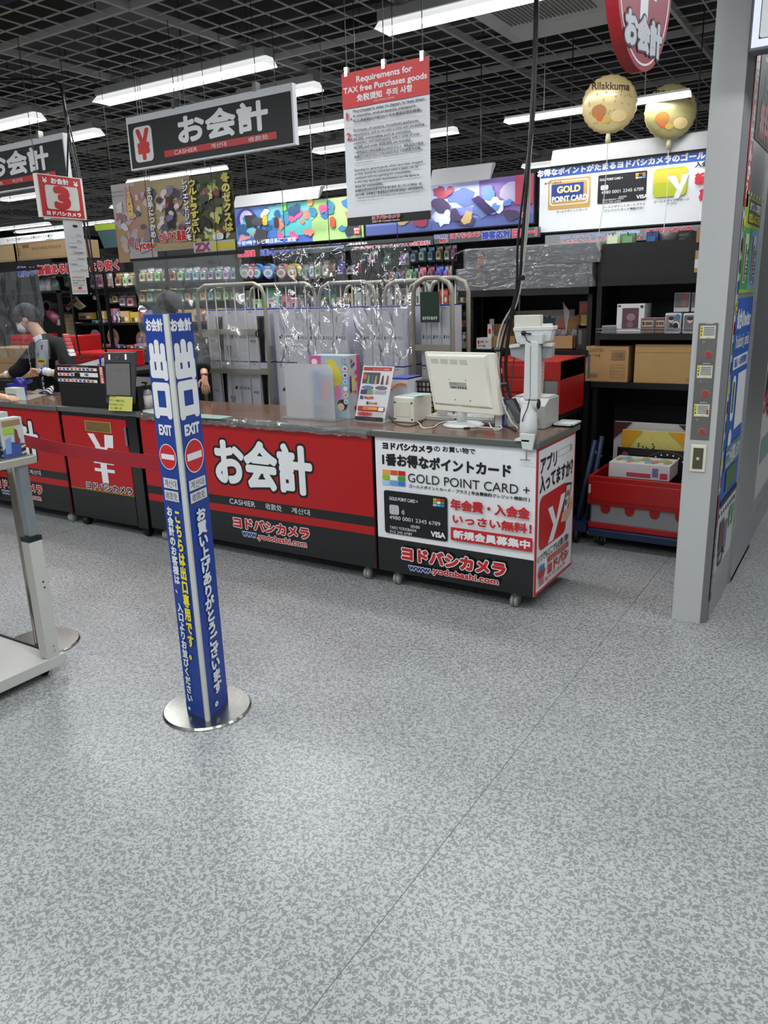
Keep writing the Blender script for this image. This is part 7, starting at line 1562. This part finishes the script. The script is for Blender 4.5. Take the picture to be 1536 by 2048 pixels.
# ================================================================== people
def skin(name, nodes, edges, mat, parent, root=0, lv=2):
    """one continuous surface grown round a skeleton; nodes: (point, radius)"""
    org = ORG[parent.name] if parent is not None else Vector((0,0,0))
    me = bpy.data.meshes.new(name); me.from_pydata([Vector(n[0])-org for n in nodes], edges, [])
    o = bpy.data.objects.new(name, me); C.objects.link(o)
    md = o.modifiers.new('skin', 'SKIN'); md.use_smooth_shade = True
    for i, n in enumerate(nodes):
        r = n[1] if isinstance(n[1], tuple) else (n[1], n[1])
        me.skin_vertices[0].data[i].radius = r; me.skin_vertices[0].data[i].use_root = (i == root)
    sb_ = o.modifiers.new('sub', 'SUBSURF'); sb_.levels = lv; sb_.render_levels = lv
    dg = bpy.context.evaluated_depsgraph_get(); dg.update()
    nm = bpy.data.meshes.new_from_object(o.evaluated_get(dg)); o.modifiers.clear(); o.data = nm; nm.materials.clear(); nm.materials.append(mat)
    for p_ in nm.polygons: p_.use_smooth = True
    if parent is not None: o.parent = parent; ORG[o.name] = org
    return o
SKN = M(206,160,132,.5,var=.03,scale=20); HAIR = M(9,7,7,.75,bump=.3,scale=60); COAT = M(8,8,9,.95,bump=.15,scale=12); SHIRT = M(196,198,202,.55,bump=.1,scale=10); TROU = M(10,10,12,.9)
def hand_nodes(nodes, edges, iw, d, side, up, s=1.0, curl=.35):
    """palm and five unequal bent fingers from wrist index iw; d: along the hand, side: towards the thumb, up: back of the hand"""
    d = Vector(d).normalized(); side = (Vector(side)-d*Vector(side).dot(d)).normalized(); up = Vector(up); up = (up-d*up.dot(d)-side*up.dot(side)).normalized()
    w = Vector(nodes[iw][0]); 
    def add(p, r, par): nodes.append((p, r)); edges.append((par, len(nodes)-1)); return len(nodes)-1
    pm = add(w+d*.045*s, (.030*s,.016*s), iw)
    for k,(off,ln,r) in enumerate(((.026,.068,.0085),(.009,.076,.0088),(-.009,.070,.0085),(-.026,.056,.0075))):
        b = w+d*.085*s+side*off*s
        i0 = add(b, r*1.15*s, pm); t = b; dd = d.copy()
        for j in range(3):
            dd = (dd-up*curl*(.7+.4*j)).normalized(); t = t+dd*ln*s/3; i0 = add(t, r*s*(1-.12*j), i0)
    b = w+d*.035*s+side*.034*s-up*.006*s; i0 = add(b, .011*s, pm); dd = (d+side*.6).normalized()
    for j in range(2): b = b+dd*.03*s; dd = (d+side*.1-up*curl*.5).normalized(); i0 = add(b, .0095*s*(1-.1*j), i0)
def head(t, c, f, up, r=.098, mask=True, hair_len=.0):
    """face details on the head: f faces forward, up towards the crown"""
    f = Vector(f).normalized(); up = Vector(up); up = (up-f*up.dot(f)).normalized(); s = f.cross(up); org = ORG[t.name]; c = Vector(c)
    R_ = Matrix((s, f, up)).transposed()
    def ell(name, off, sc, mat, n=24, m=16, cut=None):
        mb = MB(); mb.ball((0,0,0), 1, n, m); 
        mb.v = [Vector((v.x*sc[0], v.y*sc[1], v.z*sc[2])) for v in mb.v]
        if cut: cut(mb)
        mb.v = [c+R_@(v+Vector(off)) for v in mb.v]; return mb.build(name, mat, t, True)
    def hc(mb):
        for v in mb.v:
            if v.y > r*.35 and v.z < r*.35: v.y *= .55
            if v.z < -r*.5: v.x *= .85; v.y *= .85
    ell('hair', (0,-.012,.022), (r*.93,r*1.08,r*1.10+hair_len), HAIR, cut=hc)
    fr2 = MB()
    for k in range(9):
        x_ = -.06+.015*k; fr2.slab([c+R_@Vector(p_) for p_ in ((x_-.012,r*.72,r*.92),(x_+.012,r*.72,r*.92),(x_+.008+.004*(k%2),r*1.02,r*.42),(x_-.004,r*1.03,r*.36))], R_@Vector((0,.006,0)))
    fr2.build('fringe', HAIR, t)
    for sx in (-1,1):
        ell('ear', (sx*r*.80,-.004,-.01), (.012,.022,.030), SKN, 10, 8)
        ell('eye', (sx*.031,r*.80,.006), (.013,.010,.006), M(34,26,24,.3), 10, 8)
        MB().slab([c+R_@Vector(p_) for p_ in ((sx*.031-.016,r*.88,.026),(sx*.031+.016,r*.88,.026),(sx*.031+.016,r*.88,.030),(sx*.031-.016,r*.88,.030))], R_@Vector((0,.003,0))).build('eyebrow', HAIR, t)
    ell('nose', (0,r*.92,-.016), (.011,.018,.020), SKN, 10, 8)
    if mask:
        def mc(mb):
            for v in mb.v:
                if v.y < 0: v.y *= .1
        ell('face_mask', (0,r*.52,-.048), (.062,.060,.045), M(214,216,218,.6,bump=.2,scale=80), cut=mc)
        for sx in (-1,1): MB().tube([c+R_@Vector((sx*.058,r*.55,-.035)),c+R_@Vector((sx*.078,0.01,-.015))],.0015,4).build('mask_loop', SHIRT, t)
    else:
        ell('mouth', (0,r*.84,-.052), (.022,.010,.006), M(170,90,84,.45), 10, 8)
# cashier at the left ---------------------------------------------------------
def P3(px,py,y): return PY(px,py,y)
p1 = thing('person', (PY(110,790,4.2).x,4.2,0), 'cashier in a black happi coat, white shirt and face mask bending over the left counter', 'person')
hd = P3(54,640,4.02); nk_ = P3(74,662,4.06); ch = P3(98,704,4.10); sR = P3(128,690,4.10); sL = P3(78,694,4.00)
eR = P3(140,752,3.98); wR = P3(84,742,3.82); hR = P3(48,748,3.80)
eL = P3(38,742,3.90); wL = P3(6,752,3.84)
pv = Vector((P3(118,790,4.22).x,4.24,.80))
nodes = [(pv,.115),((pv+ch)/2,.105),(ch,.105),(nk_,.048),(hd+Vector((.02,.01,-.035)),.060),(hd+Vector((0,0,.02)),.088),
 (sR,.055),(eR,.040),(wR,.024),(sL,.055),(eL,.038),(wL,.024),
 (pv+Vector((.09,0,-.05)),.085),(pv+Vector((.10,.0,-.38)),.055),(pv+Vector((.10,.02,-.76)),.038),(pv+Vector((.10,-.10,-.775)),.026),
 (pv+Vector((-.09,0,-.05)),.085),(pv+Vector((-.10,.0,-.38)),.055),(pv+Vector((-.10,.02,-.76)),.038),(pv+Vector((-.10,-.10,-.775)),.026)]
edges = [(0,1),(1,2),(2,3),(3,4),(4,5),(2,6),(6,7),(7,8),(2,9),(9,10),(10,11),(0,12),(12,13),(13,14),(14,15),(0,16),(16,17),(17,18),(18,19)]
hand_nodes(nodes, edges, 8, (-1,-.05,-.10), (.0,-.6,.5), (0,-.3,.9), .9, .38)
hand_nodes(nodes, edges, 11, (-1,-.2,-.15), (.0,-.6,.4), (0,-.2,.9), .9, .3)
skin('body', nodes, edges, SKN, p1)
cn = [(pv+Vector((0,0,-.02)),.150),((pv+ch)/2,.138),(ch,.132),(sR,.078),(eR,.066),(eR.lerp(wR,.62),.060),(sL,.072),(eL,.062),(eL.lerp(wL,.6),.056),(ch.lerp(nk_,.90)+Vector((.01,.01,0)),.080),(pv+Vector((0,.0,-.20)),.150)]
skin('happi_coat', cn, [(0,1),(1,2),(2,3),(3,4),(4,5),(2,6),(6,7),(7,8),(2,9),(0,10)], COAT, p1)
tn = [(pv+Vector((0,0,-.05)),.12),(pv+Vector((.09,0,-.12)),.095),(pv+Vector((.10,0,-.38)),.070),(pv+Vector((.10,.02,-.72)),.055),(pv+Vector((-.09,0,-.12)),.095),(pv+Vector((-.10,0,-.38)),.070),(pv+Vector((-.10,.02,-.72)),.055)]
skin('trousers', tn, [(0,1),(1,2),(2,3),(0,4),(4,5),(5,6)], TROU, p1)
skin('shirt_cuff', [(eR.lerp(wR,.60),.045),(eR.lerp(wR,.97),.033)], [(0,1)], SHIRT, p1); skin('shirt_cuff', [(eL.lerp(wL,.55),.043),(eL.lerp(wL,.97),.032)], [(0,1)], SHIRT, p1)
for sx in (.08,-.12): MB().box(pv.x+sx,pv.x+sx+.09,pv.y-.16,pv.y+.06,0,.05).build('shoe', BLACK, p1, bevel=.01)
# shirt front, lapels with lettering, lanyard card
sf = [P3(72,672,3.93),P3(88,674,3.93),P3(84,744,3.97),P3(68,744,3.97)]
MB().slab([P3(66,684,3.92),P3(84,680,3.92),P3(86,744,3.95),P3(66,744,3.95)],(0,.06,0)).build('shirt_front', SHIRT, p1, bevel=.008)
MB().slab([P3(65,676,3.90),P3(78,669,3.93),P3(80,678,3.92),P3(70,685,3.90)],(0,.02,0)).build('shirt_collar', SHIRT, p1)
lpq = MB().slab([P3(60,686,3.905),P3(67,684,3.905),P3(68,752,3.93),P3(60,752,3.93)],(0,.012,0)).build('coat_lapel', COAT, p1)
o = Pr(P3(61.5,744,3.90),XU,ZU,p1); o.text('ヨドバシカメラ',0,0,.018,.20,PW,.03,raw=True,vert=True); o.flush()
o = Pr(P3(88,790,3.90),XU,ZU,p1); o.text('バシカメ',0,0,.026,.15,PW,.05,raw=True,vert=True); o.flush()
MB().slab([P3(82,690,3.90),P3(85,690,3.90),P3(84,700,3.90),P3(82,700,3.90)],(0,.003,0)).build('lanyard', DARK, p1)
cd = MB().slab([P3(76,700,3.885),P3(91,700,3.885),P3(91,728,3.885),P3(76,728,3.885)],(0,.003,0)).build('name_card', M(190,200,206,.2,coat=.6), p1)
o = Pr(P3(76,728,3.8845),XU,ZU,p1); w_ = (P3(91,728,3.8845)-P3(76,728,3.8845)).length; o.rect(0,0,w_,.042,M(216,190,50,.4),raw=True); o.text('研修中',.008,.012,w_-.01,.032,INK,.04,raw=True); o.rect(.01,.06,.03,.09,M(90,110,150,.4),raw=True); o.flush()
o = Pr(P3(131,722,3.985),XU,ZU,p1); o.flush()
for k in range(6):
    c_ = P3(124+2.4*k,668+7.5*k,3.955-.004*k); MB().slab([c_,c_+Vector((.022,0,-.006)),c_+Vector((.026,0,-.026)),c_+Vector((.004,0,-.018))],(0,.05,0)).build('sleeve_mark', M(196,80,84,.5) if k < 4 else PW, p1)
wt_ = wR.lerp(eR,.05); MB().cyl(wt_-Vector((.012,0,0)),wt_+Vector((.012,0,0)),.031,n=18).build('watch_strap', M(40,40,110,.4), p1, True)
MB().cyl(wt_+Vector((-.004,-.030,.006)),wt_+Vector((-.004,-.038,.008)),.017,n=16).build('watch_face', M(206,206,210,.3,.3), p1)
MB().cyl(wt_+Vector((.024,0,0)),wt_+Vector((.032,0,0)),.031,n=18).build('wrist_band', M(196,196,200,.4), p1, True)
head(p1, hd+Vector((0,0,.01)), (-.70,-.62,-.42), (-.34,-.2,.90), .095)
# staff behind the exit post --------------------------------------------------
p2 = thing('person', (PY(350,800,4.02).x,4.03,0), 'dark-haired staff member in black mostly hidden behind the blue exit post', 'person')
hd = P3(342,620,4.02); nk_ = P3(346,656,4.06); ch = P3(352,706,4.06); sR = P3(386,680,4.04); sL = P3(318,684,4.06); eR = P3(404,722,4.02); wR = P3(409,751,3.92); eL = P3(312,742,4.02); wL = P3(330,760,3.9)
pv = Vector((P3(352,790,4.06).x,4.06,.72))
nodes = [(pv,.11),((pv+ch)/2,.10),(ch,.105),(nk_,.045),(hd+Vector((.0,.01,-.06)),.058),(hd,.085),(sR,.052),(eR,.038),(wR,.023),(sL,.052),(eL,.038),(wL,.023),
 (pv+Vector((.08,0,-.05)),.08),(pv+Vector((.09,0,-.35)),.052),(pv+Vector((.09,.02,-.68)),.036),(pv+Vector((.09,-.09,-.695)),.025),
 (pv+Vector((-.08,0,-.05)),.08),(pv+Vector((-.09,0,-.35)),.052),(pv+Vector((-.09,.02,-.68)),.036),(pv+Vector((-.09,-.09,-.695)),.025)]
hand_nodes(nodes, edges2 := [(0,1),(1,2),(2,3),(3,4),(4,5),(2,6),(6,7),(7,8),(2,9),(9,10),(10,11),(0,12),(12,13),(13,14),(14,15),(0,16),(16,17),(17,18),(18,19)], 8, (.05,-.05,-1), (-.7,-.6,0), (.6,-.5,.1), .9, .35)
hand_nodes(nodes, edges2, 11, (.3,-.5,-.7), (.5,-.5,0), (-.3,-.4,.6), .9, .3)
skin('body', nodes, edges2, SKN, p2)
skin('black_coat', [(pv,.145),((pv+ch)/2,.132),(ch,.130),(sR,.072),(eR,.060),(eR.lerp(wR,.75),.052),(sL,.072),(eL,.060),(eL.lerp(wL,.75),.052),(ch.lerp(nk_,.7),.055),(pv+Vector((0,0,-.16)),.145)], [(0,1),(1,2),(2,3),(3,4),(4,5),(2,6),(6,7),(7,8),(2,9),(0,10)], COAT, p2)
skin('trousers', [(pv+Vector((0,0,-.05)),.12),(pv+Vector((.08,0,-.12)),.09),(pv+Vector((.09,0,-.35)),.068),(pv+Vector((.09,.02,-.65)),.052),(pv+Vector((-.08,0,-.12)),.09),(pv+Vector((-.09,0,-.35)),.068),(pv+Vector((-.09,.02,-.65)),.052)], [(0,1),(1,2),(2,3),(0,4),(4,5),(5,6)], TROU, p2)
for sx in (.045,-.135): B(pv.x+sx,pv.x+sx+.09,pv.y-.15,pv.y+.06,0,.05).build('shoe', BLACK, p2, bevel=.01)
bt_ = wR.lerp(eR,.10); MB().cyl(bt_-Vector((0,0,.008)),bt_+Vector((0,0,.008)),.028,n=16).build('bracelet', M(120,70,40,.4), p2, True)
head(p2, hd, (-.1,-.8,-.6), (0,-.3,.9), .095, hair_len=.01)
# customer at the left edge -----------------------------------------------------
p3 = thing('person', (-6.15,3.0,0), 'customer in a black sleeve whose hand rests on the left counter edge', 'person')
sR = Vector((-6.02,3.02,1.18)); eR = Vector((-5.86,3.10,.95)); wR = PY(6,789,3.30); ch = Vector((-6.15,3.0,1.12)); nk_ = Vector((-6.15,3.0,1.30)); hd = Vector((-6.15,3.02,1.44)); pv = Vector((-6.15,2.98,.78))
wR = Vector((PY(8,794,3.30).x-.012,3.285,CT+.040))
nodes = [(pv,.11),((pv+ch)/2,.10),(ch,.11),(nk_,.045),(hd+Vector((0,.01,-.06)),.058),(hd,.085),(sR,.052),(eR,.040),(wR,.026),(Vector((-6.30,3.0,1.18)),.052),(Vector((-6.36,3.02,.92)),.038),(Vector((-6.32,3.10,.72)),.024),
 (pv+Vector((.08,0,-.05)),.08),(pv+Vector((.09,0,-.38)),.052),(pv+Vector((.09,-.02,-.74)),.036),(pv+Vector((.09,.09,-.755)),.025),(pv+Vector((-.08,0,-.05)),.08),(pv+Vector((-.09,0,-.38)),.052),(pv+Vector((-.09,-.02,-.74)),.036),(pv+Vector((-.09,.09,-.755)),.025)]
e3 = [(0,1),(1,2),(2,3),(3,4),(4,5),(2,6),(6,7),(7,8),(2,9),(9,10),(10,11),(0,12),(12,13),(13,14),(14,15),(0,16),(16,17),(17,18),(18,19)]
hand_nodes(nodes, e3, 8, (1,.25,-.12), (0,1,.1), (0,0,1), .95, .12)
hand_nodes(nodes, e3, 11, (.2,.3,-.9), (.5,.5,0), (-.5,.3,0), .9, .3)
skin('body', nodes, e3, SKN, p3)
skin('black_jacket', [(pv,.145),((pv+ch)/2,.14),(ch,.14),(sR,.078),(eR,.066),(eR.lerp(wR,.93),.050),(Vector((-6.30,3.0,1.18)),.075),(Vector((-6.36,3.02,.92)),.062),(Vector((-6.33,3.08,.78)),.05),(Vector((-6.15,3.0,1.26)),.06)], [(0,1),(1,2),(2,3),(3,4),(4,5),(2,6),(6,7),(7,8),(2,9)], COAT, p3)
skin('trousers', [(pv+Vector((0,0,-.05)),.12),(pv+Vector((.08,0,-.12)),.09),(pv+Vector((.09,0,-.38)),.068),(pv+Vector((.09,-.02,-.70)),.052),(pv+Vector((-.08,0,-.12)),.09),(pv+Vector((-.09,0,-.38)),.068),(pv+Vector((-.09,-.02,-.70)),.052)], [(0,1),(1,2),(2,3),(0,4),(4,5),(5,6)], TROU, p3)
for sx in (.045,-.135): B(pv.x+sx,pv.x+sx+.09,pv.y-.06,pv.y+.15,0,.05).build('shoe', BLACK, p3, bevel=.01)
head(p3, hd, (.2,.95,-.2), (0,.1,1), .095)

# ================================================================== foil balloons
FOIL = M(206,190,140,.30,.25,bump=.25,scale=9,coat=.4)
def balloon(label, c, r, tilt, dark, txt, strg):
    c = Vector(c); t = thing('foil_balloon', (c.x,c.y,c.z-r*1.2), label, 'balloon', 'round foil balloons')
    yaw = tilt; u = Vector((math.cos(yaw),math.sin(yaw),0)); n_ = Vector((math.sin(yaw),-math.cos(yaw),0)); up = Vector((0,0,1))
    vs = []; fs = []; NA, NR = 48, 10
    for sd_ in (1,-1):
        for i in range(NR+1):
            rr_ = math.sin(PI/2*i/NR); 
            for j in range(NA):
                a_ = 2*PI*j/NA; rip = 1-.035*abs(math.sin(a_*12))*rr_**6; h_ = math.cos(PI/2*i/NR)**.8*.30*r*(1+.05*math.sin(a_*24)*rr_**3)
                vs.append(c+(u*math.cos(a_)+up*math.sin(a_))*r*rr_*rip+n_*sd_*h_)
    for s_ in range(2):
        b_ = s_*(NR+1)*NA
        for i in range(NR):
            for j in range(NA): j2 = (j+1)%NA; fs.append((b_+i*NA+j,b_+i*NA+j2,b_+(i+1)*NA+j2,b_+(i+1)*NA+j))
    m_ = MB(); m_.add(vs,fs); m_.build('foil_body', M(*dark,.30,.2,bump=.25,scale=9,coat=.4), t, True)
    MB().cyl(c-up*(r*.96),c-up*(r*1.28),.012,.016,n=10).build('neck', M(206,204,160,.35), t, True)
    s0_ = c-up*r*1.28; MB().tube([s0_,s0_.lerp(Vector(strg),.5)+Vector((.01,0,0)),Vector(strg)],.0022,5,5).build('string', M(206,206,200,.4), t)
    # decoration printed over the curved face
    def on(x,y,e=.002): 
        q = min(.98,math.hypot(x,y)/r); return c+u*x+up*y+n_*(math.cos(math.asin(q))**.8*.30*r+e)
    v,f,x0,x1,y0,y1 = text_mesh(txt); W_ = r*1.30; sc_ = W_/(x1-x0); mb = MB(); mb.flat = True
    BR = M(70,48,30,.4)
    for ox,oy in ((0,0),(.002,0),(0,.002),(.002,.002)): mb.add([on(-W_/2+(p_[0]-x0)*sc_+ox, r*.42+(p_[1]-y0)*sc_*1.15+oy-.10*(-W_/2+(p_[0]-x0)*sc_)) for p_ in v], f)
    mb.build('lettering', BR, t)
    dt = MB(); dt.flat = True; rr2 = random.Random(4)
    for k in range(46):
        x_, y_2 = rr2.uniform(-.8,.8)*r, rr2.uniform(-.75,.4)*r
        if math.hypot(x_,y_2) > .85*r: continue
        dt.add([on(x_+.005*math.cos(PI*j/3),y_2+.007*math.sin(PI*j/3)) for j in range(6)], [(0,1,2,3,4,5)])
    dt.build('printed_dot', M(176,150,96,.4), t)
    for (x_,y_2,rx_,ry_,cc_) in ((-.38,-.25,.26,.22,(168,110,50)),(-.1,-.55,.16,.10,(206,170,80)),(.32,-.45,.28,.20,(222,196,140)),(-.34,-.48,.12,.09,(206,100,60))):
        mb = MB(); mb.flat = True; K_ = 20; mb.add([on(x_*r,y_2*r,.0025+abs(x_)*.001)]+[on((x_+rx_*math.cos(2*PI*j/K_))*r,(y_2+ry_*math.sin(2*PI*j/K_))*r,.0025+abs(x_)*.001) for j in range(K_)], [(0,j+1,(j+1)%K_+1) for j in range(K_)]); mb.build('printed_patch', M(*cc_,.4), t)
    return t
r1_ = (PY(1273,207,4.9)-PY(1166,208,4.9)).length/2
balloon('round cream foil balloon with brown lettering, left of the two balloons', PY(1219,209,4.86), r1_, math.radians(20), (206,184,130), 'Rilakkuma', (PY(1197,472,4.9).x,4.9,PY(1197,472,4.9).z))
r2_ = (PY(1395,222,5.2)-PY(1286,226,5.2)).length/2
balloon('paler foil balloon behind the light fitting, right of the two balloons', PY(1341,224,5.12), r2_*.97, math.radians(30), (176,166,112), 'Rilakkuma', (PY(1325,482,5.0).x,5.0,PY(1325,482,5.0).z))
# ================================================================== ceiling air conditioner
ac = thing('air_conditioner', (-1.75,4.4,2.97), 'white ceiling air conditioner panel with slots at the top edge', 'air conditioner')
B(-2.10,-1.42,3.95,4.95,2.945,2.985).build('panel', M(176,176,172,.45), ac, bevel=.01)
for k in range(22): B(-1.98+.023*k,-1.972+.023*k,4.12,4.62,2.938,2.946).build('slot', M(110,110,106,.5), ac)
B(-2.02,-1.46,4.68,4.90,2.936,2.946).build('air_flap', M(186,186,182,.45), ac)
